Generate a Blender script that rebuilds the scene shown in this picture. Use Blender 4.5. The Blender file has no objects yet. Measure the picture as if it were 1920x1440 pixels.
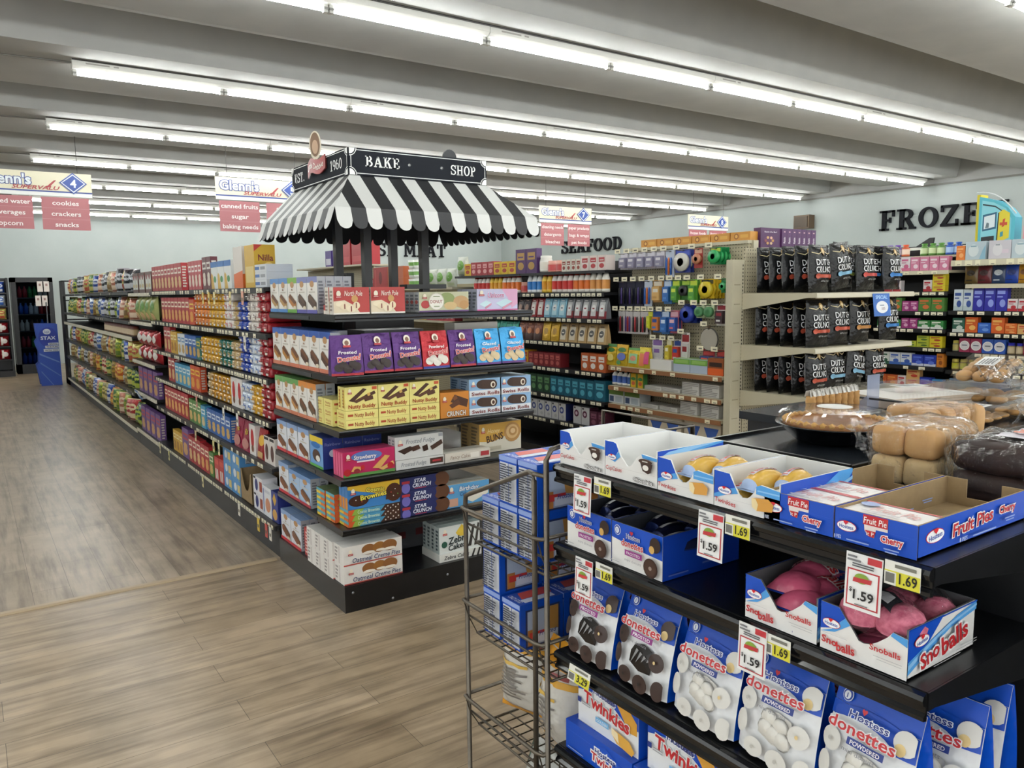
import bpy, math, random
from mathutils import Vector, Matrix
random.seed(7)
SC = bpy.context.scene
COL = SC.collection
PI = math.pi

# ---------------------------------------------------------------- camera
def set_camera():
    cam = bpy.data.cameras.new('camera'); o = bpy.data.objects.new('camera', cam); COL.objects.link(o)
    yaw, pit, rol = math.radians(34.69), math.radians(6.676), math.radians(-0.633)
    fw = Vector((math.sin(yaw)*math.cos(pit), math.cos(yaw)*math.cos(pit), -math.sin(pit)))
    rt = Vector((math.cos(yaw), -math.sin(yaw), 0)); up = rt.cross(fw)
    r2 = rt*math.cos(rol) + up*math.sin(rol); u2 = up*math.cos(rol) - rt*math.sin(rol)
    m = Matrix((r2, u2, -fw)).transposed().to_4x4(); m.translation = Vector((0, 0, 1.6))
    o.matrix_world = m
    cam.sensor_width = 36; cam.lens = 1469.44/1920*36; cam.clip_start = .05; cam.clip_end = 100
    SC.camera = o
set_camera()

# ---------------------------------------------------------------- light and exposure (the tubes themselves are built with their fixtures)
TUBE_STRENGTH = 47.0
FILL_GLOW = 1.7          # glow of the added, unseen windows behind and beside the viewer
w = bpy.data.worlds.new('world'); SC.world = w; w.use_nodes = True
w.node_tree.nodes['Background'].inputs[0].default_value = (.8, .85, .9, 1)
w.node_tree.nodes['Background'].inputs[1].default_value = .25
SC.view_settings.view_transform = 'Standard'
try: SC.view_settings.look = 'None'
except Exception: pass
SC.view_settings.exposure = 0.0; SC.view_settings.gamma = 1.0
try: SC.view_settings.use_curve_mapping = False
except Exception: pass
cy = SC.cycles
cy.use_denoising = True
cy.max_bounces = 6; cy.diffuse_bounces = 4; cy.glossy_bounces = 3; cy.transmission_bounces = 4; cy.transparent_max_bounces = 12
cy.sample_clamp_indirect = 6.0
cy.caustics_reflective = False; cy.caustics_refractive = False

# ---------------------------------------------------------------- materials
MATS = {}
def lin(h):
    h = h.lstrip('#')
    out = []
    for i in (0, 2, 4):
        c = int(h[i:i+2], 16)/255
        out.append(c/12.92 if c <= .04045 else ((c+.055)/1.055)**2.4)
    return (*out, 1)
def new_mat(name):
    m = bpy.data.materials.new(name); m.use_nodes = True
    nt = m.node_tree
    return m, nt, nt.nodes['Principled BSDF']
def link(nt, a, b): nt.links.new(a, b)
def M(key):
    """'#rrggbb' printed card, '#rrggbb|f' crinkled film, '|g' gloss plastic, '|m' metal, '|d' dull, '|t' metallic foil, or a named material."""
    if key in MATS: return MATS[key]
    hx, _, kind = key.partition('|')
    m, nt, b = new_mat('mat_' + (kind or 'card') + hx.lstrip('#'))
    b.inputs['Base Color'].default_value = lin(hx)
    b.inputs['Roughness'].default_value = {'': .42, 'f': .24, 'g': .22, 'm': .3, 'd': .75, 't': .3}[kind]
    b.inputs['Specular IOR Level'].default_value = {'d': .2, 'f': .35}.get(kind, .5)
    if kind in ('m', 't'): b.inputs['Metallic'].default_value = .85 if kind == 'm' else .45
    if kind in ('f', 't'):
        n = nt.nodes.new('ShaderNodeTexNoise'); n.inputs['Scale'].default_value = 26; n.inputs['Detail'].default_value = 2
        tc = nt.nodes.new('ShaderNodeTexCoord'); link(nt, tc.outputs['Object'], n.inputs['Vector'])
        bp = nt.nodes.new('ShaderNodeBump'); bp.inputs['Strength'].default_value = .55; bp.inputs['Distance'].default_value = .012
        link(nt, n.outputs['Fac'], bp.inputs['Height']); link(nt, bp.outputs['Normal'], b.inputs['Normal'])
    MATS[key] = m
    return m

def clear_mat(name, gloss, rough, bump, scale, tint=(1, 1, 1, 1)):
    m = bpy.data.materials.new(name); m.use_nodes = True; nt = m.node_tree; nt.nodes.clear()
    out = nt.nodes.new('ShaderNodeOutputMaterial'); mix = nt.nodes.new('ShaderNodeMixShader')
    tr = nt.nodes.new('ShaderNodeBsdfTransparent'); tr.inputs[0].default_value = tint
    gl = nt.nodes.new('ShaderNodeBsdfGlossy'); gl.inputs['Roughness'].default_value = rough
    lw = nt.nodes.new('ShaderNodeLayerWeight'); lw.inputs[0].default_value = gloss
    if bump:
        n = nt.nodes.new('ShaderNodeTexNoise'); n.inputs['Scale'].default_value = scale; n.inputs['Detail'].default_value = 3
        tc = nt.nodes.new('ShaderNodeTexCoord'); link(nt, tc.outputs['Object'], n.inputs['Vector'])
        bp = nt.nodes.new('ShaderNodeBump'); bp.inputs['Strength'].default_value = bump; bp.inputs['Distance'].default_value = .02
        link(nt, n.outputs['Fac'], bp.inputs['Height'])
        link(nt, bp.outputs['Normal'], gl.inputs['Normal']); link(nt, bp.outputs['Normal'], lw.inputs['Normal'])
    pw_ = nt.nodes.new('ShaderNodeMath'); pw_.operation = 'POWER'; pw_.inputs[1].default_value = 2.2 if bump else 1.3
    link(nt, lw.outputs['Facing'], pw_.inputs[0]); link(nt, pw_.outputs[0], mix.inputs[0]); link(nt, tr.outputs[0], mix.inputs[1]); link(nt, gl.outputs[0], mix.inputs[2])
    link(nt, mix.outputs[0], out.inputs[0])
    MATS[name] = m
clear_mat('clear_film', .3, .08, .7, 26)
clear_mat('clear_plastic', .12, .08, 0, 1)
clear_mat('clear_sleeve', .3, .1, .5, 30)
def acrylic():
    m, nt, b = new_mat('acrylic'); b.inputs['Base Color'].default_value = lin('#a9b2cc'); b.inputs['Roughness'].default_value = .12; b.inputs['Alpha'].default_value = .45
    MATS['acrylic'] = m
acrylic()
clear_mat('door_glass', .25, .04, 0, 1, (.5, .55, .6, 1))

def emit_mat():
    m = bpy.data.materials.new('tube_glow'); m.use_nodes = True; nt = m.node_tree
    b = nt.nodes['Principled BSDF']; b.inputs['Base Color'].default_value = (1, 1, 1, 1)
    b.inputs['Emission Color'].default_value = (.97, 1, .98, 1); b.inputs['Emission Strength'].default_value = TUBE_STRENGTH
    MATS['tube_glow'] = m
    m = m.copy(); m.name = 'fill_pane'; b = m.node_tree.nodes['Principled BSDF']  # glowing pane of the added windows, fill for the shelf fronts
    b.inputs['Emission Color'].default_value = (.94, .98, 1, 1); b.inputs['Emission Strength'].default_value = FILL_GLOW
    MATS['fill_pane'] = m
emit_mat()

def mottled(name, c1, c2, scale, rough, bump=0, stretch=(1, 1, 1), metal=0):
    m, nt, b = new_mat(name)
    tc = nt.nodes.new('ShaderNodeTexCoord'); mp = nt.nodes.new('ShaderNodeMapping'); mp.inputs['Scale'].default_value = stretch
    n = nt.nodes.new('ShaderNodeTexNoise'); n.inputs['Scale'].default_value = scale; n.inputs['Detail'].default_value = 5
    r = nt.nodes.new('ShaderNodeValToRGB'); r.color_ramp.elements[0].color = lin(c1); r.color_ramp.elements[1].color = lin(c2)
    r.color_ramp.elements[0].position = .3; r.color_ramp.elements[1].position = .7
    link(nt, tc.outputs['Object'], mp.inputs[0]); link(nt, mp.outputs[0], n.inputs['Vector']); link(nt, n.outputs['Fac'], r.inputs[0])
    link(nt, r.outputs[0], b.inputs['Base Color']); b.inputs['Roughness'].default_value = rough; b.inputs['Metallic'].default_value = metal
    if bump:
        bp = nt.nodes.new('ShaderNodeBump'); bp.inputs['Strength'].default_value = bump; bp.inputs['Distance'].default_value = .004
        link(nt, n.outputs['Fac'], bp.inputs['Height']); link(nt, bp.outputs['Normal'], b.inputs['Normal'])
    MATS[name] = m
mottled('ceiling_paint', '#a6a7a5', '#aeafac', 3, .8)
mottled('wall_paint', '#a6aeac', '#adb4b2', 1.5, .6)
mottled('black_metal', '#0d0e10', '#141518', 14, .28)
mottled('black_gloss', '#0b0c0e', '#0f1012', 14, .14)
mottled('black_satin', '#101114', '#17181b', 20, .42)
mottled('table_black', '#1b1f25', '#22272d', 5, .2)
mottled('beige_metal', '#b9b29a', '#bfb8a0', 8, .42)
mottled('wire_metal', '#5d564d', '#6a6359', 30, .38, metal=.7)
mottled('board_brown', '#8a7454', '#967f5d', 40, .8)
mottled('bun_crust', '#a97c4c', '#c29a66', 14, .6, .3)
mottled('bun_side', '#bfa274', '#ccb287', 24, .8, .4)
mottled('dark_bread', '#1c100d', '#2e1b15', 18, .6, .5)
clear_mat('crinkled_film', .36, .06, 1.0, 38)
mottled('sponge', '#d9a548', '#e8bd68', 30, .7)
mottled('choc', '#2d1a12', '#3b2419', 30, .4)
mottled('pie_top', '#7a4f28', '#a06c38', 16, .5, .2)
mottled('pink_coconut', '#b0506a', '#d98094', 70, .85, .8)
mottled('cookie', '#a87a45', '#c79a5f', 40, .75, .5)

def pegboard(name, c, pitch):
    m, nt, b = new_mat(name)
    tc = nt.nodes.new('ShaderNodeTexCoord'); mp = nt.nodes.new('ShaderNodeMapping'); mp.inputs['Scale'].default_value = (1/pitch,)*3
    link(nt, tc.outputs['Object'], mp.inputs[0])
    fr = nt.nodes.new('ShaderNodeVectorMath'); fr.operation = 'FRACTION'; link(nt, mp.outputs[0], fr.inputs[0])
    sb = nt.nodes.new('ShaderNodeVectorMath'); sb.operation = 'SUBTRACT'; sb.inputs[1].default_value = (.5, .5, .5); link(nt, fr.outputs[0], sb.inputs[0])
    sx = nt.nodes.new('ShaderNodeSeparateXYZ'); link(nt, sb.outputs[0], sx.inputs[0])
    g = nt.nodes.new('ShaderNodeNewGeometry'); ab = nt.nodes.new('ShaderNodeVectorMath'); ab.operation = 'ABSOLUTE'; link(nt, g.outputs['Normal'], ab.inputs[0])
    sn = nt.nodes.new('ShaderNodeSeparateXYZ'); link(nt, ab.outputs[0], sn.inputs[0])
    # horizontal coordinate: x on faces that look along y, y on faces that look along x
    mx = nt.nodes.new('ShaderNodeMix'); mx.data_type = 'FLOAT'
    link(nt, sn.outputs[0], mx.inputs[0]); link(nt, sx.outputs[0], mx.inputs[2]); link(nt, sx.outputs[1], mx.inputs[3])
    cb = nt.nodes.new('ShaderNodeCombineXYZ'); link(nt, mx.outputs[0], cb.inputs[0]); link(nt, sx.outputs[2], cb.inputs[1])
    ln = nt.nodes.new('ShaderNodeVectorMath'); ln.operation = 'LENGTH'; link(nt, cb.outputs[0], ln.inputs[0])
    lt = nt.nodes.new('ShaderNodeMath'); lt.operation = 'LESS_THAN'; lt.inputs[1].default_value = .16; link(nt, ln.outputs['Value'], lt.inputs[0])
    mc = nt.nodes.new('ShaderNodeMix'); mc.data_type = 'RGBA'; mc.inputs[6].default_value = lin(c); mc.inputs[7].default_value = (.02, .018, .015, 1)
    link(nt, lt.outputs[0], mc.inputs[0]); link(nt, mc.outputs[2], b.inputs['Base Color']); b.inputs['Roughness'].default_value = .55
    MATS[name] = m
pegboard('pegboard_beige', '#b0a78d', .0254)
pegboard('pegboard_dark', '#3b3934', .0254)

def planks(name, ang, c1, c2, dark):
    m, nt, b = new_mat(name)
    tc = nt.nodes.new('ShaderNodeTexCoord'); mp = nt.nodes.new('ShaderNodeMapping'); mp.inputs['Rotation'].default_value = (0, 0, ang)
    link(nt, tc.outputs['Object'], mp.inputs[0])
    br = nt.nodes.new('ShaderNodeTexBrick'); br.offset = .37; br.offset_frequency = 2
    br.inputs['Color1'].default_value = lin(c1); br.inputs['Color2'].default_value = lin(c2); br.inputs['Mortar'].default_value = lin(dark)
    br.inputs['Scale'].default_value = 1; br.inputs['Mortar Size'].default_value = .0012; br.inputs['Mortar Smooth'].default_value = .3
    br.inputs['Brick Width'].default_value = 1.22; br.inputs['Row Height'].default_value = .18
    link(nt, mp.outputs[0], br.inputs['Vector'])
    ms = nt.nodes.new('ShaderNodeMapping'); ms.inputs['Scale'].default_value = (1.1, 13, 1); link(nt, mp.outputs[0], ms.inputs[0])
    n = nt.nodes.new('ShaderNodeTexNoise'); n.inputs['Scale'].default_value = 1.3; n.inputs['Detail'].default_value = 6; n.inputs['Roughness'].default_value = .62
    link(nt, ms.outputs[0], n.inputs['Vector'])
    r = nt.nodes.new('ShaderNodeValToRGB'); r.color_ramp.elements[0].color = (.5, .48, .46, 1); r.color_ramp.elements[1].color = (1.06, 1.05, 1.04, 1)
    r.color_ramp.elements[0].position = .32; r.color_ramp.elements[1].position = .56
    link(nt, n.outputs['Fac'], r.inputs[0])
    n2 = nt.nodes.new('ShaderNodeTexNoise'); n2.inputs['Scale'].default_value = 5; n2.inputs['Detail'].default_value = 4; link(nt, mp.outputs[0], n2.inputs['Vector'])
    r2 = nt.nodes.new('ShaderNodeValToRGB'); r2.color_ramp.elements[0].color = (.78, .77, .75, 1); r2.color_ramp.elements[1].color = (1.12, 1.12, 1.12, 1)
    r2.color_ramp.elements[0].position = .3; r2.color_ramp.elements[1].position = .7
    link(nt, n2.outputs['Fac'], r2.inputs[0])
    a = nt.nodes.new('ShaderNodeMix'); a.data_type = 'RGBA'; a.blend_type = 'MULTIPLY'; a.inputs[0].default_value = 1
    link(nt, br.outputs['Color'], a.inputs[6]); link(nt, r.outputs[0], a.inputs[7])
    a2 = nt.nodes.new('ShaderNodeMix'); a2.data_type = 'RGBA'; a2.blend_type = 'MULTIPLY'; a2.inputs[0].default_value = 1
    link(nt, a.outputs[2], a2.inputs[6]); link(nt, r2.outputs[0], a2.inputs[7])
    link(nt, a2.outputs[2], b.inputs['Base Color'])
    b.inputs['Roughness'].default_value = .3; b.inputs['Specular IOR Level'].default_value = .45
    bp = nt.nodes.new('ShaderNodeBump'); bp.inputs['Strength'].default_value = .25; bp.inputs['Distance'].default_value = .003
    link(nt, n.outputs['Fac'], bp.inputs['Height']); link(nt, bp.outputs['Normal'], b.inputs['Normal'])
    MATS[name] = m
planks('floor_aisle', PI/2, '#aa9b88', '#9c8d7a', '#564d43')
planks('floor_lobby', 0, '#ad9a82', '#9c8970', '#55493c')

# ---------------------------------------------------------------- mesh builder
WORLD = {}
class MB:
    def __init__(s): s.v = []; s.f = []; s.mi = []; s.mats = []; s.sm = []
    def c(s, key):
        if key not in s.mats: s.mats.append(key)
        return s.mats.index(key)
    def pts(s, ps):
        n = len(s.v); s.v.extend([tuple(p) for p in ps]); return n
    def face(s, ps, c, smooth=False):
        n = s.pts(ps); s.f.append(tuple(range(n, n+len(ps)))); s.mi.append(s.c(c)); s.sm.append(smooth)
    def faces(s, vs, fs, c, smooth=False):
        n = s.pts(vs); k = s.c(c)
        for f in fs: s.f.append(tuple(n+i for i in f)); s.mi.append(k); s.sm.append(smooth)
    def box(s, x0, x1, y0, y1, z0, z1, c, **side):
        P = [(x0,y0,z0),(x1,y0,z0),(x1,y1,z0),(x0,y1,z0),(x0,y0,z1),(x1,y0,z1),(x1,y1,z1),(x0,y1,z1)]
        n = s.pts(P)
        for nm, q in (('b',(0,3,2,1)),('t',(4,5,6,7)),('f',(0,1,5,4)),('r',(1,2,6,5)),('k',(2,3,7,6)),('l',(3,0,4,7))):
            s.f.append(tuple(n+i for i in q)); s.mi.append(s.c(side.get(nm, c))); s.sm.append(False)
    def prism(s, poly, axis, a0, a1, c, smooth=False, capc=None):
        """extrude a 2-D polygon along an axis; poly in the two other axes in order (x: y,z) (y: x,z) (z: x,y)"""
        def P(p, a): return {'x': (a, p[0], p[1]), 'y': (p[0], a, p[1]), 'z': (p[0], p[1], a)}[axis]
        n = len(poly); b = s.pts([P(p, a0) for p in poly] + [P(p, a1) for p in poly])
        k = s.c(c); kc = s.c(capc or c)
        for i in range(n):
            j = (i+1) % n; s.f.append((b+i, b+j, b+n+j, b+n+i)); s.mi.append(k); s.sm.append(smooth)
        s.f.append(tuple(b+i for i in range(n))[::-1]); s.mi.append(kc); s.sm.append(False)
        s.f.append(tuple(b+n+i for i in range(n))); s.mi.append(kc); s.sm.append(False)
    def lathe(s, prof, n, c, o=(0, 0, 0), axis='z', smooth=True, sx=1, sy=1):
        """prof: [(r, h)]"""
        rings = []
        for r, h in prof:
            ring = []
            for i in range(n):
                a = 2*PI*i/n; p = (r*math.cos(a)*sx, r*math.sin(a)*sy, h)
                if axis == 'x': p = (p[2], p[0], p[1])
                if axis == 'y': p = (p[0], p[2], p[1])
                ring.append((o[0]+p[0], o[1]+p[1], o[2]+p[2]))
            rings.append(ring)
        b = s.pts([p for r in rings for p in r]); k = s.c(c)
        for j in range(len(prof)-1):
            for i in range(n):
                i2 = (i+1) % n
                s.f.append((b+j*n+i, b+j*n+i2, b+(j+1)*n+i2, b+(j+1)*n+i)); s.mi.append(k); s.sm.append(smooth)
        for j in (0, len(prof)-1):
            if prof[j][0] > 1e-5: s.f.append(tuple(b+j*n+i for i in range(n))); s.mi.append(k); s.sm.append(False)
    def tube(s, path, r, c, n=8, closed=False):
        path = [Vector(p) for p in path]; rings = []; up = Vector((0, 0, 1)); N = len(path)
        for i, p in enumerate(path):
            if closed: d = (path[(i+1) % N]-path[i-1])
            else: d = (path[min(i+1, N-1)]-path[max(i-1, 0)])
            d.normalize(); a = d.cross(up)
            if a.length < .05: a = d.cross(Vector((0, 1, 0)))
            a.normalize(); b2 = d.cross(a)
            rings.append([p + a*math.cos(2*PI*k/n)*r + b2*math.sin(2*PI*k/n)*r for k in range(n)])
        b = s.pts([p for rg in rings for p in rg]); k = s.c(c)
        for j in range(N if closed else N-1):
            j2 = (j+1) % N
            for i in range(n):
                i2 = (i+1) % n; s.f.append((b+j*n+i, b+j*n+i2, b+j2*n+i2, b+j2*n+i)); s.mi.append(k); s.sm.append(True)
        if not closed:
            for j in (0, N-1): s.f.append(tuple(b+j*n+i for i in range(n))); s.mi.append(k); s.sm.append(False)
    def grid(s, fn, nu, nv, c, smooth=True):
        b = s.pts([fn(i/nu, j/nv) for j in range(nv+1) for i in range(nu+1)]); k = s.c(c)
        for j in range(nv):
            for i in range(nu):
                q = b+j*(nu+1)+i; s.f.append((q, q+1, q+nu+2, q+nu+1)); s.mi.append(k); s.sm.append(smooth)
    def mesh(s, name, o=(0, 0, 0)):
        me = bpy.data.meshes.new(name)
        me.from_pydata([(p[0]-o[0], p[1]-o[1], p[2]-o[2]) for p in s.v], [], s.f)
        for k in s.mats: me.materials.append(M(k))
        me.polygons.foreach_set('material_index', s.mi); me.polygons.foreach_set('use_smooth', s.sm)
        me.update()
        return me
    def build(s, name, parent=None, o=None, bevel=0):
        org = Vector(o) if o is not None else (WORLD[parent.name] if parent is not None else Vector((0, 0, 0)))
        ob = bpy.data.objects.new(name, s.mesh(name, org)); COL.objects.link(ob)
        if parent is not None:
            ob.parent = parent; ob.location = org - WORLD[parent.name]
        else: ob.location = org
        WORLD[ob.name] = org
        if bevel:
            md = ob.modifiers.new('edge', 'BEVEL'); md.width = bevel; md.segments = 2; md.limit_method = 'ANGLE'
        return ob

def tag(o, label, cat, group=None):
    o['label'] = label; o['category'] = cat
    if group: o['group'] = group
    return o
def thing(name, label, cat, loc, group=None):
    o = bpy.data.objects.new(name, None); COL.objects.link(o); o.location = loc; o.empty_display_size = .1
    WORLD[o.name] = Vector(loc)
    return tag(o, label, cat, group)
def struct(name, mb):
    o = mb.build(name); o['kind'] = 'structure'; return o

# ---------------------------------------------------------------- printed matter: flat shapes and lettering laid on a surface
TXT = {}
def text_geo(s, off=.012, shear=0.0, space=1.0):
    k = (s, off, shear, space)
    if k in TXT: return TXT[k]
    cu = bpy.data.curves.new('t', 'FONT'); cu.body = s; cu.size = 1; cu.offset = off; cu.resolution_u = 2; cu.shear = shear; cu.space_character = space
    ob = bpy.data.objects.new('t', cu); COL.objects.link(ob)
    dg = bpy.context.evaluated_depsgraph_get(); dg.update()
    me = bpy.data.meshes.new_from_object(ob.evaluated_get(dg))
    vs = [(v.co.x, v.co.y) for v in me.vertices]; fs = [tuple(p.vertices) for p in me.polygons]
    bpy.data.objects.remove(ob); bpy.data.curves.remove(cu); bpy.data.meshes.remove(me)
    if not vs: vs = [(0, 0)]
    x0 = min(v[0] for v in vs); x1 = max(v[0] for v in vs)
    TXT[k] = ([(v[0]-(x0+x1)/2, v[1]) for v in vs], fs, x1-x0)
    return TXT[k]
def flat(o, u, v, n):
    o, u, v, n = Vector(o), Vector(u), Vector(v), Vector(n)
    return lambda a, b, h: o + u*a + v*b + n*h
def art(mb, mp, W, H, ops, curved=False, e=.0005, e0=.0005):
    """ops in fractions of the W x H panel: r rect, e ellipse, c circle (radius in H), p polygon, t text"""
    h = e0
    for op in ops:
        k = op[0]
        if k == 'r':
            _, x0, y0, x1, y1, c = op
            nx, ny = (max(1, round((x1-x0)*14)), max(1, round((y1-y0)*14))) if curved else (1, 1)
            mb.grid(lambda i, j: mp((x0+(x1-x0)*i)*W, (y0+(y1-y0)*j)*H, h), nx, ny, c, curved)
        elif k in 'ec':
            if k == 'e': _, cx, cy_, rx, ry, c = op; rx *= W; ry *= H
            else: _, cx, cy_, r, c = op; rx = ry = r*H
            n = 18; rings = (0, .25, .5, .75, 1) if curved else (1,)
            vs = []; fs = []
            for q in rings:
                for i in range(n):
                    a = 2*PI*i/n; vs.append(mp(cx*W+rx*q*math.cos(a), cy_*H+ry*q*math.sin(a), h))
            for j in range(len(rings)-1):
                for i in range(n): fs.append((j*n+i, j*n+(i+1) % n, (j+1)*n+(i+1) % n, (j+1)*n+i))
            if not curved: fs = [tuple(range(n))]
            mb.faces(vs, fs, c, curved)
        elif k == 'p':
            mb.face([mp(x*W, y*H, h) for x, y in op[1]], op[2])
        elif k == 't':
            _, s, cx, cy_, th, c = op[:6]; o = op[6] if len(op) > 6 else {}
            base = o.get('b', .014)*.55; sh = o.get('i', 0); rot = math.radians(o.get('rot', 0)); ca, sa = math.cos(rot), math.sin(rot)
            for off, col in ([(base+o.get('ow', .05), o['o'])] if 'o' in o else []) + [(base, c)]:
                vs, fs, w0 = text_geo(s, off, sh, o.get('sp', 1.0)); w0 = text_geo(s, base, sh, o.get('sp', 1.0))[2]
                sy = th*H/.73; sx = o['w']*W/max(w0, .01) if 'w' in o else sy
                arc = o.get('arc', 0)
                def q(v):
                    a, b = v[0]*sx, (v[1]-.36)*sy
                    b += arc*H*(1-(2*v[0]/max(w0, .01))**2)
                    return mp(cx*W+a*ca-b*sa, cy_*H+a*sa+b*ca, h)
                mb.faces([q(v) for v in vs], fs, col)
                h += e
        h += e
def heart(cx, cy_, r, asp, c):
    pts = []
    for i in range(20):
        t = 2*PI*i/20
        pts.append((cx + r*asp*.06*16*math.sin(t)**3, cy_ + r*.06*(13*math.cos(t)-5*math.cos(2*t)-2*math.cos(3*t)-math.cos(4*t))))
    return ('p', pts, c)
# ---------------------------------------------------------------- slab lettering (signs and wall letters)
def arcq(cx, cy_, rx, ry, tx, ty, a0, a1, n=14):
    out = []
    for i in range(n):
        a, b = math.radians(a0+(a1-a0)*i/n), math.radians(a0+(a1-a0)*(i+1)/n)
        P = lambda t, k: (cx+(rx-tx*k)*math.cos(t), cy_+(ry-ty*k)*math.sin(t))
        out.append([P(a, 0), P(b, 0), P(b, 1), P(a, 1)])
    return out
def rq(x0, y0, x1, y1): return [(x0, y0), (x1, y0), (x1, y1), (x0, y1)]
STEM = [rq(.12, 0, .31, 1), rq(0, 0, .43, .1), rq(0, .9, .4, 1)]
BOWL = arcq(.4, .735, .32, .265, .17, .1, -90, 90) + [rq(.31, .9, .42, 1), rq(.31, .47, .42, .57)]
SLAB = {
 'F': (.72, STEM + [rq(.3, .9, .7, 1), rq(.6, .68, .7, 1), rq(.31, .46, .52, .56), rq(.46, .38, .54, .64)]),
 'E': (.78, STEM + [rq(0, 0, .74, .1), rq(.64, 0, .74, .32), rq(.3, .9, .7, 1), rq(.6, .68, .7, 1), rq(.31, .46, .52, .56), rq(.46, .38, .54, .64)]),
 'R': (.88, STEM + BOWL + [[(.36, .52), (.55, .52), (.8, .08), (.6, .08)], rq(.58, 0, .88, .1)]),
 'P': (.74, STEM + BOWL),
 'B': (.8, STEM + arcq(.4, .755, .29, .245, .17, .1, -90, 90) + arcq(.4, .275, .37, .275, .18, .1, -90, 90) + [rq(.31, .9, .41, 1), rq(.31, 0, .41, .1), rq(.31, .47, .41, .57)]),
 'O': (.86, arcq(.43, .5, .43, .5, .19, .11, 0, 360, 28)),
 '0': (.62, arcq(.31, .5, .31, .5, .15, .1, 0, 360, 24)),
 'Z': (.76, [rq(0, .88, .72, 1), rq(0, .68, .1, 1), rq(0, 0, .74, .12), rq(.64, 0, .74, .32), [(.5, .9), (.72, .9), (.24, .1), (.02, .1)]]),
 'N': (.94, [rq(.1, 0, .23, 1), rq(.69, 0, .82, 1), [(.1, 1), (.33, 1), (.82, 0), (.6, 0)], rq(0, 0, .35, .1), rq(0, .9, .3, 1), rq(.57, .9, .94, 1)]),
 'S': (.76, arcq(.37, .735, .35, .265, .17, .11, 15, 270) + arcq(.37, .265, .38, .265, .17, .11, -165, 90) + [rq(.62, .64, .72, .98), rq(.02, .02, .11, .36)]),
 'A': (.92, [[(.07, .08), (.2, .08), (.5, .97), (.36, 1)], [(.34, 1), (.54, 1), (.83, .08), (.61, .08)], rq(.22, .29, .68, .39), rq(0, 0, .3, .1), rq(.52, 0, .92, .1)]),
 'D': (.86, STEM + arcq(.36, .5, .5, .5, .2, .1, -90, 90, 18)),
 'H': (.92, [rq(.1, 0, .28, 1), rq(.63, 0, .81, 1), rq(.28, .45, .63, .56), rq(0, 0, .38, .1), rq(0, .9, .38, 1), rq(.53, 0, .91, .1), rq(.53, .9, .91, 1)]),
 'M': (1.12, [rq(.1, 0, .22, 1), rq(.84, 0, 1.02, 1), [(.12, 1), (.34, 1), (.61, .18), (.49, .18)], [(.8, 1), (.98, 1), (.6, .18), (.5, .18)], rq(0, 0, .33, .1), rq(0, .9, .3, 1), rq(.74, 0, 1.12, .1), rq(.86, .9, 1.12, 1)]),
 'T': (.82, [rq(.31, 0, .5, 1), rq(0, .9, .8, 1), rq(0, .66, .1, 1), rq(.7, .66, .8, 1), rq(.18, 0, .63, .1)]),
 'K': (.9, STEM + [[(.31, .38), (.31, .56), (.62, .92), (.78, .92)], [(.38, .56), (.54, .66), (.84, .08), (.62, .08)], rq(.52, .9, .86, 1), rq(.56, 0, .9, .1)]),
 '1': (.5, [rq(.17, 0, .34, 1), rq(.04, 0, .47, .1), [(.17, 1), (.17, .84), (.03, .76), (.03, .86)]]),
 '9': (.64, arcq(.32, .68, .32, .32, .15, .1, 0, 360, 22) + arcq(.22, .52, .42, .52, .15, .12, -75, 10, 8)),
 '6': (.64, arcq(.32, .32, .32, .32, .15, .1, 0, 360, 22) + arcq(.42, .48, .42, .52, .15, .12, 105, 190, 8)),
 '.': (.26, [rq(.04, 0, .22, .17)]), ' ': (.4, []),
}
def slab_width(s, sp=.1): return sum(SLAB[c][0] for c in s) + sp*(len(s)-1)
def slab_text(mb, s, mp, h, c, depth=0, sp=.1, wid=None):
    x = 0; k = (wid/(slab_width(s, sp)*h)) if wid else 1
    for ch in s:
        w, polys = SLAB[ch]
        for p in polys:
            q = [((x+a)*h*k, b*h) for a, b in p]
            mb.face([mp(a, b, depth) for a, b in q], c)
            if depth:
                for i in range(len(q)):
                    a, b = q[i], q[(i+1) % len(q)]
                    mb.face([mp(*a, 0), mp(*b, 0), mp(*b, depth), mp(*a, depth)], c)
        x += w + sp

# ---------------------------------------------------------------- room shell
XL, XR, YF, YB = -4.0, 14.75, -3.2, 21.85
CZ = 3.56
mb = MB(); mb.box(XL, XR, 4.66, 16.1, -.1, 0, 'floor_aisle'); struct('floor', mb)
mb = MB(); mb.box(XL, XR, YF, 4.60, -.1, 0, 'floor_lobby'); mb.box(XL, XR, 16.1, YB, -.1, 0, 'floor_lobby'); struct('floor.001', mb)
mb = MB(); mb.prism([(4.60, -.05), (4.66, -.05), (4.66, .002), (4.645, .009), (4.615, .009), (4.60, .002)], 'x', XL, 1.44, '#b09c80'); struct('trim_1', mb)
mb = MB(); mb.box(XL, XR, 4.60, 4.66, -.1, 0, 'floor_lobby'); struct('floor.002', mb)
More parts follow.
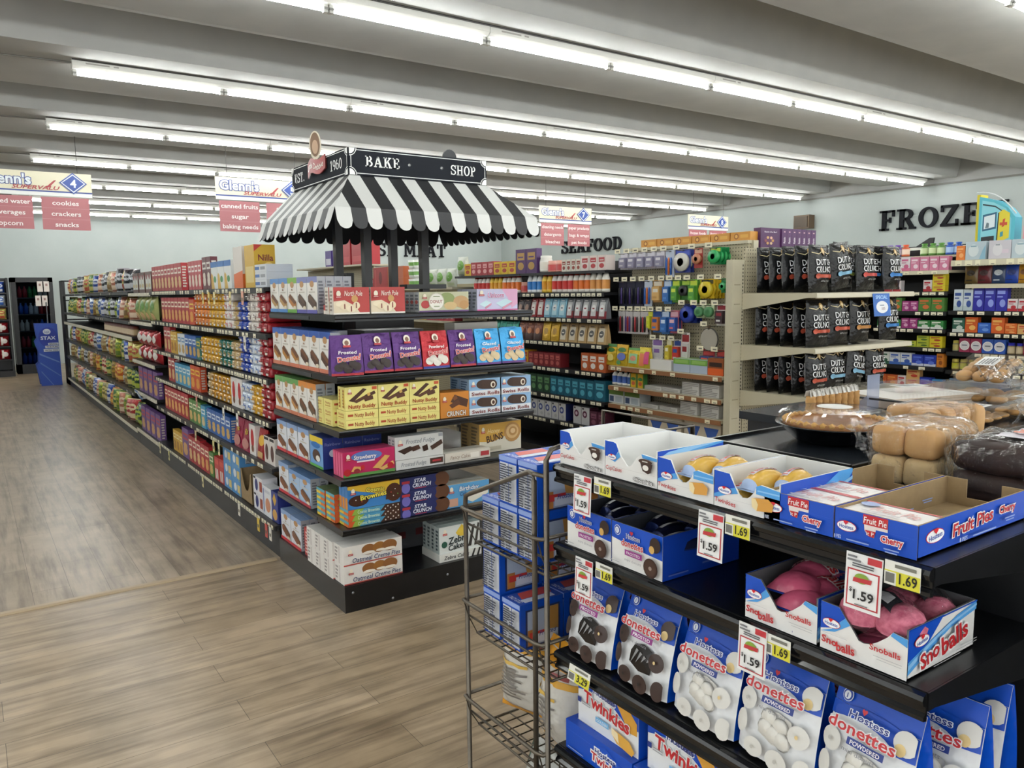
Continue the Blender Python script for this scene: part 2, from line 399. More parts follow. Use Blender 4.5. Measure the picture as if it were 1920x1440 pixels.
# precast ceiling: broad flat ribs with deep troughs between them
prof = []
k = -4
while 4.70+2.55*k < YB+.2:
    a, f = 4.70+2.55*k, 6.13+2.55*k
    prof += [(a-.14, 4.16), (a, CZ), (f, CZ), (f+.09, CZ+.012), (f+.2, 4.16)]
    k += 1
prof = [p for p in prof if YF-1.5 < p[0] < YB+1.5]
mb = MB(); c = 'ceiling_paint'
poly = prof + [(prof[-1][0], 4.4), (prof[0][0], 4.4)]
mb.prism(poly, 'x', XL, XR, c); struct('ceiling', mb)
mb = MB(); mb.box(XL-.15, XR+.15, YB, YB+.15, 0, 3.47, 'wall_paint'); mb.box(XL-.15, XR+.15, YB+.01, YB+.15, 3.47, 4.4, 'ceiling_paint'); struct('wall_back', mb)
mb = MB(); mb.box(XR, XR+.15, YF, YB, 0, 3.47, 'wall_paint'); mb.box(XR+.01, XR+.15, YF, YB, 3.47, 4.4, 'ceiling_paint'); struct('wall_right', mb)
mb = MB(); mb.box(XL-.15, XL, YF, YB, 0, 4.4, 'wall_paint'); struct('wall_left', mb)
mb = MB(); mb.box(XL-.15, XR+.15, YF-.15, YF, 0, 4.4, 'wall_paint'); struct('wall_front', mb)
mb = MB(); mb.box(XR-.03, XR, YF, YB, 3.455, 3.485, '#77756f'); struct('trim_2', mb)

# unseen windows added to front and left walls: glowing panes brighten the goods
wn = 1
for kind, spans in (('front', ((-3.7, -.9), (-.7, 2.1), (2.3, 5.1), (5.3, 8.1), (8.3, 11.1), (11.3, 14.1))), ('left', ((-2.9, -.2), (0, 2.7), (2.9, 5.6)))):
    for a0, a1 in spans:
        m = MB(); z0, z1 = .5, 2.75
        B = (lambda x0, x1, d0, d1, u0, u1, c: m.box(x0, x1, YF+d0, YF+d1, u0, u1, c)) if kind == 'front' else (lambda x0, x1, d0, d1, u0, u1, c: m.box(XL+d0, XL+d1, x0, x1, u0, u1, c))
        B(a0, a1, .005, .02, z0, z1, 'fill_pane')
        for f0, f1, u0, u1 in ((a0-.06, a0, z0-.06, z1+.06), (a1, a1+.06, z0-.06, z1+.06), (a0, a1, z0-.06, z0), (a0, a1, z1, z1+.06), ((a0+a1)/2-.025, (a0+a1)/2+.025, z0, z1)): B(f0, f1, .005, .06, u0, u1, '#6f7276|m')
        struct(f'added_window_{wn}', m); wn += 1

# ---------------------------------------------------------------- fluorescent strips
def make_strip(n):
    L = 1.23*n; m = MB()
    m.prism([(-.068, .055), (-.068, .008), (-.04, -.014), (.04, -.014), (.068, .008), (.068, .055)], 'x', .0, L, '#e4e4de')
    m.box(.1, .28, -.0685, -.068, .024, .036, '#a9a6a0'); m.box(.31, .35, -.0685, -.068, .024, .036, '#a9a6a0')
    hs = m.mesh('housing'); parts = [('housing', hs)]
    for i in range(n):
        t = MB(); t.lathe([(.019, 1.23*i+.04), (.019, 1.23*(i+1)-.04)], 8, 'tube_glow', (0, 0, -.042), 'x'); parts.append(('tube', t.mesh('tube')))
    for i in range(n+1):
        t = MB()
        for dx in ((.006,) if i == 0 else (-.034,) if i == n else (-.034, .006)):
            t.box(1.23*i+dx, 1.23*i+dx+.028, -.016, .016, -.068, -.008, '#d5d5d0')
            t.box(1.23*i+dx-.002, 1.23*i+dx+.03, -.022, .022, -.05, -.036, '#8b8b88')
        parts.append(('socket', t.mesh('socket')))
    return parts
STRIPS = {n: make_strip(n) for n in (1, 2)}
ORD = 'first second third fourth fifth sixth seventh eighth ninth tenth eleventh twelfth thirteenth fourteenth fifteenth sixteenth seventeenth eighteenth nineteenth twentieth twenty-first twenty-second twenty-third twenty-fourth twenty-fifth twenty-sixth'.split()
def strip(x, y, n, label):
    r = thing('fluorescent_light', label, 'ceiling light', (x, y, CZ-.056), 'fluorescent strips under the ceiling ribs')
    for nm, me in STRIPS[n]:
        o = bpy.data.objects.new(nm, me); COL.objects.link(o); o.parent = r
ROWS = [5.12+2.55*k for k in range(-3, 7)]
for ri, y in enumerate(ROWS):
    rl = ORD[len(ROWS)-1-ri]
    x = .875; i = 0
    segs = [2]*5 + [1]
    for n in segs:
        lab = f'white fluorescent strip, {ORD[len(segs)-1-i]} from right wall, {rl} row from the back wall'.replace('right wall', 'the frozen wall')
        strip(x, y, n, lab); x += 1.23*n+.004; i += 1
    for j, (x, n) in enumerate(((-3.9, 2), (-1.42, 1))):
        strip(x, y, n, f'white fluorescent strip past the aisle end, {ORD[j]} from side wall, {rl} row from back')
    m = MB(); m.tube([(.874, y-.02, CZ-.02), (.2, y-.02, CZ-.035), (-.17, y-.02, CZ-.02)], .008, '#6b6964', 6)
    tag(m.build('electric_cable'), f'thin grey cable joining two ceiling strips, {rl} row from the back wall', 'cable', 'cables between the ceiling strips')
    m = MB(); m.tube([(.874, y-.076, CZ-.006), (14.6, y-.076, CZ-.006)], .006, '#3f3d3a', 6)
    tag(m.build('conduit'), f'thin dark conduit beside ceiling strips, {rl} row from the back wall', 'conduit', 'conduits beside the ceiling strips')

# ---------------------------------------------------------------- wall letters
def wall_sign(name, text, label, fn, h, wid, n_vec, sp=.12):
    o0 = Vector(fn(0, 0, 0)); r = thing(name, label, 'wall sign', o0)
    total = slab_width(text, sp)*h; k = wid/total; x = 0
    for ch in text:
        w = SLAB[ch][0]
        if ch != ' ':
            m = MB(); slab_text(m, ch, lambda a, b, d, x=x: fn(x*h*k+a*k, b, d), h, '#16171c|d', .05); m.build('letter', r)
        x += w+sp
wall_sign('frozen_sign', 'FROZEN', 'large black slab letters reading FROZEN on white wall', lambda a, b, d: (XR-.012-d, 8.64-a, 2.7+b), .38, 2.29, None)
wall_sign('seafood_sign', 'SEAFOOD', 'black slab letters reading SEAFOOD on white wall', lambda a, b, d: (XR-.012-d, 18.58-a, 2.72+b), .36, 2.6, None)
wall_sign('meat_sign', 'FRESH MEAT', 'black slab letters reading FRESH MEAT on far wall behind striped awning', lambda a, b, d: (9.25+a, YB-.012-d, 2.72+b), .4, 3.35, None)
m = MB(); m.prism([(10.1, 2.86), (10.47, 2.86), (10.47, 3.14), (10.1, 3.14)], 'x', XR-.2, XR-.01, '#5c4a38'); 
r = thing('wall_speaker', 'small brown box speaker high on white wall', 'speaker', (XR-.1, 10.28, 2.86)); m.build('cabinet', r)
m = MB(); m.box(XR-.215, XR-.2, 10.13, 10.44, 2.89, 3.11, '#46392c'); m.build('grille', r)
# ---------------------------------------------------------------- shelving
class Face:
    """a shelf front: 'x' looks toward -x with its length along y; 'y' looks toward -y with its length along x"""
    def __init__(s, kind, f): s.k, s.f = kind, f
    def P(s, a, d, z): return (s.f+d, a, z) if s.k == 'x' else (a, s.f+d, z)
    def box(s, m, a0, a1, d0, d1, z0, z1, c):
        if s.k == 'x': m.box(s.f+d0, s.f+d1, a0, a1, z0, z1, c)
        else: m.box(a0, a1, s.f+d0, s.f+d1, z0, z1, c)
    def prism(s, m, prof, a0, a1, c):     # prof [(d, z)]
        m.prism([(s.f+d, z) for d, z in prof], 'y' if s.k == 'x' else 'x', a0, a1, c)
    @property
    def rz(s): return -PI/2 if s.k == 'x' else 0
def rail(F, a0, a1, z, parent, c, tagc, rng, dens=.6, h=.034, d=0):
    m = MB(); F.box(m, a0+.004, a1-.004, d-.010, d+.002, z-h, z-.002, c)
    if tagc:
        a = a0+.03
        while a < a1-.07:
            wd = rng.uniform(.04, .06)
            if rng.random() < dens:
                q = [F.P(a, d-.0112, z-h+.003), F.P(a+wd, d-.0112, z-h+.003), F.P(a+wd, d-.0112, z-.005), F.P(a, d-.0112, z-.005)]
                m.face(q, tagc)
                q = [F.P(a+wd*.2, d-.0116, z-h+.008), F.P(a+wd*.7, d-.0116, z-h+.008), F.P(a+wd*.7, d-.0116, z-h+.013), F.P(a+wd*.2, d-.0116, z-h+.013)]
                m.face(q, '#6d6a5c')
            a += wd + rng.uniform(.006, .03)
    return m.build('price_rail', parent)
def shelf(F, a0, a1, z, depth, parent, body, th=.022, **r):
    m = MB(); F.box(m, a0+.002, a1-.002, 0, depth, z-th, z, body); s = m.build('shelf', parent, o=F.P((a0+a1)/2, 0, z))
    if r: rail(F, a0, a1, z, s, **r)
    return s
def unit(name, label, F, a0, a1, depth, height, base_z, c, panel, sections, kick=True, thick=.03, base_depth=None, up=None):
    r = thing(name, label, 'shelving', F.P((a0+a1)/2, depth/2, 0))
    bd = base_depth or depth
    m = MB(); F.box(m, a0, a1, .0, bd, base_z-.03, base_z, c); m.build('base_deck', r)
    m = MB(); F.box(m, a0, a1, .02, .05, 0, base_z-.031, c); m.build('kick_plate', r)
    for i in range(sections):
        b0, b1 = a0+(a1-a0)*i/sections, a0+(a1-a0)*(i+1)/sections
        m = MB(); F.box(m, b0+.003, b1-.003, depth+.002, depth+thick, .04, height, panel); m.build('back_panel', r)
    for i in range(sections+1):
        b = a0+(a1-a0)*i/sections
        m = MB(); F.box(m, b-.02, b+.02, depth+.031, depth+.08, 0, height+.01, up or c)
        m.build('upright', r)
    return r
RN = random.Random(3)
BT = dict(c='black_satin', tagc='#e9e4cb', rng=RN)

# long snack gondola beside the left aisle
G1 = Face('x', 1.45)
COOKIE_Z = [1.645, 1.37, 1.10, .84, .56]; MID_Z = [1.635, 1.345, .935, .60]; CHIP_Z = [1.65, 1.33, 1.165, .85, .55]
g1 = unit('cookie_gondola', 'black cookie and cracker shelving running back from the striped bake shop stand', G1, 4.625, 8.12, .47, 1.72, .205, 'black_satin', 'black_satin', 3)
for i in range(3):
    a0, a1 = 4.625+1.165*i, 4.625+1.165*(i+1)
    for z in COOKIE_Z: shelf(G1, a0, a1, z, .46, g1, 'black_satin', dens=.75, **BT)
    rail(G1, a0, a1, .205, g1, 'black_satin', '#e9e4cb', RN, .95)
g1b = unit('cracker_gondola', 'white-railed cracker section between cookie shelving and chip shelving', G1, 8.125, 9.30, .47, 1.72, .18, 'black_satin', 'black_satin', 1)
for z in MID_Z: shelf(G1, 8.125, 9.30, z, .46, g1b, 'black_satin', c='#d9d4c2', tagc='#f0ecd8', rng=RN, dens=.5)
rail(G1, 8.125, 9.30, .18, g1b, '#d3cdb9', '#ece6cf', RN, .4)
g1c = unit('chip_gondola', 'black chip shelving with low pale base rail at far end of aisle', G1, 9.305, 16.3, .47, 1.72, .15, 'black_satin', 'black_satin', 6)
for i in range(6):
    a0, a1 = 9.305+1.166*i, 9.305+1.166*(i+1)
    for z in CHIP_Z:
        if z == 1.165: shelf(G1, a0, a1, z, .46, g1c, 'black_satin', c='#d3cdb9', tagc=None, rng=RN, h=.045)
        else: shelf(G1, a0, a1, z, .46, g1c, 'black_satin', c='black_satin', tagc='#cfcab6', rng=RN, dens=.12)
    rail(G1, a0, a1, .15, g1c, '#d3cdb9', None, RN)

# bake shop stand
BX0, BX1, BY0, BY1 = 1.457, 2.64, 3.60, 4.61
BAKE_Z = [1.50, 1.20, .93, .685, .43]
bs = thing('bake_shop_stand', 'black display stand with black and white striped awning and slab-lettered sign', 'display stand', ((BX0+BX1)/2, (BY0+BY1)/2, 0))
FB, FL = Face('y', BY0), Face('x', BX0)
for z in BAKE_Z:
    m = MB(); m.prism([(BY0, z-.001), (BY0-.004, z-.006), (BY0-.004, z-.018), (BY0+.003, z-.024), (BY0+.003, z-.034), (BY0+.34, z-.034), (BY0+.34, z-.001)], 'x', BX0, BX1, 'black_metal')
    s = m.build('front_shelf', bs)
    m = MB(); m.box(BX0+.22, BX1-.01, BY0-.0046, BY0-.004, z-.017, z-.0075, '#34363b|m'); m.build('shelf_lip', s)
    m = MB(); m.box(BX0+.004, 1.84, BY0+.345, BY1-.01, z-.034, z-.001, 'black_metal'); s = m.build('side_shelf', bs)
    m = MB(); m.box(BX0-.0005, BX0+.0035, BY0+.35, BY1-.015, z-.028, z-.012, '#5a5d63|m'); m.build('shelf_lip', s)
    m = MB(); m.box(2.26, BX1-.004, BY0+.345, BY1-.01, z-.034, z-.001, 'black_metal'); m.build('side_shelf', bs)
m = MB(); m.box(BX0, BX1, BY0, BY0+.344, 0.0, .137, 'black_metal'); m.box(BX0+.002, BX1-.002, BY0+.346, BY1-.005, 0.0, .137, 'black_metal'); m.build('base', bs)
for bx, bz in ((1.50, .1), (1.72, .02), (2.05, .075)):
    m = MB(); m.lathe([(0, -.003), (.006, -.002), (.007, 0)], 10, '#9a9da2|m', (bx, BY0-.0005, bz), 'y'); m.build('bolt', bs)
m = MB(); m.box(1.86, 2.24, 4.28, 4.45, .138, 1.46, '#2b2c2f'); m.build('core_panel', bs)
for i, px in enumerate((1.80, 2.15)):
    for py in (3.97, 4.36):
        m = MB(); m.box(px-.022, px+.022, py-.022, py+.022, 1.50, 2.2, 'black_satin'); m.build('post', bs)
m = MB(); m.box(2.02, 2.27, 3.93, 4.02, 1.625, 1.65, 'black_satin'); m.build('cross_plate', bs)
# awning: four striped slopes with a hanging scalloped edge, dark inside
SX0, SX1, SY0, SY1, SZ0, SZ1 = 1.60, 2.40, 3.70, 4.50, 2.185, 2.315
HX0, HX1, HY0, HY1, HZ = 1.425, 2.575, 3.47, 4.54, 2.0
DROP, FLARE = .1, .035
def awning(nm, t0, t1, b0, b1, out, n):
    """t0-t1 along the sign's foot, b0-b1 along the hip line, both in the same sense"""
    t0, t1, b0, b1, out = map(Vector, (t0, t1, b0, b1, out)); t = MB(); inn = MB()
    nrm = (b1-b0).cross(t0-b0).normalized()
    if nrm.dot(out) < 0: nrm = -nrm
    down = Vector((0, 0, -DROP)) + out*FLARE
    for i in range(n):
        # stripes of equal width: the ends are cut by the hips
        u0, u1 = i/n, (i+1)/n
        c = '#d3d4d1' if i % 2 == 0 else '#26272a'
        B0, B1 = b0.lerp(b1, u0), b0.lerp(b1, u1)
        L = (b1-b0); kx = (t0-b0).dot(L)/L.length_squared; ky = (t1-b0).dot(L)/L.length_squared
        rise = (t0-b0) - L*kx
        def up(u):
            f = 1.0
            if u < kx: f = u/kx
            if u > ky: f = (1-u)/(1-ky)
            return b0 + L*u + rise*f
        us = [u0] + [q for q in (kx, ky) if u0 < q < u1] + [u1]
        tops = [up(q) for q in us]
        t.face([B0, B1] + tops[::-1], c)
        inn.face([p - nrm*.006 for p in [B0, B1] + tops[::-1]], '#0b0b0d|d')
        sc = []
        for q in range(9):
            a = q/8; e = math.sqrt(max(0, 1-(2*a-1)**2))
            sc.append(B0.lerp(B1, a) + down*(.62+.38*e))
        t.face([B0] + sc + [B1], c); inn.face([p - out*.006 for p in [B0] + sc + [B1]], '#0b0b0d|d')
    p = t.build(nm, bs); inn.build('lining', p)
awning('awning_panel', (SX0, SY0, SZ0), (SX1, SY0, SZ0), (HX0, HY0, HZ), (HX1, HY0, HZ), (0, -1, 0), 15)
awning('awning_panel', (SX0, SY1, SZ0), (SX0, SY0, SZ0), (HX0, HY1, HZ), (HX0, HY0, HZ), (-1, 0, 0), 15)
awning('awning_panel', (SX1, SY0, SZ0), (SX1, SY1, SZ0), (HX1, HY0, HZ), (HX1, HY1, HZ), (1, 0, 0), 15)
awning('awning_panel', (SX1, SY1, SZ0), (SX0, SY1, SZ0), (HX1, HY1, HZ), (HX0, HY1, HZ), (0, 1, 0), 15)
def sign_board(name, mp, W, H, words_):
    m = MB(); k = '#1d2027|d'; wh = '#e7e8e6'
    f = lambda a, b, h=0: mp(a, b, h)
    m.faces([f(0,0,0), f(W,0,0), f(W,H,0), f(0,H,0), f(0,0,-.008), f(W,0,-.008), f(W,H,-.008), f(0,H,-.008)], [(0,1,2,3), (4,7,6,5), (0,4,5,1), (1,5,6,2), (2,6,7,3), (3,7,4,0)], k)
    # white corners with a notched inner border line
    n = .03
    for cx, cy2, sx, sy in ((0, 0, 1, 1), (W, 0, -1, 1), (W, H, -1, -1), (0, H, 1, -1)):
        pts = [(cx, cy2)] + [(cx+sx*n*math.cos(a), cy2+sy*n*math.sin(a)) for a in [PI/2*i/6 for i in range(7)]]
        m.face([f(a, b, .0008) for a, b in pts], wh)
        arc = [(cx+sx*(n+.006)*math.cos(a), cy2+sy*(n+.006)*math.sin(a)) for a in [PI/2*i/6 for i in range(7)]]
    o, q = .007, .0035
    for x0, y0, x1, y1 in ((n+.004, o, W-n-.004, o+q), (n+.004, H-o-q, W-n-.004, H-o), (o, n+.004, o+q, H-n-.004), (W-o-q, n+.004, W-o, H-n-.004)):
        m.face([f(x0, y0, .0008), f(x1, y0, .0008), f(x1, y1, .0008), f(x0, y1, .0008)], wh)
    for cx, cy2, sx, sy in ((0, 0, 1, 1), (W, 0, -1, 1), (W, H, -1, -1), (0, H, 1, -1)):
        for i in range(8):
            a, b = PI/2*i/8, PI/2*(i+1)/8
            R1, R2 = n+.009, n+.0055
            m.face([f(cx+sx*R*math.cos(t), cy2+sy*R*math.sin(t), .0009) for R, t in ((R1, a), (R1, b), (R2, b), (R2, a))], wh)
    for s, a, b, h, wd in words_: slab_text(m, s, lambda x, y, d, a=a, b=b: f(a+x, b+y, .0012), h, wh, 0, .1, wd)
    m.build(name, bs)
sign_board('sign_board', flat((SX0, SY0-.006, SZ0), (1, 0, 0), (0, 0, 1), (0, -1, 0)), SX1-SX0, SZ1-SZ0, [('BAKE', .085, .045, .052, .19), ('SHOP', .575, .04, .052, .155)])
sign_board('sign_board', flat((SX0-.006, SY1, SZ0), (0, -1, 0), (0, 0, 1), (-1, 0, 0)), SY1-SY0, SZ1-SZ0, [('EST.', .05, .04, .052, .15), ('1960', .58, .04, .052, .15)])
sign_board('sign_board', flat((SX1+.006, SY0, SZ0), (0, 1, 0), (0, 0, 1), (1, 0, 0)), SY1-SY0, SZ1-SZ0, [])
for bx in (1.93, 2.12):
    m = MB(); m.lathe([(0, -.007), (.008, -.004), (.009, .003)], 10, '#c9cbcc|m', (bx, SY0-.004, SZ0+.07), 'y'); m.build('bolt', bs)
m = MB(); m.lathe([(0, -.004), (.042, -.004), (.042, .004), (0, .004)], 20, '#1b1e24', (2.19, SY0+.03, SZ1+.005), 'y', False); m.build('sign_tab', bs)
# topper: plain oval card above a red ribbon with white lettering
m = MB(); OC = Vector((SX0-.03, 4.06, SZ1+.062)); OU, ON = Vector((.7, -.714, 0)), Vector((-.714, -.7, 0))
def oval(rx, rz, h, dz=0): return [OC + OU*rx*math.cos(2*PI*i/28) + Vector((0, 0, dz+rz*math.sin(2*PI*i/28))) + ON*h for i in range(28)]
m.face(oval(.033, .074, 0), '#d6ccb8'); m.face(oval(.033, .074, -.004)[::-1], '#cfc6b4')
for i in range(28):
    p, q = oval(.033, .074, 0), oval(.033, .074, -.004); m.face([p[i], p[(i+1) % 28], q[(i+1) % 28], q[i]], '#cfc6b4')
m.face(oval(.027, .062, .001, .004), '#7d624c'); m.face(oval(.017, .036, .002, -.008), '#b89a80')
m.build('oval_card', bs)
m = MB()
rib = lambda u, v: (SX0-.022-.012*math.sin(u*PI), 4.20-.25*u, SZ0+.035+.075*v+.016*math.sin(u*2*PI)+.03*u)
m.grid(rib, 12, 2, '#9c2f30'); m.grid(lambda u, v: (rib(u, v)[0]+.006, rib(u, v)[1], rib(u, v)[2]), 12, 2, '#7c2526')
art(m, lambda a, b, h: Vector(rib(a/.27, b/.075)) + Vector((-h-.001, 0, 0)), .27, .075, [('t', 'Little Debbie', .5, .52, .42, '#eee6dc', {'w': .86, 'i': .15})], True)
m.build('ribbon_plaque', bs)

# beige chip end cap and the aisle shelving behind it
DX0, DX1, DY0, DY1 = 4.30, 5.46, 2.935, 3.50
FD = Face('y', DY0)
DUTCH_Z = [1.575, 1.228, .915]
dc = thing('chip_end_cap', 'beige metal end cap with pegboard back stacked with black chip bags', 'shelving', ((DX0+DX1)/2, 3.3, 0))
m = MB(); m.box(DX0+.06, DX1-.02, 3.505, 3.53, .1, 1.88, 'pegboard_beige'); m.build('back_panel', dc)
for x0, x1 in ((4.225, 4.345), (DX1-.06, DX1+.05)):
    m = MB(); m.box(x0, x1, 3.50, 3.555, 0, 1.80, 'beige_metal')
    for q in range(12): m.box(x0+.02, x1-.04, 3.4985, 3.50, .2+.13*q, .206+.13*q, '#8f876f')
    up = m.build('upright', dc)
    m = MB()
    for q in range(70): m.box(x1-.02, x1-.012, 3.4984, 3.4996, .1+.024*q, .113+.024*q, '#37332a')
    m.build('slot_grating', up)
for z in DUTCH_Z:
    m = MB(); m.box(DX0+.03, DX1, DY0+.008, DY1-.005, z-.022, z, 'beige_metal'); s = m.build('shelf', dc)
    m = MB(); m.prism([(DY0, z-.034), (DY0-.006, z-.03), (DY0-.003, z-.002), (DY0+.007, z-.001), (DY0+.007, z-.034)], 'x', DX0+.03, DX1, '#c6c0ab'); m.build('price_rail', s)
    for bx in (DX0+.024, DX1+.001):
        m = MB(); m.prism([(DY0+.06, z-.03), (DY1-.003, z-.11), (DY1-.003, z), (DY0+.002, z), (DY0+.002, z-.03)], 'x', bx, bx+.004, 'beige_metal'); m.build('bracket', s)
m = MB(); m.box(DX0, DX1, DY0, DY1-.005, 0, .15, 'beige_metal'); m.build('base', dc)

G2 = Face('x', 4.23)
g2p = unit('pegboard_gondola', 'beige pegboard shelving hung with stationery beside the black chip bags', Face('x', 4.24), 3.575, 4.735, .235, 1.93, .15, 'beige_metal', 'pegboard_beige', 1, base_depth=.22)
PEG_Z = [1.005, .845, .70, .50]
for z in PEG_Z: shelf(G2, 3.575, 4.735, z, .235, g2p, 'beige_metal', c='#8a5f3e', tagc='#ece3c4', rng=RN, dens=.35)
g2c = unit('coffee_gondola', 'black shelving of coffee bags between pegboard shelving and bake shop stand', G2, 4.785, 7.15, .43, 1.86, .2, 'black_satin', 'black_satin', 2)
COF_Z = [1.59, 1.375, 1.165, .935, .695, .47]
for i in range(2):
    for z in COF_Z: shelf(G2, 4.785+1.18*i, 5.965+1.18*i, z, .40, g2c, 'black_satin', dens=.85, **BT)
    shelf(G2, 4.785+1.18*i, 5.965+1.18*i, 1.77, .36, g2c, 'black_satin')
g2d = unit('canned_goods_gondola', 'beige shelving of boxed meals and red cases seen between the awning posts', G2, 7.2, 9.42, .43, 1.70, .2, 'beige_metal', 'pegboard_beige', 2)
for i in range(2):
    for z in (1.66, 1.3): shelf(G2, 7.2+1.11*i, 8.31+1.11*i, z, .40, g2d, 'beige_metal')
g2e = unit('tall_beige_gondola', 'tall beige pegboard shelving with red and purple totes on top', G2, 9.48, 11.9, .43, 1.96, .2, 'beige_metal', 'pegboard_beige', 2)
for i in range(2): shelf(G2, 9.48+1.21*i, 10.69+1.21*i, 1.985, .40, g2e, 'beige_metal')
m = MB(); m.box(4.4, 4.42, 9.49, 11.88, 1.5, 1.955, 'pegboard_beige'); m.build('front_panel', g2e)

G3 = Face('x', 7.0)
g3a = unit('medicine_gondola', 'black medicine shelving with cream price tags behind the clear bakery boxes', G3, 2.05, 3.45, .38, 1.95, .2, 'black_satin', 'pegboard_beige', 1)
MED_A = [1.40, 1.215, 1.045, .885, .72]
MED_B = [1.565, 1.39, 1.235, 1.07, .90, .70]
shelf(G3, 2.05, 3.45, 1.83, .3, g3a, 'beige_metal', c='#cfc9b0', tagc='#ebe6c8', rng=RN, dens=.6, h=.05)
shelf(G3, 2.05, 3.32, 1.625, .12, g3a, 'beige_metal', c='#c9c2aa', tagc=None, rng=RN, d=0)
m = MB(); m.box(7.37, 7.378, 2.06, 3.44, .3, 1.42, 'pegboard_dark'); m.build('dark_panel', g3a)
for z in MED_A: shelf(G3, 2.05, 3.45, z, .36, g3a, 'black_satin', dens=.75, **BT)
g3b = unit('remedy_gondola', 'remedy shelving seen past the end of the black chip bags', G3, 3.46, 5.9, .38, 1.95, .2, 'black_satin', 'black_satin', 2)
for i in range(2):
    a0, a1 = 3.46+1.22*i, 4.68+1.22*i
    shelf(G3, a0, a1, 1.75, .36, g3b, 'beige_metal', c='#cfc9b0', tagc='#ebe6c8', rng=RN, dens=.6)
    for z in MED_B: shelf(G3, a0, a1, z, .36, g3b, 'black_satin', dens=.7, **BT)
# freezer cases along the white wall
fc = thing('freezer_case', 'long white freezer case top below the frozen letters', 'freezer', (14.2, 6, 0))
m = MB(); m.box(13.8, 14.7, .5, 12.5, 0, 2.26, '#d7d8d0'); m.build('cabinet', fc)
m = MB(); m.box(13.78, 13.8, .5, 12.5, 2.12, 2.3, '#dfe0d6'); m.build('fascia', fc)
m = MB(); m.box(13.82, 13.9, 4.4, 8.0, 2.262, 2.32, '#1e1f22'); m.build('lamp_cover', fc)
for y in (7.15, 6.15):
    m = MB(); m.prism([(y, 2.32), (y+.28, 2.32), (y+.05, 2.46), (y-.02, 2.46)], 'x', 13.83, 13.88, '#1b1c1f'); m.build('fin', fc)

# front dessert rack
RX, RY0, RY1 = 1.155, .575, 1.487
RACK_Z = [1.183, .985, .705, .452]
rk = thing('dessert_rack', 'black metal rack of packaged cakes and donuts beside the wire rack', 'shelving', (1.4, 1.03, 0))
LIP = [(.004, .0), (-.004, -.003), (-.007, -.010), (-.004, -.018), (.003, -.022), (.004, -.032), (-.002, -.038), (-.002, -.044), (.008, -.046), (.008, -.001)]
for i, z in enumerate(RACK_Z):
    m = MB(); m.prism([(RX+.009, z), (RX+.009, z-.03), (RX+.40, z-.03), (RX+.40, z)], 'y', RY0, RY1, 'black_metal'); s = m.build('shelf', rk)
    m = MB(); m.prism([(RX+d, z+h) for d, h in LIP], 'y', RY0-.002, RY1+.002, 'black_gloss'); m.build('shelf_lip', s)
    for yy in (RY0-.003, RY1):
        m = MB(); m.prism([(RX+.03, z-.03), (RX+.40, z-.085), (RX+.40, z-.0005), (RX+.009, z-.0005), (RX+.009, z-.03)], 'y', yy, yy+.003, 'black_metal'); m.build('bracket', s)
m = MB(); m.box(RX+.402, RX+.42, -.5, RY1, .05, 1.175, 'black_satin'); m.build('back_panel', rk)
for yy in (-.02, RY0-.02, RY1-.045):
    m = MB(); m.box(RX+.421, RX+.45, yy, yy+.04, 0, 1.17, 'black_satin'); m.build('upright', rk)
m = MB(); m.box(RX, RX+.40, -.4, RY1, .0, .16, 'black_metal'); m.build('base', rk)
# low black bakery table behind it
bt = thing('bakery_table', 'glossy black bakery table holding pie, bread and clear cake boxes', 'table', (2.6, 1.2, 0))
m = MB(); m.box(1.615, 3.5, 1.0, 1.395, 1.172, 1.198, 'table_black'); m.build('table_top', bt, bevel=.003)
m = MB(); m.box(1.605, 3.5, .99, 1.0, 1.15, 1.202, 'black_metal'); m.box(1.605, 3.5, 1.395, 1.405, 1.15, 1.206, 'black_metal'); m.box(1.605, 1.615, .99, 1.405, 1.15, 1.206, 'black_metal'); m.build('edge_rim', bt)
m = MB(); m.box(1.66, 3.4, 1.02, 1.38, 0, 1.17, 'black_satin'); m.build('body', bt)
# ---------------------------------------------------------------- goods: one of each kind, copied where it stands
class Proto:
    def __init__(s, name, desc, cat, mesh, parts=(), w=.1, d=.1, h=.1):
        s.name, s.desc, s.cat, s.parts, s.w, s.d, s.h = name, desc, cat, parts, w, d, h
        if parts: s.o = bpy.data.objects.new(name, None)
        else: s.o = bpy.data.objects.new(name, mesh)
        s.ch = []
        for p in parts:
            c = bpy.data.objects.new(p[0], p[1]); s.ch.append(c)
            if len(p) > 2: c['label'] = p[2]
        s.used = False
    def put(s, x, y, z, rz, label, group, sc=(1, 1, 1), rx=0, ry=0):
        o = s.o.copy(); COL.objects.link(o)
        for c in s.ch:
            k = c.copy(); COL.objects.link(k); k.parent = o
        z += max(0, -rx)*s.d*sc[1] + abs(math.sin(ry))*s.w/2 + (.0012 if rx or ry else 0)
        o.location = (x, y, z); o.rotation_euler = (rx, ry, rz); o.scale = sc
        WORLD[o.name] = Vector((x, y, z))
        return tag(o, label, s.cat, group)
LABELS = {}
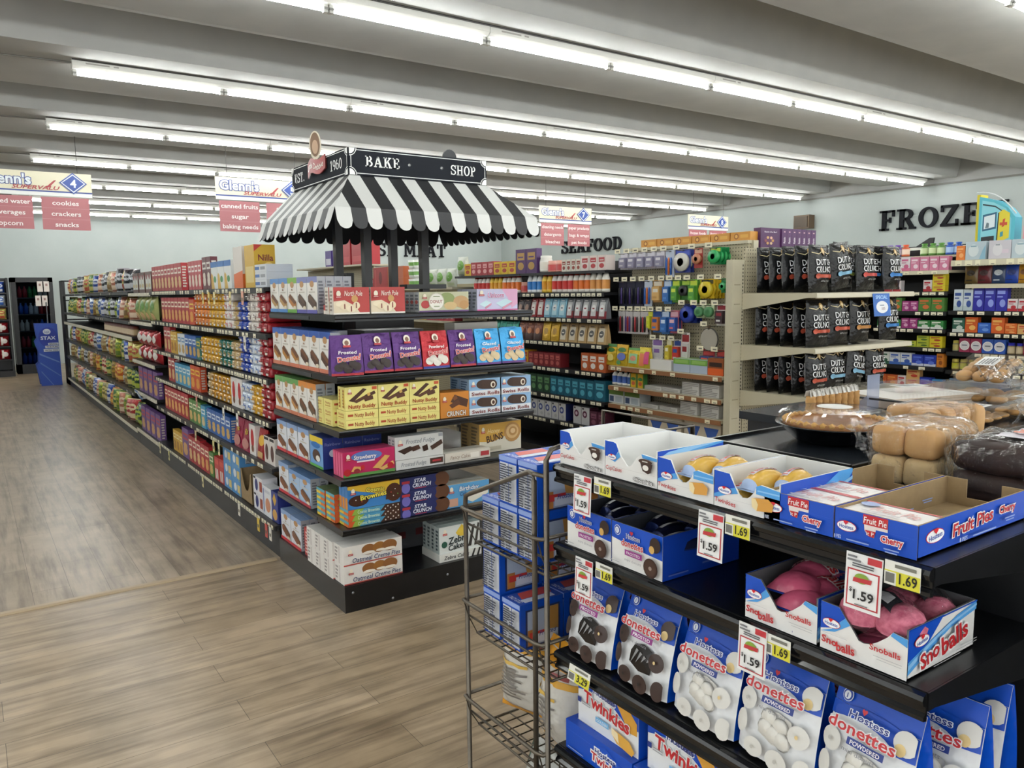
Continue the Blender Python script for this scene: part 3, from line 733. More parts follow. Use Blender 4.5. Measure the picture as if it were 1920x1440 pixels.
def carton(name, desc, w, d, h, base, front=(), left=None, right=None, top=None, topc=None, sidec=None, cat='box', bevel=0, backc=None):
    m = MB(); sc = sidec or base
    m.box(-w/2, w/2, 0, d, 0, h, sc, f=base, t=topc or base, k=backc or base)
    art(m, flat((-w/2, 0, 0), (1, 0, 0), (0, 0, 1), (0, -1, 0)), w, h, front)
    if left: art(m, flat((-w/2, d, 0), (0, -1, 0), (0, 0, 1), (-1, 0, 0)), d, h, left)
    if right: art(m, flat((w/2, 0, 0), (0, 1, 0), (0, 0, 1), (1, 0, 0)), d, h, right)
    if top: art(m, flat((-w/2, 0, h), (1, 0, 0), (0, 1, 0), (0, 0, 1)), w, d, top)
    return Proto(name, desc, cat, m.mesh(name), w=w, d=d, h=h)
def wr(u, v, a, s): return a*(math.sin(23*u+7*s)*math.sin(17*v+3*s)+.6*math.sin(41*v+13*u+s))
def bag(name, desc, w, h, d, base, ops=(), style='pillow', cat='bag', back=None, seed=1, edge=None, fold=.04, e=.0012):
    """style: pillow (sealed at both ends) or stand (flat bottom, pinched top)"""
    m = MB()
    def dep(u, v):
        if style == 'pillow':
            return d/2*(max(0, math.sin(PI*u))**.55)*(max(0, math.sin(PI*min(1, max(0, (v-.03)/.94))))**.5)
        t = max(0, 1-v**1.7)
        return d/2*(.06+.94*t)*(1-.22*abs(2*u-1)**5)
    def S(u, v, s):
        ww = w*(1 - (.05*math.sin(PI*v) if style == 'pillow' else .03*v))
        y = d/2 + s*dep(u, v) + wr(u, v, (.004 if style == 'pillow' else .0012)*h/.25, seed)*math.sin(PI*u)*math.sin(PI*v)*s
        zz = v*h - (0 if style == 'pillow' else 0)
        return Vector(((u-.5)*ww, y, zz))
    nu, nv = 10, 14
    m.grid(lambda i, j: S(i, j, -1), nu, nv, base)
    m.grid(lambda i, j: S(1-i, j, 1), nu, nv, back or base)
    if style == 'stand':
        for u in (0, 1):
            q = lambda i, j, u=u: S(u, j, -1).lerp(S(u, j, 1), i) + Vector(((.5-u)*2*.014*(1-abs(2*i-1))*min(1, j*2), 0, 0))
            m.grid(q, 2, nv, edge or back or base)
        m.face([S(0, 0, -1), S(1, 0, -1), S(1, 0, 1), S(0, 0, 1)], base)
    def mp(a, b, hh):
        u, v = min(1, max(0, a/w)), min(1, max(0, b/h))
        return S(u, v, -1) + Vector((0, -hh-.0012, .0))
    if edge and style == 'pillow':
        art(m, mp, w, h, [('r', 0, .0, 1, fold, edge), ('r', 0, 1-fold, 1, 1, edge)], True, e, .0003)
    art(m, mp, w, h, ops, True, e, .0008)
    return Proto(name, desc, cat, m.mesh(name), w=w, d=d, h=h)
def lathe_item(name, desc, prof, n, cat, parts=None, sx=1, sy=1):
    """prof: list of (colour, [(r,h)...])"""
    m = MB(); R = max(r for _, p in prof for r, _ in p)
    for c, p in prof: m.lathe(p, n, c, (0, R*sy, 0), 'z', True, sx, sy)
    return Proto(name, desc, cat, m.mesh(name), w=2*R*sx, d=2*R*sy, h=max(h for _, p in prof for _, h in p))
def bottle(name, desc, r, h, body, label, cap, cat='bottle', neck=.45, capr=.5):
    return lathe_item(name, desc, [(body, [(0, 0), (r, .004), (r, h*.18)]), (label, [(r*1.01, h*.18), (r*1.01, h*.62)]), (body, [(r, h*.62), (r*.98, h*.68), (r*neck, h*.84), (r*neck, h*.88)]), (cap, [(r*capr, h*.86), (r*capr, h), (0, h)])], 12, cat)
def jar(name, desc, r, h, body, label, cap, cat='jar'):
    return lathe_item(name, desc, [(body, [(0, 0), (r, .003), (r, h*.14)]), (label, [(r*1.01, h*.14), (r*1.01, h*.66)]), (body, [(r, h*.66), (r*.92, h*.76)]), (cap, [(r*.93, h*.76), (r*.93, h), (0, h)])], 12, cat)
def bars(x0, y0, x1, y1, n, c, seed=0):
    r = random.Random(seed); out = []
    for i in range(n):
        y = y1-(y1-y0)*(i+.5)/n; hh = (y1-y0)/n*.28
        out.append(('r', x0, y-hh, x0+(x1-x0)*r.uniform(.6, 1), y+hh, c))
    return out
def nutri(x0, y0, x1, y1, n=12, seed=0): return [('r', x0, y0, x1, y1, '#e9ebec')] + bars(x0+.03, y0+.02, x1-.03, y1-.02, n, '#5a5d63', seed)
def ribbon(cx, cy_, s, asp, txt=None):   # small red ribbon under a cream oval
    return [('e', cx, cy_+s*.75, s*.55*asp, s*.7, '#efe6d2'), ('r', cx-s*.8*asp, cy_-s*.28, cx+s*.8*asp, cy_+s*.28, '#a8282c'), ('r', cx-s*.6*asp, cy_-s*.06, cx+s*.6*asp, cy_+s*.06, '#f0d9cf')]
def oval_logo(cx, cy_, r, asp, rot=0, txt='Hostess'):
    return [('e', cx, cy_, r*1.75*asp, r*.82, '#c8252f'), ('e', cx, cy_, r*1.66*asp, r*.73, '#f4f5f7'), ('t', txt, cx, cy_-.02*r, r*.62, '#1d3f9e', {'w': 2.5*r*asp, 'b': .02, 'rot': rot}), heart(cx-.06*r*asp, cy_+r*.62, r*.42, asp, '#d0222c')]

P = {}
# ------------------------------------------- bake shop goods
SPINE = dict(sidec='#9ea2aa')
def tall(nm, desc, top, cake, w=.146, h=.19, d=.045, bg='#e9e6e0', foot=None):
    asp = h/w
    f = [('r', 0, .84, 1, 1, top), ('e', .5, .8, .2, .09, '#b98d5f'), ('r', .2, .56, .8, .6, '#c9c4ba'), ('t', 'Mini', .5, .66, .06, '#8d5f3e', {'i': .2}),
         ('p', [(.12, .46), (.3, .54), (.92, .3), (.9, .16), (.7, .1), (.14, .32)], cake), ('p', [(.12, .46), (.3, .54), (.92, .3), (.74, .24)], '#6e452b' if cake != '#4b3427' else '#5c4232'), ('e', .78, .15, .16, .05, '#e0d4bd')]
    if foot: f += [('r', 0, 0, 1, .1, foot)]
    P[nm] = carton('snack_cake_box', desc, w, d, h, bg, f, right=bars(.15, .1, .85, .9, 9, '#6c7079', 3), left=bars(.15, .1, .85, .9, 9, '#6c7079', 4), topc=top, sidec='#a9adb4')
tall('tb', 'tall white snack cake box with blue top', '#5f8fc9', '#b08a52', foot='#4f87c6')
tall('tg', 'tall white snack cake box with green top', '#7fae4e', '#b27436', foot='#6aa548')
tall('tp', 'tall white snack cake box with purple foot', '#7f86b8', '#4b3427', foot='#5b57a0')
tall('ta', 'tall white oat bar box with blue band', '#3a62b0', '#b07a35', .146, .21, .05, foot='#c8765c')
tall('tc', 'tall white chocolate bar box with blue band', '#2f55a5', '#4a2c20', .146, .21, .05, foot='#c8765c')
tall('tn', 'tall white wafer box with green band', '#6aa05a', '#b98548', .13, .2, .05, foot='#c77a5c')
tall('to', 'tall white granola box with orange band', '#d98b3f', '#5a4632', .13, .2, .05, foot='#c77a5c')
tall('tm', 'tall muffin box with yellow lettering', '#8aa5cf', '#7a4424', .17, .18, .05, '#dfe2ea', '#c0303a')
tall('tl', 'tall pale blue muffin box with white lettering', '#6f95c8', '#8a5530', .175, .165, .05, '#a9c3e2', '#b03040')
P['rain'] = carton('snack_cake_box', 'deep blue box with rainbow and yellow top', .185, .11, .165, '#6f9fd6', [('r', 0, .8, 1, 1, '#e4c83d'), ('e', .45, .72, .35, .1, '#2e6fb5'), ('e', .5, .38, .3, .2, '#4b2f22'), ('e', .62, .3, .16, .1, '#e8e4dc'), ('r', 0, 0, 1, .08, '#57a447')], right=[('r', 0, 0, 1, 1, '#2a3a86'), ('t', 'Rainbow', .5, .8, .1, '#8a93c9', {'w': .8}), ('e', .5, .5, .2, .12, '#d5d8ea')], topc='#3a4a90')
P['santa'] = carton('snack_cake_box', 'red holiday roll box with white lettering', .188, .05, .132, '#b23a36', [('r', 0, 0, 1, .06, '#efe9dd'), ('p', [(0, .06), (.72, .06), (.6, .3), (.3, .52), (0, .48)], '#e3d3b6'), ('t', 'North Pole', .55, .78, .2, '#f3e6da', {'w': .5, 'i': .2}), ('c', .58, .57, .13, '#c9985a'), ('e', .17, .38, .12, .1, '#efe1c4'), ('e', .3, .28, .13, .12, '#ead9b8'), ('e', .48, .2, .13, .13, '#efe0c2'), ('e', .62, .32, .1, .14, '#ead8b5'), ('r', .28, .2, .31, .38, '#7a2f2a'), ('r', .46, .1, .49, .3, '#7a2f2a'), ('r', .6, .22, .63, .42, '#7a2f2a')] + ribbon(.13, .64, .16, .7), sidec='#d9d3c8', left=bars(.15, .1, .85, .9, 6, '#8c8078'))
P['santaflat'] = carton('snack_cake_box', 'small flat red and white box lying at shelf edge', .14, .1, .045, '#b9403c', [('r', 0, 0, 1, .4, '#e9dfd0')], topc='#c95650')
P['donut'] = carton('snack_cake_box', 'pale green apple donut box with round white badge', .30, .05, .105, '#c3c3a2', [('r', 0, 0, 1, .08, '#5b3a6e'), ('e', .12, .38, .085, .2, '#a83432'), ('e', .55, .66, .16, .3, '#8b9a5e'), ('e', .84, .5, .16, .3, '#c09a6c'), ('e', .62, .3, .13, .2, '#cdb07c'), ('e', .9, .34, .1, .22, '#b98d58'), ('c', .335, .52, .45, '#c8c3ad'), ('c', .335, .52, .4, '#ece8de'), ('t', 'DONUT', .335, .52, .17, '#8c2f2a', {'w': .24, 'b': .03}), ('r', .27, .75, .4, .79, '#7c8a5e'), ('r', .28, .26, .39, .3, '#7c8a5e')] + ribbon(.1, .7, .14, .4), left=bars(.1, .1, .9, .9, 5, '#70757c', 5) + [('e', .5, .5, .3, .1, '#b7564f')], sidec='#b9bcc0')
P['uni'] = carton('snack_cake_box', 'pink and pale blue cake box with pink script', .268, .05, .118, '#c6c3df', [('p', [(.6, 1), (1, 1), (1, .3), (.85, .1), (.75, .6)], '#dba6c6'), ('r', 0, 0, 1, .06, '#c24d8a'), ('p', [(.05, .3), (.22, .48), (.34, .36), (.18, .16)], '#c3dde4'), ('p', [(.45, .34), (.7, .55), (.86, .4), (.6, .14)], '#bfd9e2'), ('p', [(.18, .16), (.34, .36), (.34, .26), (.2, .07)], '#cf8fa5'), ('p', [(.6, .14), (.86, .4), (.86, .3), (.62, .04)], '#cf8fa5'), ('t', 'Unicorn', .45, .72, .24, '#c0458c', {'w': .4, 'o': '#f0e9f2', 'i': .2})] + ribbon(.1, .72, .15, .5), left=bars(.1, .1, .9, .9, 5, '#70757c', 6), sidec='#b3b5c4')
def dbag(nm, desc, base, line1, word, foot, donut, top=None):
    o = [('r', 0, 0, 1, .06, foot), ('e', .22, .2, .14, .1, donut), ('e', .5, .17, .15, .11, donut), ('e', .78, .22, .14, .11, donut), ('e', .35, .27, .13, .09, donut), ('e', .65, .29, .13, .09, donut), ('e', .5, .82, .12, .1, '#efe6d6'), ('e', .5, .81, .07, .06, '#7d5a48'), ('r', .38, .7, .62, .75, '#b03036'), ('t', line1, .5, .58, .085, '#f3f1ee', {'w': .58, 'b': .03, 'i': .1}), ('t', word, .5, .43, .12, '#c9312f', {'w': .66, 'b': .04, 'o': '#f4ece6', 'ow': .05, 'rot': 6}), ('t', '!', .86, .47, .15, '#d43b33', {'o': '#f4ece6', 'b': .04, 'rot': -12})]
    P[nm] = bag('donut_bag', desc, .163, .198, .075, base, o, 'stand', edge=base)
dbag('dbp', 'purple foil donut bag', '#4c2668|t', 'Frosted', 'Donuts', '#a82a33', '#2c1b15')
dbag('dbr', 'red foil donut bag', '#a3222b|t', 'Powdered', 'Donuts', '#27358c', '#e9e3d8')
dbag('dbb', 'bright blue foil donut bag', '#3c93c9|t', 'Glazed', 'Donuts', '#5d3379', '#d9c39b')
dbag('dbw', 'blue and white donut bag at row end', '#4d8fd0|t', 'Glazed', 'Donuts', '#2d4a94', '#e9dfc4')
NB = '#ece08a'
wafer = [('p', [(.1, .42), (.55, .92), (.66, .86), (.24, .36)], '#4a2d1f'), ('p', [(.22, .38), (.72, .68), (.8, .58), (.34, .3)], '#5a3826'), ('p', [(.6, .62), (.9, .78), (.94, .66), (.68, .5)], '#4a2d1f'), ('p', [(.55, .5), (.84, .58), (.86, .42), (.6, .34)], '#573423'), ('p', [(.66, .68), (.76, .72), (.77, .6), (.69, .56)], '#d2a95f')]
P['nbu'] = carton('wafer_bar_box', 'yellow wafer bar box standing upright', .174, .045, .117, NB, wafer + [('r', .82, .84, .97, .97, '#c0532f'), ('t', 'Nutty Buddy', .5, .17, .17, '#a23e1e', {'w': .84, 'b': .03})] + ribbon(.13, .74, .13, .6), left=[('r', .3, .1, .7, .9, '#d8b648')] + bars(.35, .1, .65, .9, 6, '#9a5a28', 2), top=[('r', .2, .2, .8, .8, '#e4c95c')])
P['nbf'] = carton('wafer_bar_box', 'yellow wafer bar box lying flat', .174, .115, .045, NB, [('t', 'Nutty Buddy', .58, .5, .46, '#a23e1e', {'w': .62, 'b': .03}), ('r', .06, .38, .22, .62, '#b04a2c')], left=[('t', 'Nutty', .5, .6, .3, '#b0622c', {'w': .6}), ('r', .2, .2, .8, .3, '#c08a3a')])
P['crunch'] = carton('wafer_bar_box', 'orange crunch bar box', .178, .06, .137, '#c9802f', [('p', [(.35, .62), (.5, .9), (.98, .66), (.92, .36)], '#4a2c1d'), ('p', [(.3, .5), (.62, .7), (.7, .52), (.4, .36)], '#5c3521'), ('p', [(.42, .8), (.55, .9), (.6, .74), (.47, .66)], '#7a4a26'), ('t', 'CRUNCH', .54, .16, .2, '#f0e8dc', {'w': .66, 'b': .045, 'o': '#6a3a1a'})] + ribbon(.14, .66, .13, .75), left=bars(.2, .1, .8, .9, 6, '#8b4a1a'))
P['swiss'] = carton('swiss_roll_box', 'pale blue swiss roll box', .212, .1, .098, '#8fb6dc', [('r', 0, 0, 1, .36, '#e6e9ee'), ('e', .42, .68, .2, .26, '#3a241a'), ('p', [(.4, .42), (.4, .94), (.74, .9), (.74, .38)], '#3f281c'), ('e', .74, .64, .12, .26, '#3a241a'), ('e', .73, .63, .075, .18, '#e6dccb'), ('e', .735, .62, .045, .11, '#4a2c1e'), ('t', 'Swiss Rolls', .5, .18, .2, '#7d2f2a', {'w': .86, 'b': .03})] + ribbon(.12, .62, .17, .45), left=bars(.15, .1, .85, .9, 6, '#4d6a8c'), topc='#b9cfe4', sidec='#9db9d6')
P['straw'] = carton('snack_cake_box', 'pink strawberry roll box', .284, .03, .128, '#b8285a', [('r', 0, 0, 1, .12, '#5d8f4a'), ('e', .45, .78, .3, .2, '#5c79b8'), ('t', 'Strawberry', .42, .76, .17, '#f4ecec', {'w': .44, 'b': .045, 'o': '#2f4f9c', 'i': .15}), ('r', .26, .55, .6, .61, '#f0d9df'), ('p', [(.55, .25), (.8, .72), (.9, .66), (.7, .2)], '#d9a860'), ('p', [(.68, .2), (.96, .45), (.98, .3), (.76, .12)], '#e0b56c'), ('p', [(.2, .42), (.36, .36), (.3, .16), (.14, .22)], '#d9a860'), ('e', .25, .22, .06, .1, '#8e2d33'), ('e', .07, .2, .07, .14, '#b3242c'), ('e', .36, .34, .04, .1, '#c02a30'), ('e', .9, .28, .06, .12, '#b3242c')] + ribbon(.09, .7, .15, .42), left=[('r', .2, .05, .8, .95, '#d8638a')], topc='#cf4a78', sidec='#c73c6c')
P['fudge'] = carton('snack_cake_box', 'white frosted fudge box standing upright', .284, .04, .12, '#d6d6d4', [('t', 'Frosted Fudge', .52, .76, .2, '#7b7f86', {'w': .6, 'i': .25}), ('p', [(.05, .4), (.3, .56), (.42, .44), (.18, .22)], '#38231a'), ('p', [(.3, .5), (.48, .58), (.52, .4), (.36, .3)], '#442a1f'), ('p', [(.55, .48), (.66, .56), (.68, .3), (.58, .24)], '#38231a'), ('p', [(.72, .44), (.96, .7), (.99, .5), (.76, .26)], '#412a20'), ('r', .9, .84, .99, .98, '#9b9da2')] + ribbon(.1, .66, .15, .42), left=bars(.2, .1, .8, .9, 6, '#8d9096'), topc='#dfe0df')
P['fudgef'] = carton('snack_cake_box', 'white frosted fudge box lying flat', .284, .115, .05, '#d6d6d4', [('t', 'Frosted Fudge', .36, .5, .44, '#7b7f86', {'w': .52, 'i': .25}), ('r', .7, .2, .98, .8, '#4a2e24'), ('r', .75, .4, .93, .6, '#a9343a')], topc='#e0e0de')
P['fancy'] = carton('snack_cake_box', 'cream fancy cake box lying flat', .29, .115, .05, '#d9d2c6', [('t', 'Fancy Cakes', .34, .5, .42, '#a0897a', {'w': .46, 'i': .25}), ('r', .78, .25, .97, .75, '#a9343a'), ('r', .55, .2, .74, .8, '#efe9df')], topc='#e2ddd2')
P['buns'] = carton('honey_bun_box', 'white and gold honey bun box', .29, .1, .168, '#e4ddcb', [('p', [(0, 1), (1, 1), (1, .55), (.6, .5), (.3, .35), (0, .4)], '#d0a043'), ('t', 'Honey', .34, .74, .16, '#e9d39a', {'w': .3, 'i': .25}), ('t', 'BUNS', .36, .5, .24, '#4a2d1c', {'w': .4, 'b': .04, 'rot': 8}), ('e', .78, .62, .2, .34, '#b98a50'), ('e', .78, .64, .15, .25, '#d8b47e'), ('e', .79, .65, .1, .16, '#b98a50'), ('e', .79, .66, .06, .09, '#dfc091'), ('r', .05, .08, .5, .2, '#c9c0aa')] + ribbon(.08, .72, .12, .5), left=bars(.15, .1, .85, .9, 7, '#7d6a50') , topc='#cfc7b6', sidec='#c4a36a')
P['cosu'] = carton('brownie_box', 'blue cosmic brownie box with yellow lettering', .288, .035, .12, '#3d7fc0', [('p', [(0, 1), (1, 1), (1, .62), (.55, .55), (0, .86)], '#e0b638'), ('e', .2, .34, .19, .24, '#3b2017'), ('p', [(.08, .2), (.34, .16), (.36, .5), (.12, .52)], '#42251a'), ('e', .88, .48, .16, .4, '#4a281a'), ('p', [(.72, .2), (1, .2), (1, .75), (.74, .6)], '#462619'), ('t', 'Cosmic', .52, .74, .2, '#f1e25a', {'w': .36, 'b': .045, 'o': '#3b2017', 'rot': -3}), ('t', 'Brownies', .48, .5, .22, '#f1e25a', {'w': .5, 'b': .045, 'o': '#3b2017', 'rot': 4})] + [('c', x, y, .025, c) for x, y, c in ((.82, .5, '#c93a3a'), (.9, .62, '#e8e8e8'), (.95, .4, '#5aa845'), (.14, .4, '#e8e8e8'), (.25, .3, '#d95c3a'), (.86, .34, '#e8e8e8'))] + ribbon(.09, .68, .15, .42), left=[('r', .1, 0, .9, .5, '#d98f35'), ('r', .1, .5, .9, 1, '#4b86c4')], topc='#c9762f')
P['cosf'] = carton('brownie_box', 'flat cosmic brownie box with rainbow edge', .288, .115, .029, '#43281d', [('p', [(0, 0), (0, 1), (.12, 1), (.06, 0)], '#cf5a2c'), ('p', [(.06, 0), (.12, 1), (.3, 1), (.2, 0)], '#8fae44'), ('p', [(.2, 0), (.3, 1), (.7, 1), (.6, 0)], '#4a93b8'), ('t', 'Cosmic Brownies', .38, .5, .6, '#d8ecc8', {'w': .42, 'b': .02})] + [('c', .7+.05*i, .3+.4*(i % 2), .13, '#e4ded4') for i in range(6)], left=[('r', 0, .5, 1, 1, '#5aa3b8'), ('r', 0, 0, .5, .5, '#e0c040'), ('r', .5, 0, 1, .5, '#d8702f')], topc='#6a7a55')
P['star'] = carton('snack_cake_box', 'dark blue star box with white lettering', .277, .115, .069, '#232a5e', [('e', .9, .5, .17, .6, '#5c3a26'), ('e', .72, .58, .06, .3, '#232a5e'), ('e', .12, .2, .09, .4, '#6d68b5'), ('t', 'STAR', .42, .7, .28, '#e6eaf6', {'w': .26, 'b': .05, 'i': .2}), ('t', 'CRUNCH', .46, .34, .3, '#e6eaf6', {'w': .4, 'b': .05, 'i': .2}), ('r', .03, .55, .2, .75, '#a8303a'), ('r', .3, .08, .55, .14, '#b0445a')], topc='#3a3f74')
P['bday'] = carton('snack_cake_box', 'sky blue birthday cake box', .275, .06, .128, '#5a9fd2', [('p', [(.42, .3), (.6, .55), (.98, .68), (.98, .4), (.6, .12)], '#e8e4d6'), ('r', .06, .05, .26, .4, '#c99b86'), ('t', 'Birthday', .52, .78, .2, '#e9eef4', {'w': .46, 'b': .04, 'o': '#2d5f98', 'i': .15}), ('t', 'Cakes', .42, .56, .16, '#3a5b8c', {'w': .24, 'b': .03, 'i': .15})] + ribbon(.11, .68, .16, .45), topc='#e0dcd0')
P['oat'] = carton('creme_pie_box', 'white oatmeal creme pie box', .325, .12, .098, '#e3dfda', [('r', 0, 0, 1, .07, '#b5524a'), ('e', .42, .68, .12, .28, '#8a5a30'), ('e', .6, .7, .11, .28, '#96642f'), ('e', .78, .7, .13, .3, '#8a5a30'), ('e', .42, .52, .1, .08, '#efe8da'), ('e', .62, .54, .08, .07, '#efe8da'), ('e', .78, .52, .1, .08, '#efe8da'), ('t', 'Oatmeal Creme Pies', .55, .25, .25, '#1f2f60', {'w': .82, 'b': .02, 'i': .2, 'o': '#e8e6e2'})] + ribbon(.11, .58, .18, .28), left=[('r', .46, .05, .6, .95, '#cfc9c6')] + bars(.1, .15, .4, .9, 4, '#a09a98'), topc='#e9e6e1', sidec='#e6e3df')
P['oatred'] = carton('creme_pie_box', 'red ended carton beside the white pie boxes', .1, .18, .16, '#b23a3c', bars(.2, .1, .8, .9, 7, '#e2c2bd'), sidec='#b8413f')
P['zebra'] = carton('snack_cake_box', 'zebra striped cake box standing upright', .26, .045, .15, '#dfe4e2', [('p', [(.4, .7), (.55, 1), (.7, .7), (.62, .55), (.48, .55)], '#e8c84a'), ('p', [(.7, .1), (.82, .9), (.88, .9), (.78, .1)], '#33302e'), ('p', [(.85, .1), (.95, .95), (.99, .9), (.92, .1)], '#33302e'), ('e', .12, .34, .07, .12, '#2d5a4a'), ('t', 'Zebra', .45, .48, .26, '#1d2a2c', {'w': .5, 'b': .04, 'i': .2, 'rot': 6}), ('t', 'Cakes', .42, .22, .22, '#1d2a2c', {'w': .42, 'b': .04, 'i': .2, 'rot': 6})] + ribbon(.13, .72, .13, .5), left=bars(.2, .1, .8, .9, 6, '#4c5a60'), topc='#c3d2cf', sidec='#b9c4c2')
P['zebraf'] = carton('snack_cake_box', 'zebra striped cake box lying flat underneath', .27, .2, .042, '#e6e6e0', [('t', 'Zebra Cakes', .4, .5, .5, '#26282a', {'w': .6, 'b': .03, 'i': .2}), ('p', [(.75, 0), (.82, 1), (.86, 1), (.8, 0)], '#33302e'), ('p', [(.88, 0), (.94, 1), (.98, 1), (.93, 0)], '#33302e')])
P['backcarton'] = carton('shipping_carton', 'grey shipping carton with red stamps in back', .4, .3, .2, '#5d5e62', [('r', .12, .3, .4, .5, '#6a2c30'), ('r', .58, .34, .86, .54, '#6a2c30')])

# ------------------------------------------- generic cracker / cookie goods on the long gondola
def slim(nm, name, desc, w, h, c, pic, d=.05, band='#e9ded0', top=None, n=0):
    P[nm] = carton(name, desc, w, d, h, c, [('r', .08, .62, .92, .84, band), ('r', .18, .68, .82, .78, c), ('e', .5, .26, .34, .16, pic), ('e', .5, .42, .3, .1, pic)], right=bars(.15, .1, .85, .9, 8, '#c8bfb4', n), topc=top or c)
slim('crk_red', 'cracker_box', 'red cracker box', .132, .225, '#a5262c', '#d6b27a', top='#8c2026')
slim('crk_pink', 'cracker_box', 'pinkish red wafer box', .1, .22, '#b8474d', '#e4cfc0', band='#f0e6e0')
slim('crk_dark', 'cracker_box', 'dark maroon cracker box', .12, .235, '#5c2028', '#d8cdbf', band='#d9d4cc')
slim('crk_long', 'cracker_box', 'tall red cracker box', .13, .215, '#a8202a', '#d9a25a', band='#f0e2c8')
slim('crk_orange', 'cracker_box', 'orange red cheese cracker box', .16, .2, '#c64a26', '#dd9a40', band='#e8c84a')
slim('crk_yellow', 'cracker_box', 'mustard yellow cracker box', .12, .19, '#d1a53a', '#a8742e', band='#efe3b0')
slim('crk_blue', 'cracker_box', 'bright blue cookie box', .125, .18, '#2a5ea8', '#c9a25c', band='#dfe8f2')
slim('crk_cyan', 'cracker_box', 'sky blue cookie box', .14, .18, '#4a9cc4', '#d9c48c', band='#e8f0ee')
slim('crk_green', 'cracker_box', 'green cracker box', .13, .19, '#4f7f3c', '#d4b06a', band='#e6e6c8')
slim('crk_purple', 'cracker_box', 'purple and red cracker box', .23, .26, '#6a4a86', '#c99a62', band='#b23038')
slim('crk_white', 'cracker_box', 'white and pale blue cracker box', .13, .18, '#dfe3e6', '#c7a566', band='#4f8bbf')
slim('crk_teal', 'cracker_box', 'teal cookie box', .13, .17, '#1f6a5e', '#caa35a', band='#d8c04c')
P['crk_case'] = carton('cracker_case', 'low display case of white cracker sleeves', .3, .14, .2, '#5a3b34', [('r', .04, .16, .48, .86, '#d9dcd6'), ('r', .52, .16, .96, .86, '#d9dcd6'), ('p', [(.04, .86), (.48, .86), (.3, .64), (.2, .64)], '#8a3a3c'), ('p', [(.52, .86), (.96, .86), (.78, .64), (.68, .64)], '#8a3a3c'), ('e', .26, .34, .16, .1, '#c9b788'), ('e', .74, .34, .16, .1, '#c9b788')], topc='#e2e4df')
P['header'] = carton('display_carton', 'yellow topped display carton behind the red cracker boxes', .9, .1, .25, '#b8322e', [('r', 0, .86, 1, 1, '#e2b42e'), ('r', .2, .9, .42, .96, '#a3372a'), ('r', .6, .9, .82, .96, '#a3372a')], topc='#e2b42e')
P['nilla'] = carton('wafer_box', 'large yellow vanilla wafer box', .2, .13, .262, '#c7a02c', [('p', [(0, 1), (.34, 1), (0, .8)], '#b8342c'), ('t', 'Nilla', .62, .7, .17, '#6e1f24', {'w': .62, 'b': .035}), ('e', .3, .38, .26, .15, '#d9b45a'), ('e', .62, .46, .24, .14, '#dcb95e'), ('e', .72, .3, .24, .14, '#c99f45'), ('r', 0, 0, 1, .06, '#b8932a')], right=[('r', .1, .12, .9, .5, '#d6c07a')] + bars(.2, .15, .8, .46, 6, '#8a7430'), left=bars(.2, .15, .8, .8, 8, '#8a7430'), topc='#d8b93f')
P['fish'] = carton('cracker_carton', 'large white and orange cracker carton', .2, .14, .265, '#d9d3cc', [('p', [(0, 0), (1, 0), (1, .42), (0, .34)], '#d0662b'), ('c', .75, .55, .2, '#cf6a2e'), ('c', .75, .55, .15, '#e9e4dc'), ('t', 'G', .76, .55, .18, '#3a5a44', {'b': .03})], right=[('r', 0, 0, 1, .38, '#d0662b')], topc='#e4e1dc')
P['fishtall'] = carton('cracker_carton', 'white milk-carton style cracker box with blue cap', .17, .12, .19, '#dfe2e0', [('p', [(0, 0), (.5, 0), (.3, .5), (.1, .6), (0, .5)], '#cfa84a'), ('e', .6, .35, .2, .12, '#4f8f5a'), ('r', 0, .8, 1, 1, '#2f6aae')], topc='#3a86c4')
P['topbox'] = carton('biscuit_box', 'flat white and blue biscuit box near shelf corner', .22, .16, .045, '#cfd3d8', [('r', 0, .3, .4, .7, '#3f68a8'), ('r', .5, .3, .9, .7, '#8d9096')], topc='#dfe2e4')
# packs of cookies stacked flat: rounded trays in film
def pack(nm, desc, c, c2, w=.1, d=.2, h=.062):
    m = MB()
    def sec(t, k=1.0, y=0):
        f = lambda q: math.copysign(abs(q)**.45, q)
        return Vector((-w/2*f(math.cos(t))*k, y, h/2+h/2*f(math.sin(t))*(k if k < 1 else 1)))
    N = 20; ys = ((-.004, .55), (0, .9), (.012, 1), (.06, .95), (.1, 1), (.15, .95), (d, .95))
    m.grid(lambda i, j: sec(2*PI*i, ys[round(j*6)][1], ys[round(j*6)][0]), N, 6, c+'|f')
    m.face([sec(2*PI*k/N, .55, -.004) for k in range(N)], c2)
    m.face([(-w*.4, -.012, h*.46), (w*.4, -.010, h*.46), (w*.4, -.012, h*.56), (-w*.4, -.010, h*.56)], c+'|f')
    art(m, lambda a, b, hh: sec(PI*(.22+.56*a/.16), 1.0, .02+b)+Vector((0, 0, hh+.001)), .16, .05, [('r', .1, .1, .9, .9, c2)], True)
    m.face([(-w*.34, -.0048, h*.2), (w*.1, -.0048, h*.2), (w*.1, -.0048, h*.42), (-w*.34, -.0048, h*.42)], '#d9d4cc')
    m.face([(-w*.1, -.0048, h*.62), (w*.34, -.0048, h*.62), (w*.34, -.0048, h*.8), (-w*.1, -.0048, h*.8)], c)
    P[nm] = Proto('cookie_pack', desc, 'cookie pack', m.mesh('cookie_pack'), w=w, d=d, h=h)
pack('pk_red', 'dark red cookie pack', '#8f1f27', '#a8343a')
pack('pk_yel', 'yellow cookie pack', '#cf9f2c', '#b57f2a')
pack('pk_org', 'orange cookie pack', '#cf7a25', '#b8602a')
pack('pk_blu', 'royal blue cookie pack', '#23409a', '#3b5cb8')
pack('pk_wht', 'white and brown cookie pack', '#d9d3cc', '#5d3a34')
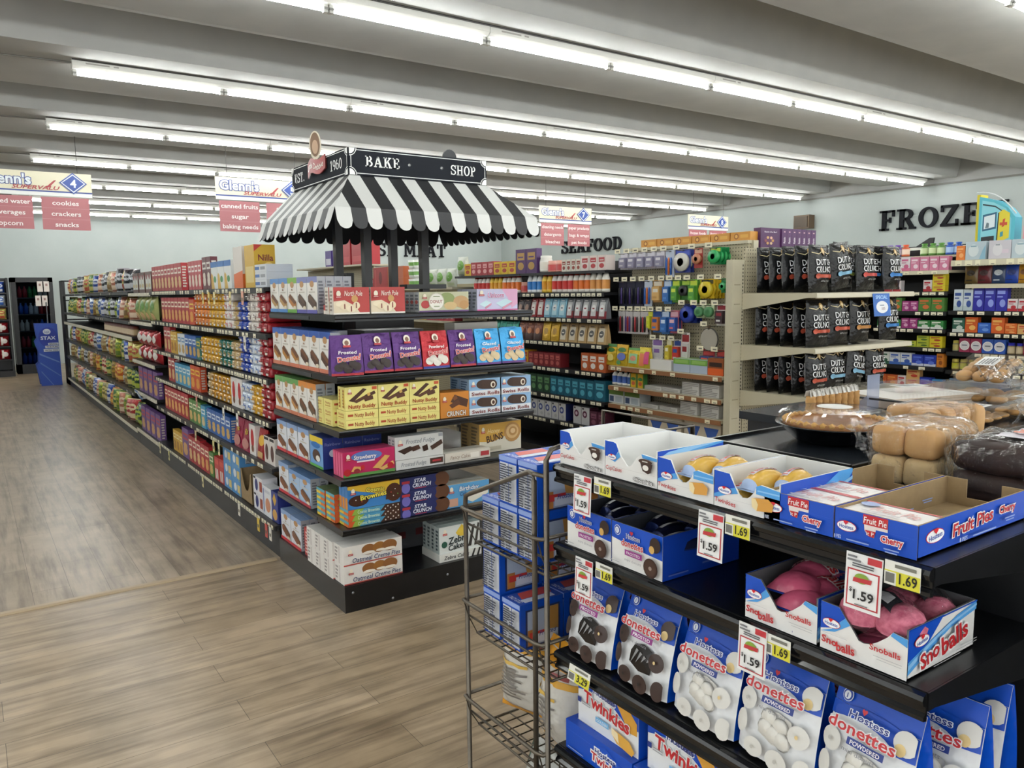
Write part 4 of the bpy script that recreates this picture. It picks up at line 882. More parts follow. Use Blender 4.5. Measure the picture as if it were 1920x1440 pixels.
pack('pk_tea', 'teal cookie pack', '#1d6358', '#b98f3a')
pack('pk_tan', 'tan cookie pack', '#b39868', '#d9c9a4')
pack('pk_wbl', 'white and blue cookie pack', '#cdd6e2', '#2f59a8')
pack('pk_ybr', 'golden brown cookie pack', '#c28d28', '#6d4a1e')
pack('pk_wrd', 'white and red cookie pack', '#dcd6d2', '#b8343a')
P['ritzbag'] = bag('cracker_bag', 'raspberry red pouch of cracker snacks', .19, .2, .07, '#a81f4a|t', [('t', 'Rx', .5, .66, .2, '#e8c24a', {'b': .04, 'o': '#5c1030', 'rot': 10}), ('e', .5, .25, .4, .18, '#b97e78')], 'stand')
P['redbag'] = bag('cracker_bag', 'red pouch with yellow badge', .17, .19, .07, '#b3242a|t', [('e', .5, .62, .34, .18, '#e3b23c'), ('r', .2, .05, .8, .25, '#caa46a')], 'stand')
P['wrbox'] = carton('cookie_box', 'white box with tall red emblem', .13, .06, .2, '#e2dedb', [('e', .5, .55, .26, .32, '#b8262c'), ('e', .5, .22, .2, .12, '#7a4a34')], topc='#e8e5e2')
P['chocbox'] = carton('cookie_box', 'white and chocolate brown cookie box', .1, .06, .17, '#d8d2cc', [('e', .5, .42, .3, .3, '#4a241f'), ('r', .1, .86, .9, .96, '#26262a')], topc='#33282a')
P['bwpack'] = carton('cookie_box', 'white cookie box with dark blue oval', .19, .1, .11, '#e0dfe4', [('e', .36, .5, .17, .36, '#2b3474'), ('r', .7, .2, .98, .8, '#9a4a3a'), ('r', .05, .84, .3, .97, '#24262e')], topc='#e6e6ea')
P['lofo'] = carton('cookie_box', 'tall white box with blue side lettering', .17, .07, .19, '#e3e5ea', [('r', .04, .05, .22, .95, '#d6dbe8'), ('r', .08, .1, .16, .9, '#2f4a9a'), ('e', .6, .4, .28, .24, '#c98a6a'), ('r', .3, .8, .9, .9, '#c9ccd6')], topc='#e8eaee')
P['goldblu'] = carton('cookie_box', 'gold and navy cookie box', .12, .08, .19, '#28347e', [('p', [(.5, .96), (.8, .74), (.5, .52), (.2, .74)], '#d2a63a'), ('e', .5, .24, .36, .18, '#cfa055')], topc='#28347e')
P['blubox'] = carton('snack_pack_box', 'light blue multi-pack cracker box', .21, .13, .1, '#4f8fc8', [('e', .35, .5, .16, .3, '#e2e6ea'), ('r', .6, .2, .92, .75, '#d8c27a'), ('t', '12', .86, .16, .22, '#e8e04a', {'b': .03})], right=[('r', .3, .3, .7, .75, '#e4e7ea')] + bars(.32, .3, .68, .72, 5, '#44484e'), topc='#6fa4d4')
P['clubcase'] = carton('display_carton', 'dark carton with yellow edged CLUB header', .32, .12, .24, '#3a3a2c', [('r', 0, .86, 1, .89, '#c99a2a'), ('r', 0, .97, 1, 1, '#c99a2a'), ('t', 'CLUB', .3, .92, .09, '#b9973a', {'b': .04, 'w': .3}), ('t', 'CLUB', .78, .92, .09, '#b9973a', {'b': .04, 'w': .3})], topc='#2c2c22')
P['clubred'] = carton('cracker_box', 'bright red cracker box with white letters', .13, .06, .18, '#b52a2c', [('r', .1, .7, .9, .9, '#c9483a'), ('r', .2, .06, .44, .5, '#e2dad2'), ('r', .56, .06, .8, .5, '#e2dad2')], topc='#c23a34')
# cut-front brown carton
def cut_carton():
    m = MB(); w, d, h, t = .26, .2, .21, .004; c = 'board_brown'
    m.box(-w/2, w/2, 0, d, 0, t, c); m.box(-w/2, w/2, d-t, d, 0, h, c); m.box(w/2-t, w/2, 0, d, 0, h, c); m.box(-w/2, -w/2+t, 0, d, 0, h, c)
    pts = [(-w/2, 0), (w/2, 0), (w/2, h), (w*.4, h), (w*.36, h*.9)] + [(w*.36-.72*w*q/8, h*(.36+.5*abs(2*q/8-1)**2.5)) for q in range(9)] + [(-w*.4, h), (-w/2, h)]
    m.prism(pts, 'y', 0, t, c)
    return Proto('display_carton', 'open brown carton with curved cut front', 'carton', m.mesh('display_carton'), w=w, d=d, h=h)
P['cut'] = cut_carton()
# chip bags
CHIPS = [('orange and red', '#c4622c', '#e0b050'), ('green', '#3c6b34', '#c9c06a'), ('cream', '#c9b98a', '#8a6a3a'), ('red', '#a82c2c', '#e4cfa8'), ('royal blue', '#27489a', '#d9dce6'), ('gold', '#b3923a', '#7a5a24'), ('lime yellow', '#a9b02c', '#5c7a24'), ('black', '#23262c', '#c9ccd2'), ('white and blue', '#cdd3dc', '#2f5ca8'), ('salmon', '#b8735c', '#e6cdb4'), ('dark green', '#24472c', '#a9b83e'), ('olive', '#7d7436', '#d2bf72'), ('pale yellow', '#cdbf6a', '#a8482c')]
for i, (nm, c, c2) in enumerate(CHIPS):
    P['chip%d' % i] = bag('chip_bag', nm + ' chip bag', .22, .27, .1, c+'|t', [('e', .5, .62, .34, .16, c2), ('r', .2, .12, .8, .34, c2), ('r', .3, .58, .7, .66, c)], edge=c2+'|t', seed=i)
P['chipclear'] = bag('snack_bag', 'large clear bag of green and tan snacks', .26, .255, .11, '#a3a86a|f', [('e', .5, .6, .36, .22, '#5f8a3e'), ('e', .5, .2, .34, .16, '#c9a672')], edge='#cfd2c4|f')
P['redpop'] = bag('snack_bag', 'shiny red snack bag', .24, .16, .12, '#9c1d26|t', [('e', .5, .5, .34, .24, '#d9d2cc'), ('r', .2, .1, .4, .9, '#e8e2da')], seed=5)

# ------------------------------------------- coffee aisle
def coffee(nm, desc, c, badge, w=.1, h=.17, kind='|t', lab=None, txt=None, low=None):
    o = []
    if low: o.append(('r', 0, 0, 1, .36, low))
    if lab: o.append(('r', .18, .12, .82, .8, lab))
    o += [('e', .5, .5, .26, .17, badge), ('r', .3, .84, .7, .88, badge)]
    if txt: o += [('r', .36, .46, .64, .52, txt)]
    P[nm] = bag('coffee_bag', desc, w, h, .07, c+kind, o, 'stand')
coffee('cf_silver', 'silver and red coffee bag', '#7d7f84', '#e2e2e0', lab='#c9c9c8', txt='#8c2a30', low='#7a2028')
coffee('cf_blue', 'pale blue coffee bag', '#7fb0c8', '#e6e8e6', lab='#a9d0dc', txt='#2f5a78')
coffee('cf_redw', 'red and white coffee bag', '#8a2a2e', '#e4dfd8', txt='#7a2226', lab='#cfcac6')
coffee('cf_dark', 'dark brown coffee bag', '#2e2226', '#8a6a5a')
coffee('cf_green', 'dark green coffee bag', '#1c3a33', '#4f8a72')
coffee('cf_kraft', 'kraft coffee bag with round dark badge', '#b89a6c', '#2a2724', .12, .165, '|d', '#d6cbb4', '#d8d2c4')
coffee('cf_yel', 'yellow coffee bag', '#c99f2c', '#a37c1e', .12, .17)
coffee('cf_orn', 'orange and brown coffee bag', '#6a3a28', '#c07a4a', .12, .165, low='#3a2018')
coffee('cf_teal', 'teal coffee bag', '#2a8a78', '#1d5f56', .1, .165)
def cbox(nm, desc, c, b, w=.095, h=.16, name='coffee_box', d=.1, t=None):
    P[nm] = carton(name, desc, w, d, h, c, [('r', .15, .55, .85, .85, b), ('e', .5, .3, .3, .16, b), ('r', .25, .64, .75, .7, c)], topc=t or c)
cbox('cb_teal', 'deep teal coffee pod box', '#17586e', '#4fa3b8'); cbox('cb_teal2', 'wide teal coffee pod box', '#17566b', '#57a9bd', .14, .17)
cbox('cb_green', 'dark green coffee pod box', '#1e3d2a', '#5c8a5a'); cbox('cb_red', 'dark red coffee box', '#7a1f26', '#b05a52', .075, .12)
cbox('cb_yel', 'yellow coffee box', '#cf9a25', '#a83a2a', .09, .13); cbox('cb_orn', 'white and orange coffee box', '#b85a2c', '#e6e0d8', .1, .15)
cbox('cb_plum', 'plum coloured coffee pod box', '#4a1a30', '#7a4a5c', .095, .13, t='#5c2a40')
P['cb_grey'] = carton('coffee_box', 'white coffee pod box with round badge', .098, .1, .15, '#c9cacb', [('r', .1, .86, .3, .96, '#26282c'), ('c', .42, .6, .2, '#3a4a8c'), ('c', .42, .6, .1, '#c9cdd8'), ('e', .6, .22, .2, .1, '#b3b4b6')], sidec='#23306a', topc='#d6d7d8')
P['cb_grey2'] = carton('coffee_box', 'white coffee pod box with plum badge', .105, .1, .15, '#c9cacb', [('r', .1, .86, .3, .96, '#26282c'), ('c', .42, .6, .2, '#5c2340'), ('c', .42, .6, .1, '#d0bcc8')], sidec='#4a1a30', topc='#d6d7d8')
for nm, ds, b, l, c in (('cr_or', 'orange and white creamer bottle', '#e2ddd6', '#cf6a2a', '#c8402c'), ('cr_bl', 'blue and white creamer bottle', '#e4e6e8', '#2f74b8', '#e6e8ea'), ('cr_rd', 'red and white creamer bottle', '#e3dcd6', '#b8302c', '#b8302c'), ('cr_yl', 'yellow creamer bottle', '#e6c24a', '#cf8f25', '#c8402c'), ('cr_wh', 'white creamer bottle with fruit label', '#dfdcd2', '#c98a4a', '#d9d6cc')):
    P[nm] = bottle('creamer_bottle', ds, .034, .165, b, l, c, neck=.7, capr=.62)
P['jug'] = bottle('creamer_jug', 'white creamer canister', .06, .15, '#dcdad2', '#cfcabd', '#e4e2da', neck=.85, capr=.86)
P['teacan'] = jar('tea_canister', 'pink and red drink mix canister', .055, .1, '#c98a7c', '#a83a3a', '#d9a090', 'canister')
cbox('teabox', 'white and tan tea box', '#d8d2c4', '#8a3a2c', .06, .1, 'tea_box'); cbox('teabox2', 'cream and red tea box', '#dccfc8', '#a8383c', .1, .12, 'tea_box')
cbox('purp', 'purple cereal box', '#4a2a5c', '#b08a4a', .16, .22, 'cereal_box', .06)
P['raisin'] = carton('cereal_box', 'purple cereal box standing flat to the viewer', .2, .06, .22, '#4a2350', [('t', 'Raisin the Bar!', .5, .8, .08, '#d6c9d2', {'w': .62, 'b': .03}), ('e', .42, .36, .3, .22, '#5c3058')] + [('e', .42+.18*math.cos(a), .36+.16*math.sin(a), .06, .07, c) for a, c in ((0, '#b98a4a'), (1, '#d9a890'), (2, '#c9a06a'), (3.2, '#8a4a4a'), (4.2, '#c99a5a'), (5.2, '#d0b08a'))], topc='#5a2d60')
P['raisins'] = carton('cereal_box', 'purple cereal box edge on', .055, .2, .22, '#4f2856', [('t', 'Raisin', .5, .4, .1, '#e0d6dc', {'rot': 90, 'b': .03}), ('r', .35, .8, .65, .86, '#c9a0a8')], topc='#5a2d60')
P['tanbox'] = carton('storage_box', 'orange cereal bar box on the pegboard top', .17, .12, .06, '#c48a3a', [('c', .3, .5, .34, '#8a5224'), ('c', .3, .5, .2, '#d9a858'), ('r', .5, .3, .9, .7, '#d3a04a')], topc='#d09a48')
# far canned goods and cartons
P['case12'] = carton('drink_case', 'red soda case', .4, .13, .26, '#a02a2c', [('e', .5, .5, .12, .3, '#6e1a1e'), ('r', .1, .1, .2, .9, '#b84040')], topc='#b03a3a')
P['caseor'] = carton('drink_case', 'orange brown soda case', .42, .13, .13, '#b8603a', [('e', .5, .5, .14, .3, '#7a3a2a')], topc='#c47048')
P['casepu'] = carton('drink_case', 'purple and white case on gondola top', .22, .2, .22, '#4f3a86', [('r', .1, .1, .9, .5, '#d6d4e2')], topc='#5a448f')
P['casere'] = carton('drink_case', 'tall red tote on gondola top', .34, .25, .36, '#a8202a', [('r', .3, .76, .7, .88, '#3a1a1c'), ('r', .1, .1, .9, .3, '#b83a40')], topc='#b83038')
P['cupn'] = lathe_item('noodle_cup', 'white and green noodle cup', [('#dcded6', [(0, 0), (.045, .002), (.052, .04)]), ('#6a9a4a', [(.0525, .04), (.056, .08)]), ('#e4e6e0', [(.056, .08), (.058, .105), (0, .107)])], 12, 'cup')
P['noodle'] = bag('noodle_bag', 'white and green noodle bag', .2, .2, .1, '#d3d8cc|f', [('e', .5, .55, .34, .26, '#6fa04a'), ('r', .1, .1, .9, .24, '#b9c4a4')])
cbox('redcan', 'red boxed meal', '#a03038', '#d9a0a0', .1, .13, 'meal_box'); cbox('yelbox', 'yellow boxed meal', '#d9b52a', '#a83a2a', .12, .12, 'meal_box'); cbox('ornbox', 'orange boxed meal', '#cf6a2a', '#4a2a24', .12, .18, 'meal_box')

# ------------------------------------------- pegboard goods: card with blister, disc or tube
def peg(nm, desc, w, h, card, kind, c, c2=None, name='hang_pack', deep=.03, n=1):
    m = MB()
    for q in range(n):
        y0 = q*(deep+.006)
        m.box(-w/2, w/2, y0+deep, y0+deep+.002, -h, 0, card)
        m.box(-.012, .012, y0+deep-.0005, y0+deep+.0025, -.014, -.006, '#4c4a44')
        if kind == 'box': m.box(-w*.38, w*.38, y0, y0+deep, -h*.9, -h*.3, c)
        if kind == 'disc':
            m.lathe([(w*.2, 0), (w*.45, 0), (w*.45, deep), (w*.2, deep), (w*.2, 0)], 18, c, (0, y0, -h*.55), 'y', True)
        if kind == 'pens':
            for i in range(3): m.lathe([(0, -h*.92), (w*.09, -h*.9), (w*.09, -h*.34), (w*.05, -h*.28), (0, -h*.26)], 8, c if i % 2 == 0 else (c2 or c), (-w*.28+w*.28*i, y0+deep*.5, 0))
    if c2 and kind != 'pens': art(m, flat((-w/2, deep-.0006 if kind == 'box' else deep, -h), (1, 0, 0), (0, 0, 1), (0, -1, 0)), w, h, [('r', .08, .74, .92, .94, c2)])
    if kind == 'box': art(m, flat((-w*.38, 0, -h*.9), (1, 0, 0), (0, 0, 1), (0, -1, 0)), w*.76, h*.6, [('r', .15, .6, .85, .85, c2 or card), ('r', .15, .15, .7, .3, card)])
    P[nm] = Proto(name, desc, 'hanging pack', m.mesh(name), w=w, d=deep, h=h)
peg('pg_clear', 'clear and lilac hanging pack', .09, .13, '#b9b6c0|g', 'box', '#8d8aa0|g', '#d9d6de', n=3)
peg('pg_bluedisc', 'blue card with clear tape roll', .15, .17, '#2a3a86', 'disc', '#c9c6bd|g', '#4a5ab0', n=2)
peg('pg_reddisc', 'red tape card', .08, .14, '#9c2f2c', 'disc', '#b87a5c', '#c9a08a')
peg('pg_greendisc', 'green tape dispenser pack', .1, .12, '#1f7a44|g', 'disc', '#2f9a58|g', '#b8c84a', 'tape_pack', .035, 4)
peg('pg_batt', 'black and navy pen pack', .09, .2, '#1d2038', 'pens', '#14151c', '#4a3a78', n=2)
peg('pg_blor', 'blue and orange pen pack', .085, .2, '#c4cfe0', 'pens', '#2f5fb0', '#c96a34')
peg('pg_tan', 'tan pencil pack', .1, .17, '#b58a4a', 'box', '#c9a060', '#e2dccb', n=3)
peg('pg_blue', 'light blue hanging pack', .08, .18, '#4a80c0', 'box', '#2f64a8', '#c9d8ea', n=2)
peg('pg_grn', 'lime green hanging pack', .075, .17, '#6aa83a', 'box', '#4f8f3a', '#c8d84a', n=2)
peg('pg_blkdisc', 'black tape disc on green card', .085, .15, '#3f7a34', 'disc', '#26282a', '#a8c84a', 'tape_pack', .04)
peg('pg_yeldisc', 'yellow tape roll pack', .13, .14, '#c9a82a|g', 'disc', '#d9c034|g', '#3a3a24', 'tape_pack', .03, 4)
peg('pg_smgrn', 'small green tape pack', .06, .1, '#2c7a48|g', 'disc', '#3a9a5c|g', None, 'tape_pack')
peg('pg_mark', 'black and red marker pack', .078, .19, '#dcd8d6', 'pens', '#1d1a1e', '#a82a34', 'marker_pack', .03, 2)
peg('pg_mark2', 'purple and red marker pack', .078, .19, '#dcd8d6', 'pens', '#4a2a78', '#a82a34', 'marker_pack', .03, 2)
peg('pg_hi', 'yellow highlighter pack', .045, .15, '#d9d84a', 'box', '#c4cc2a', None)
peg('pg_bo', 'blue and orange card pack', .085, .17, '#3a6ab0', 'box', '#c9783a', '#2a4a90')
peg('pg_pink', 'pink and blue hanging pack', .085, .17, '#c46a7a', 'box', '#2f4f9a', '#e0b0b8', n=2)
peg('pg_bluetape', 'deep blue tape roll', .13, .14, '#1f2f78|g', 'disc', '#2a3f9c|g', None, 'tape_pack', .05, 2)
peg('pg_greendot', 'pale green card pack', .08, .1, '#a8b894', 'disc', '#4f8a5a', '#c9d4b4')
peg('pg_tagw', 'white card with dark red window', .085, .15, '#dcdad4', 'box', '#3a2a30', '#8c2a34')
peg('pg_scis', 'scissors on a white card', .08, .26, '#d8d2cc', 'box', '#c9c6c2', '#8a2a2c', 'scissors_pack', .012)
peg('pg_ruler', 'yellow and white craft pack', .055, .17, '#d9c84a', 'box', '#c9b43a', '#e8e4c8')
peg('pg_env', 'white envelope pack with purple dot', .11, .2, '#d8d6d2', 'box', '#c9c6c8', '#8a6aa8', 'envelope_pack', .01)
peg('pg_rb', 'red and blue utility pack', .075, .18, '#c9c4c0', 'box', '#b8342c', '#2f4a8c')
peg('pg_toy', 'red toy blister pack', .11, .15, '#9c3038', 'box', '#4a5a8a|g', '#c94a44', 'toy_pack', .05)
P['strainer'] = None
m = MB(); m.lathe([(.075, 0), (.08, .006), (.085, 0), (.08, -.006), (.075, 0)], 20, '#5c5a55|d', (0, .02, -.1), 'y'); m.lathe([(0, .03), (.05, .022), (.078, 0)], 20, '#a8a296|d', (0, .012, -.1), 'y'); m.box(-.008, .008, .012, .02, -.03, .0, '#5c4a3a')
P['strainer'] = Proto('strainer', 'round wire mesh strainer', 'kitchen tool', m.mesh('strainer'), w=.17, d=.05, h=.19)
def crayon(nm, desc, ops, w=.115, h=.17, c='#cfae2c'):
    P[nm] = bag('crayon_bag', desc, w, h, .05, c+'|t', ops, 'stand')
crayon('cy1', 'yellow and green crayon pouch', [('p', [(0, .86), (1, .86), (1, 1), (0, 1)], '#3f7a3c'), ('e', .5, .72, .34, .1, '#3f7a3c'), ('e', .5, .36, .3, .16, '#d9c86a')])
crayon('cy2', 'yellow crayon pouch with blue badge', [('p', [(0, .84), (1, .84), (1, 1), (0, 1)], '#d8a82a'), ('e', .5, .76, .36, .1, '#3f7a3c'), ('e', .5, .44, .38, .18, '#5a6ab0'), ('e', .3, .16, .2, .1, '#4a8a4a')], .13)
crayon('cy3', 'pale green sponge pouch', [('r', 0, .88, 1, 1, '#4a8a3c'), ('r', .15, .2, .85, .7, '#8abf8a'), ('e', .5, .46, .26, .14, '#c9846a')], .13, .15)
crayon('cy4', 'orange and pink sponge pouch', [('r', .1, .1, .55, .7, '#d97a4a'), ('r', .5, .2, .92, .8, '#c84a7a'), ('r', .1, .76, .6, .9, '#d9c84a')], .125, .16, '#c9b43a')
P['glue'] = bottle('glue_bottle', 'white glue bottle with orange tip', .028, .12, '#e3e2de', '#3a5aa0', '#cf6a2c', neck=.5, capr=.3)
P['crybox'] = carton('crayon_box', 'yellow and green crayon box', .075, .04, .11, '#d2a628', [('r', 0, 0, .12, 1, '#3f7a3c'), ('r', .88, 0, 1, 1, '#3f7a3c'), ('e', .5, .62, .34, .12, '#3f7a3c'), ('e', .5, .3, .26, .14, '#c05a3a')], right=[('r', 0, 0, 1, 1, '#3f7a3c')], topc='#d2a628')
P['ledge'] = carton('paper_pad', 'low stack of white paper pads', .18, .16, .03, '#cfccc6', bars(0, .05, 1, .95, 4, '#a5a29c', 1), topc='#dcdad5')
P['ledge2'] = carton('paper_ream', 'tall stack of white envelopes', .16, .16, .09, '#d4d1cb', bars(0, .05, 1, .95, 7, '#9c9993', 2), topc='#e0deda')
P['ledge3'] = carton('envelope_box', 'green and white envelope box', .17, .12, .1, '#c9cdd0', [('r', 0, .66, 1, 1, '#5f7a34'), ('r', .06, .1, .34, .55, '#3a4a6a'), ('r', .45, .1, .9, .55, '#aab4bc')], topc='#6a8440')
P['greybin'] = carton('organizer_box', 'pale blue organizer box with green label', .16, .14, .1, '#a9b4c4|g', [('r', 0, .58, 1, .96, '#6a9a3c'), ('r', .1, .66, .9, .9, '#88ae5a')], topc='#8aa868')
P['whitebin'] = carton('storage_bin', 'white open front storage bin', .22, .14, .075, '#d9d7d2', [], topc='#c4c2bc')
P['orangebin'] = carton('display_carton', 'orange cut-away display carton', .14, .14, .12, '#8a4a24', [('r', 0, 0, 1, .4, '#cf5a24'), ('r', .1, .5, .9, .75, '#33221c')], topc='#6a4a2e')
P['bluecase'] = carton('bottled_case', 'pale carton with blue triangles', .34, .2, .16, '#c4b8a2', [('p', [(.05, .8), (.45, .8), (.35, .35), (.15, .35)], '#3a5aa0'), ('p', [(.55, .8), (.95, .8), (.85, .35), (.65, .35)], '#3a5aa0')], topc='#b0a284')

# ------------------------------------------- black kettle chip bags
def dutch(nm, desc, c):
    o = [('e', .52, .86, .09, .08, '#b08f56'), ('e', .52, .855, .05, .05, '#e0cfa8'), ('p', [(.05, .83), (.3, .79), (.43, .84), (.43, .855), (.3, .81), (.05, .845)], '#c9b98f'), ('p', [(.95, .83), (.72, .79), (.6, .84), (.6, .855), (.72, .81), (.95, .845)], '#c9b98f'), ('t', 'DUTCH', .5, .63, .13, '#e4e5e6', {'w': .68, 'b': .02}), ('t', 'CRUNCH', .5, .475, .13, '#e4e5e6', {'w': .74, 'b': .02}), ('r', .16, .3, .84, .37, c), ('e', .2, .335, .08, .055, c), ('e', .8, .335, .08, .04, c), ('t', 'KETTLE CHIPS', .5, .23, .035, '#a9aaa8', {'w': .4})]
    P[nm] = bag('kettle_chip_bag', desc, .222, .297, .085, '#0c0d0f|f', o, edge='#121316|f', back='#a9abae|t', fold=.05)
dutch('du_red', 'black kettle chip bag with red band', '#b04a34'); dutch('du_blue', 'black kettle chip bag with pale blue band', '#78a9c6'); dutch('du_green', 'black kettle chip bag with green band', '#7d8a3a'); dutch('du_rb', 'black kettle chip bag with red and blue band', '#b8433c'); dutch('du_deep', 'black kettle chip bag with bright blue band', '#2f74b8'); dutch('du_gold', 'black kettle chip bag with gold band', '#b07a3c'); dutch('du_brn', 'black kettle chip bag with brown band', '#8a5a4a')

# ------------------------------------------- medicine aisle
def med(nm, desc, c, b, w, h, d=.06, name='medicine_box', t=None, foot=None):
    P[nm] = carton(name, desc, w, d, h, c, ([('r', 0, 0, 1, .22, foot)] if foot else []) + [('r', .1, .7, .8, .84, b), ('r', .1, .56, .6, .62, b), ('e', .6, .32, .26, .16, b)], topc=t or c)
med('m_green', 'green and orange tea box', '#4a7a34', '#c96a34', .11, .12); med('m_pur', 'magenta remedy box', '#9a3a78', '#d9a8c4', .07, .09)
med('m_bluwht', 'blue and white tall box', '#c9d4dc', '#2f4a8c', .075, .18, foot='#b8c8cc'); med('m_roy', 'royal blue tall box with white top', '#2a2a96', '#8a9ae0', .085, .2, t='#dfe2ea')
med('m_red', 'red and white bottle box', '#d6cfcf', '#a82a34', .075, .1, foot='#a82a34'); med('m_grey', 'plain pale grey box', '#b9bdc4', '#a9adb4', .1, .16)
med('m_grn2', 'green and white allergy box', '#2f7a3c', '#dfe4da', .11, .075, foot='#e4e6e0'); med('m_dgrn', 'dark green and white box', '#2a5a4a', '#c9d4cc', .1, .12, foot='#d4d8d2')
med('m_orn', 'orange medicine box', '#c95a24', '#e4b060', .1, .13); med('m_blu', 'mid blue medicine box', '#2f5fb8', '#6a94d8', .1, .085)
med('m_ornf', 'small flat orange box', '#cf6428', '#e8a868', .09, .042); med('m_tan', 'tan and red box', '#d0a468', '#b03a2c', .12, .08)
med('m_wine', 'wine red and white ringed box', '#8c2a4a', '#e4dfe0', .085, .12); med('m_bring', 'blue box with white ring', '#2f55a8', '#e4e6ea', .09, .12)
for nm, c in (('m_wine', '#8c2a4a'), ('m_bring', '#2f55a8')):
    P[nm] = carton('supplement_box', P[nm].desc, .088, .06, .12, c, [('c', .5, .48, .34, '#e4e2e0'), ('c', .5, .48, .28, '#cfcdd0'), ('r', .25, .46, .75, .54, '#6a6c78')], topc=c)
med('m_yel', 'yellow flat lozenge box', '#d2c02c', '#a83a2c', .11, .05); med('m_yelg', 'yellow green lozenge box', '#b0b83a', '#4a6a2c', .11, .05)
med('m_wgrn', 'white and dark green tea box', '#d6dad4', '#2f5a44', .1, .11, foot='#2f5a44'); med('m_wblu', 'white and blue powder box', '#d4d9e0', '#3a5ca8', .1, .11, foot='#3f66b0')
med('m_deep', 'deep blue powder box', '#2438a0', '#5a74d0', .105, .1, foot='#c9cede'); med('m_ornbag', 'small orange pouch', '#c47a2c', '#8a4a1e', .06, .12)
med('m_ens', 'wide white drink box with orange panel', '#cfd2d4', '#4a5a7a', .2, .09); P['m_ens'] = carton('drink_box', 'wide white drink box with orange panel', .22, .12, .08, '#cfd3d6', [('t', 'Ensure', .25, .62, .2, '#2f3a5c', {'b': .02, 'i': .2}), ('c', .52, .55, .34, '#8a5a4a'), ('c', .52, .55, .2, '#e0dcd6'), ('r', .68, .16, .96, .9, '#d98f2c'), ('r', .1, .3, .4, .38, '#8aa0b8')], topc='#dadcde')
P['m_gry2'] = carton('drink_box', 'flat grey drink carton', .24, .12, .07, '#c2c6cc', [('r', .05, .2, .6, .4, '#7a8aa8'), ('r', .1, .55, .9, .7, '#a9b4c4')], topc='#d4d6da')
med('m_lblu', 'light blue round badge box', '#3f7fb4', '#24406a', .09, .09); med('m_ornlow', 'orange low carton', '#b8562a', '#d98f4a', .1, .1)
for nm, ds, b, l, c in (('j_yel', 'amber vitamin bottle with yellow label', '#6a4a24', '#c9b02c', '#c9b45a'), ('j_grn', 'amber vitamin bottle with yellow green label', '#5c4a24', '#a8a82c', '#c2b45a'), ('j_blu', 'brown bottle with blue cap', '#8a7a5c', '#b9a888', '#2f2f98'), ('j_gry', 'small jar with gold lid', '#6a6a5c', '#a89a5c', '#b0a04a')):
    P[nm] = jar('vitamin_bottle', ds, .03, .095, b, l, c)
P['j_red'] = carton('supplement_box', 'white topped dark red carton', .1, .06, .13, '#8a2438', [('r', 0, .74, 1, 1, '#d9d8d8'), ('e', .5, .4, .3, .14, '#b0525c')], topc='#e0dfdf')
P['j_or'] = carton('supplement_box', 'white topped orange red carton', .1, .06, .13, '#b8452c', [('r', 0, .74, 1, 1, '#d9d8d8'), ('e', .5, .4, .3, .14, '#d08a6a')], topc='#e0dfdf')
P['j_nv'] = carton('supplement_box', 'white topped navy carton', .1, .06, .13, '#2a3470', [('r', 0, .74, 1, 1, '#d9d8d8'), ('e', .5, .4, .3, .14, '#6a74a8')], topc='#e0dfdf')
for nm, ds, b, l, c in (('sp_grn', 'green air freshener bottle', '#5a8a3c', '#c9d8a8', '#4f8a34'), ('sp_blu', 'blue air freshener bottle', '#2f5ab0', '#a8c4e8', '#2a5ab8'), ('sp_pur', 'purple sanitiser bottle', '#6a4a9c', '#d9cfe4', '#6a3fa8'), ('sp_or', 'orange capped bottle', '#c9603a', '#e8cdb8', '#d0522c')):
    P[nm] = bottle('spray_bottle', ds, .035, .11, b, l, c, neck=.5, capr=.7)
med('b_pink', 'pink wipes box', '#c97a98', '#e8d4de', .08, .12); med('b_pur', 'purple and white care box', '#5a3a80', '#c9a8c4', .08, .12); med('b_wpk', 'white and pink lotion box', '#dcd4d8', '#b85a80', .085, .125, foot='#c96a8c'); med('b_org', 'orange thin carton', '#d97a34', '#e8a86a', .07, .12)
P['diaper'] = carton('liner_box', 'pale blue and white liner box', .16, .1, .15, '#b4c4cc', [('e', .4, .5, .26, .34, '#d2dcde'), ('r', .25, .7, .55, .78, '#8aa8b4'), ('p', [(.7, 0), (1, 0), (1, .8), (.85, .5)], '#8ab4c8')], topc='#c9d3d8')
P['diaper2'] = carton('liner_box', 'lilac white liner box', .17, .1, .15, '#c9c6ce', [('e', .4, .5, .22, .34, '#d9d8dc'), ('r', .3, .72, .5, .8, '#9aa0a8'), ('r', .6, .3, .9, .5, '#d6c9d4')], topc='#d6d4da')
for nm, ds, c, b in (('dp_red', 'dark red clear pouch of sandals', '#6a2c34|g', '#3a1c20'), ('dp_blu', 'bright blue clear pouch', '#2446a8|g', '#1a2f74'), ('dp_nav', 'navy and white clear pouch', '#34466a|g', '#c9d0d8'), ('dp_tan', 'brown clear pouch', '#6e5a34|g', '#2f2418'), ('dp_yel', 'yellow scented bag pack', '#c9a81f|g', '#8a2a24'), ('dp_org', 'orange yellow hanging card', '#c9922c|g', '#7a4a1e'), ('dp_bl2', 'dark blue hanging bag pack', '#22308c|g', '#d6d8e4')):
    P[nm] = bag('hanging_pouch', ds, .15, .15, .05, c, [('e', .5, .6, .3, .16, b), ('r', .15, .16, .6, .22, b)])
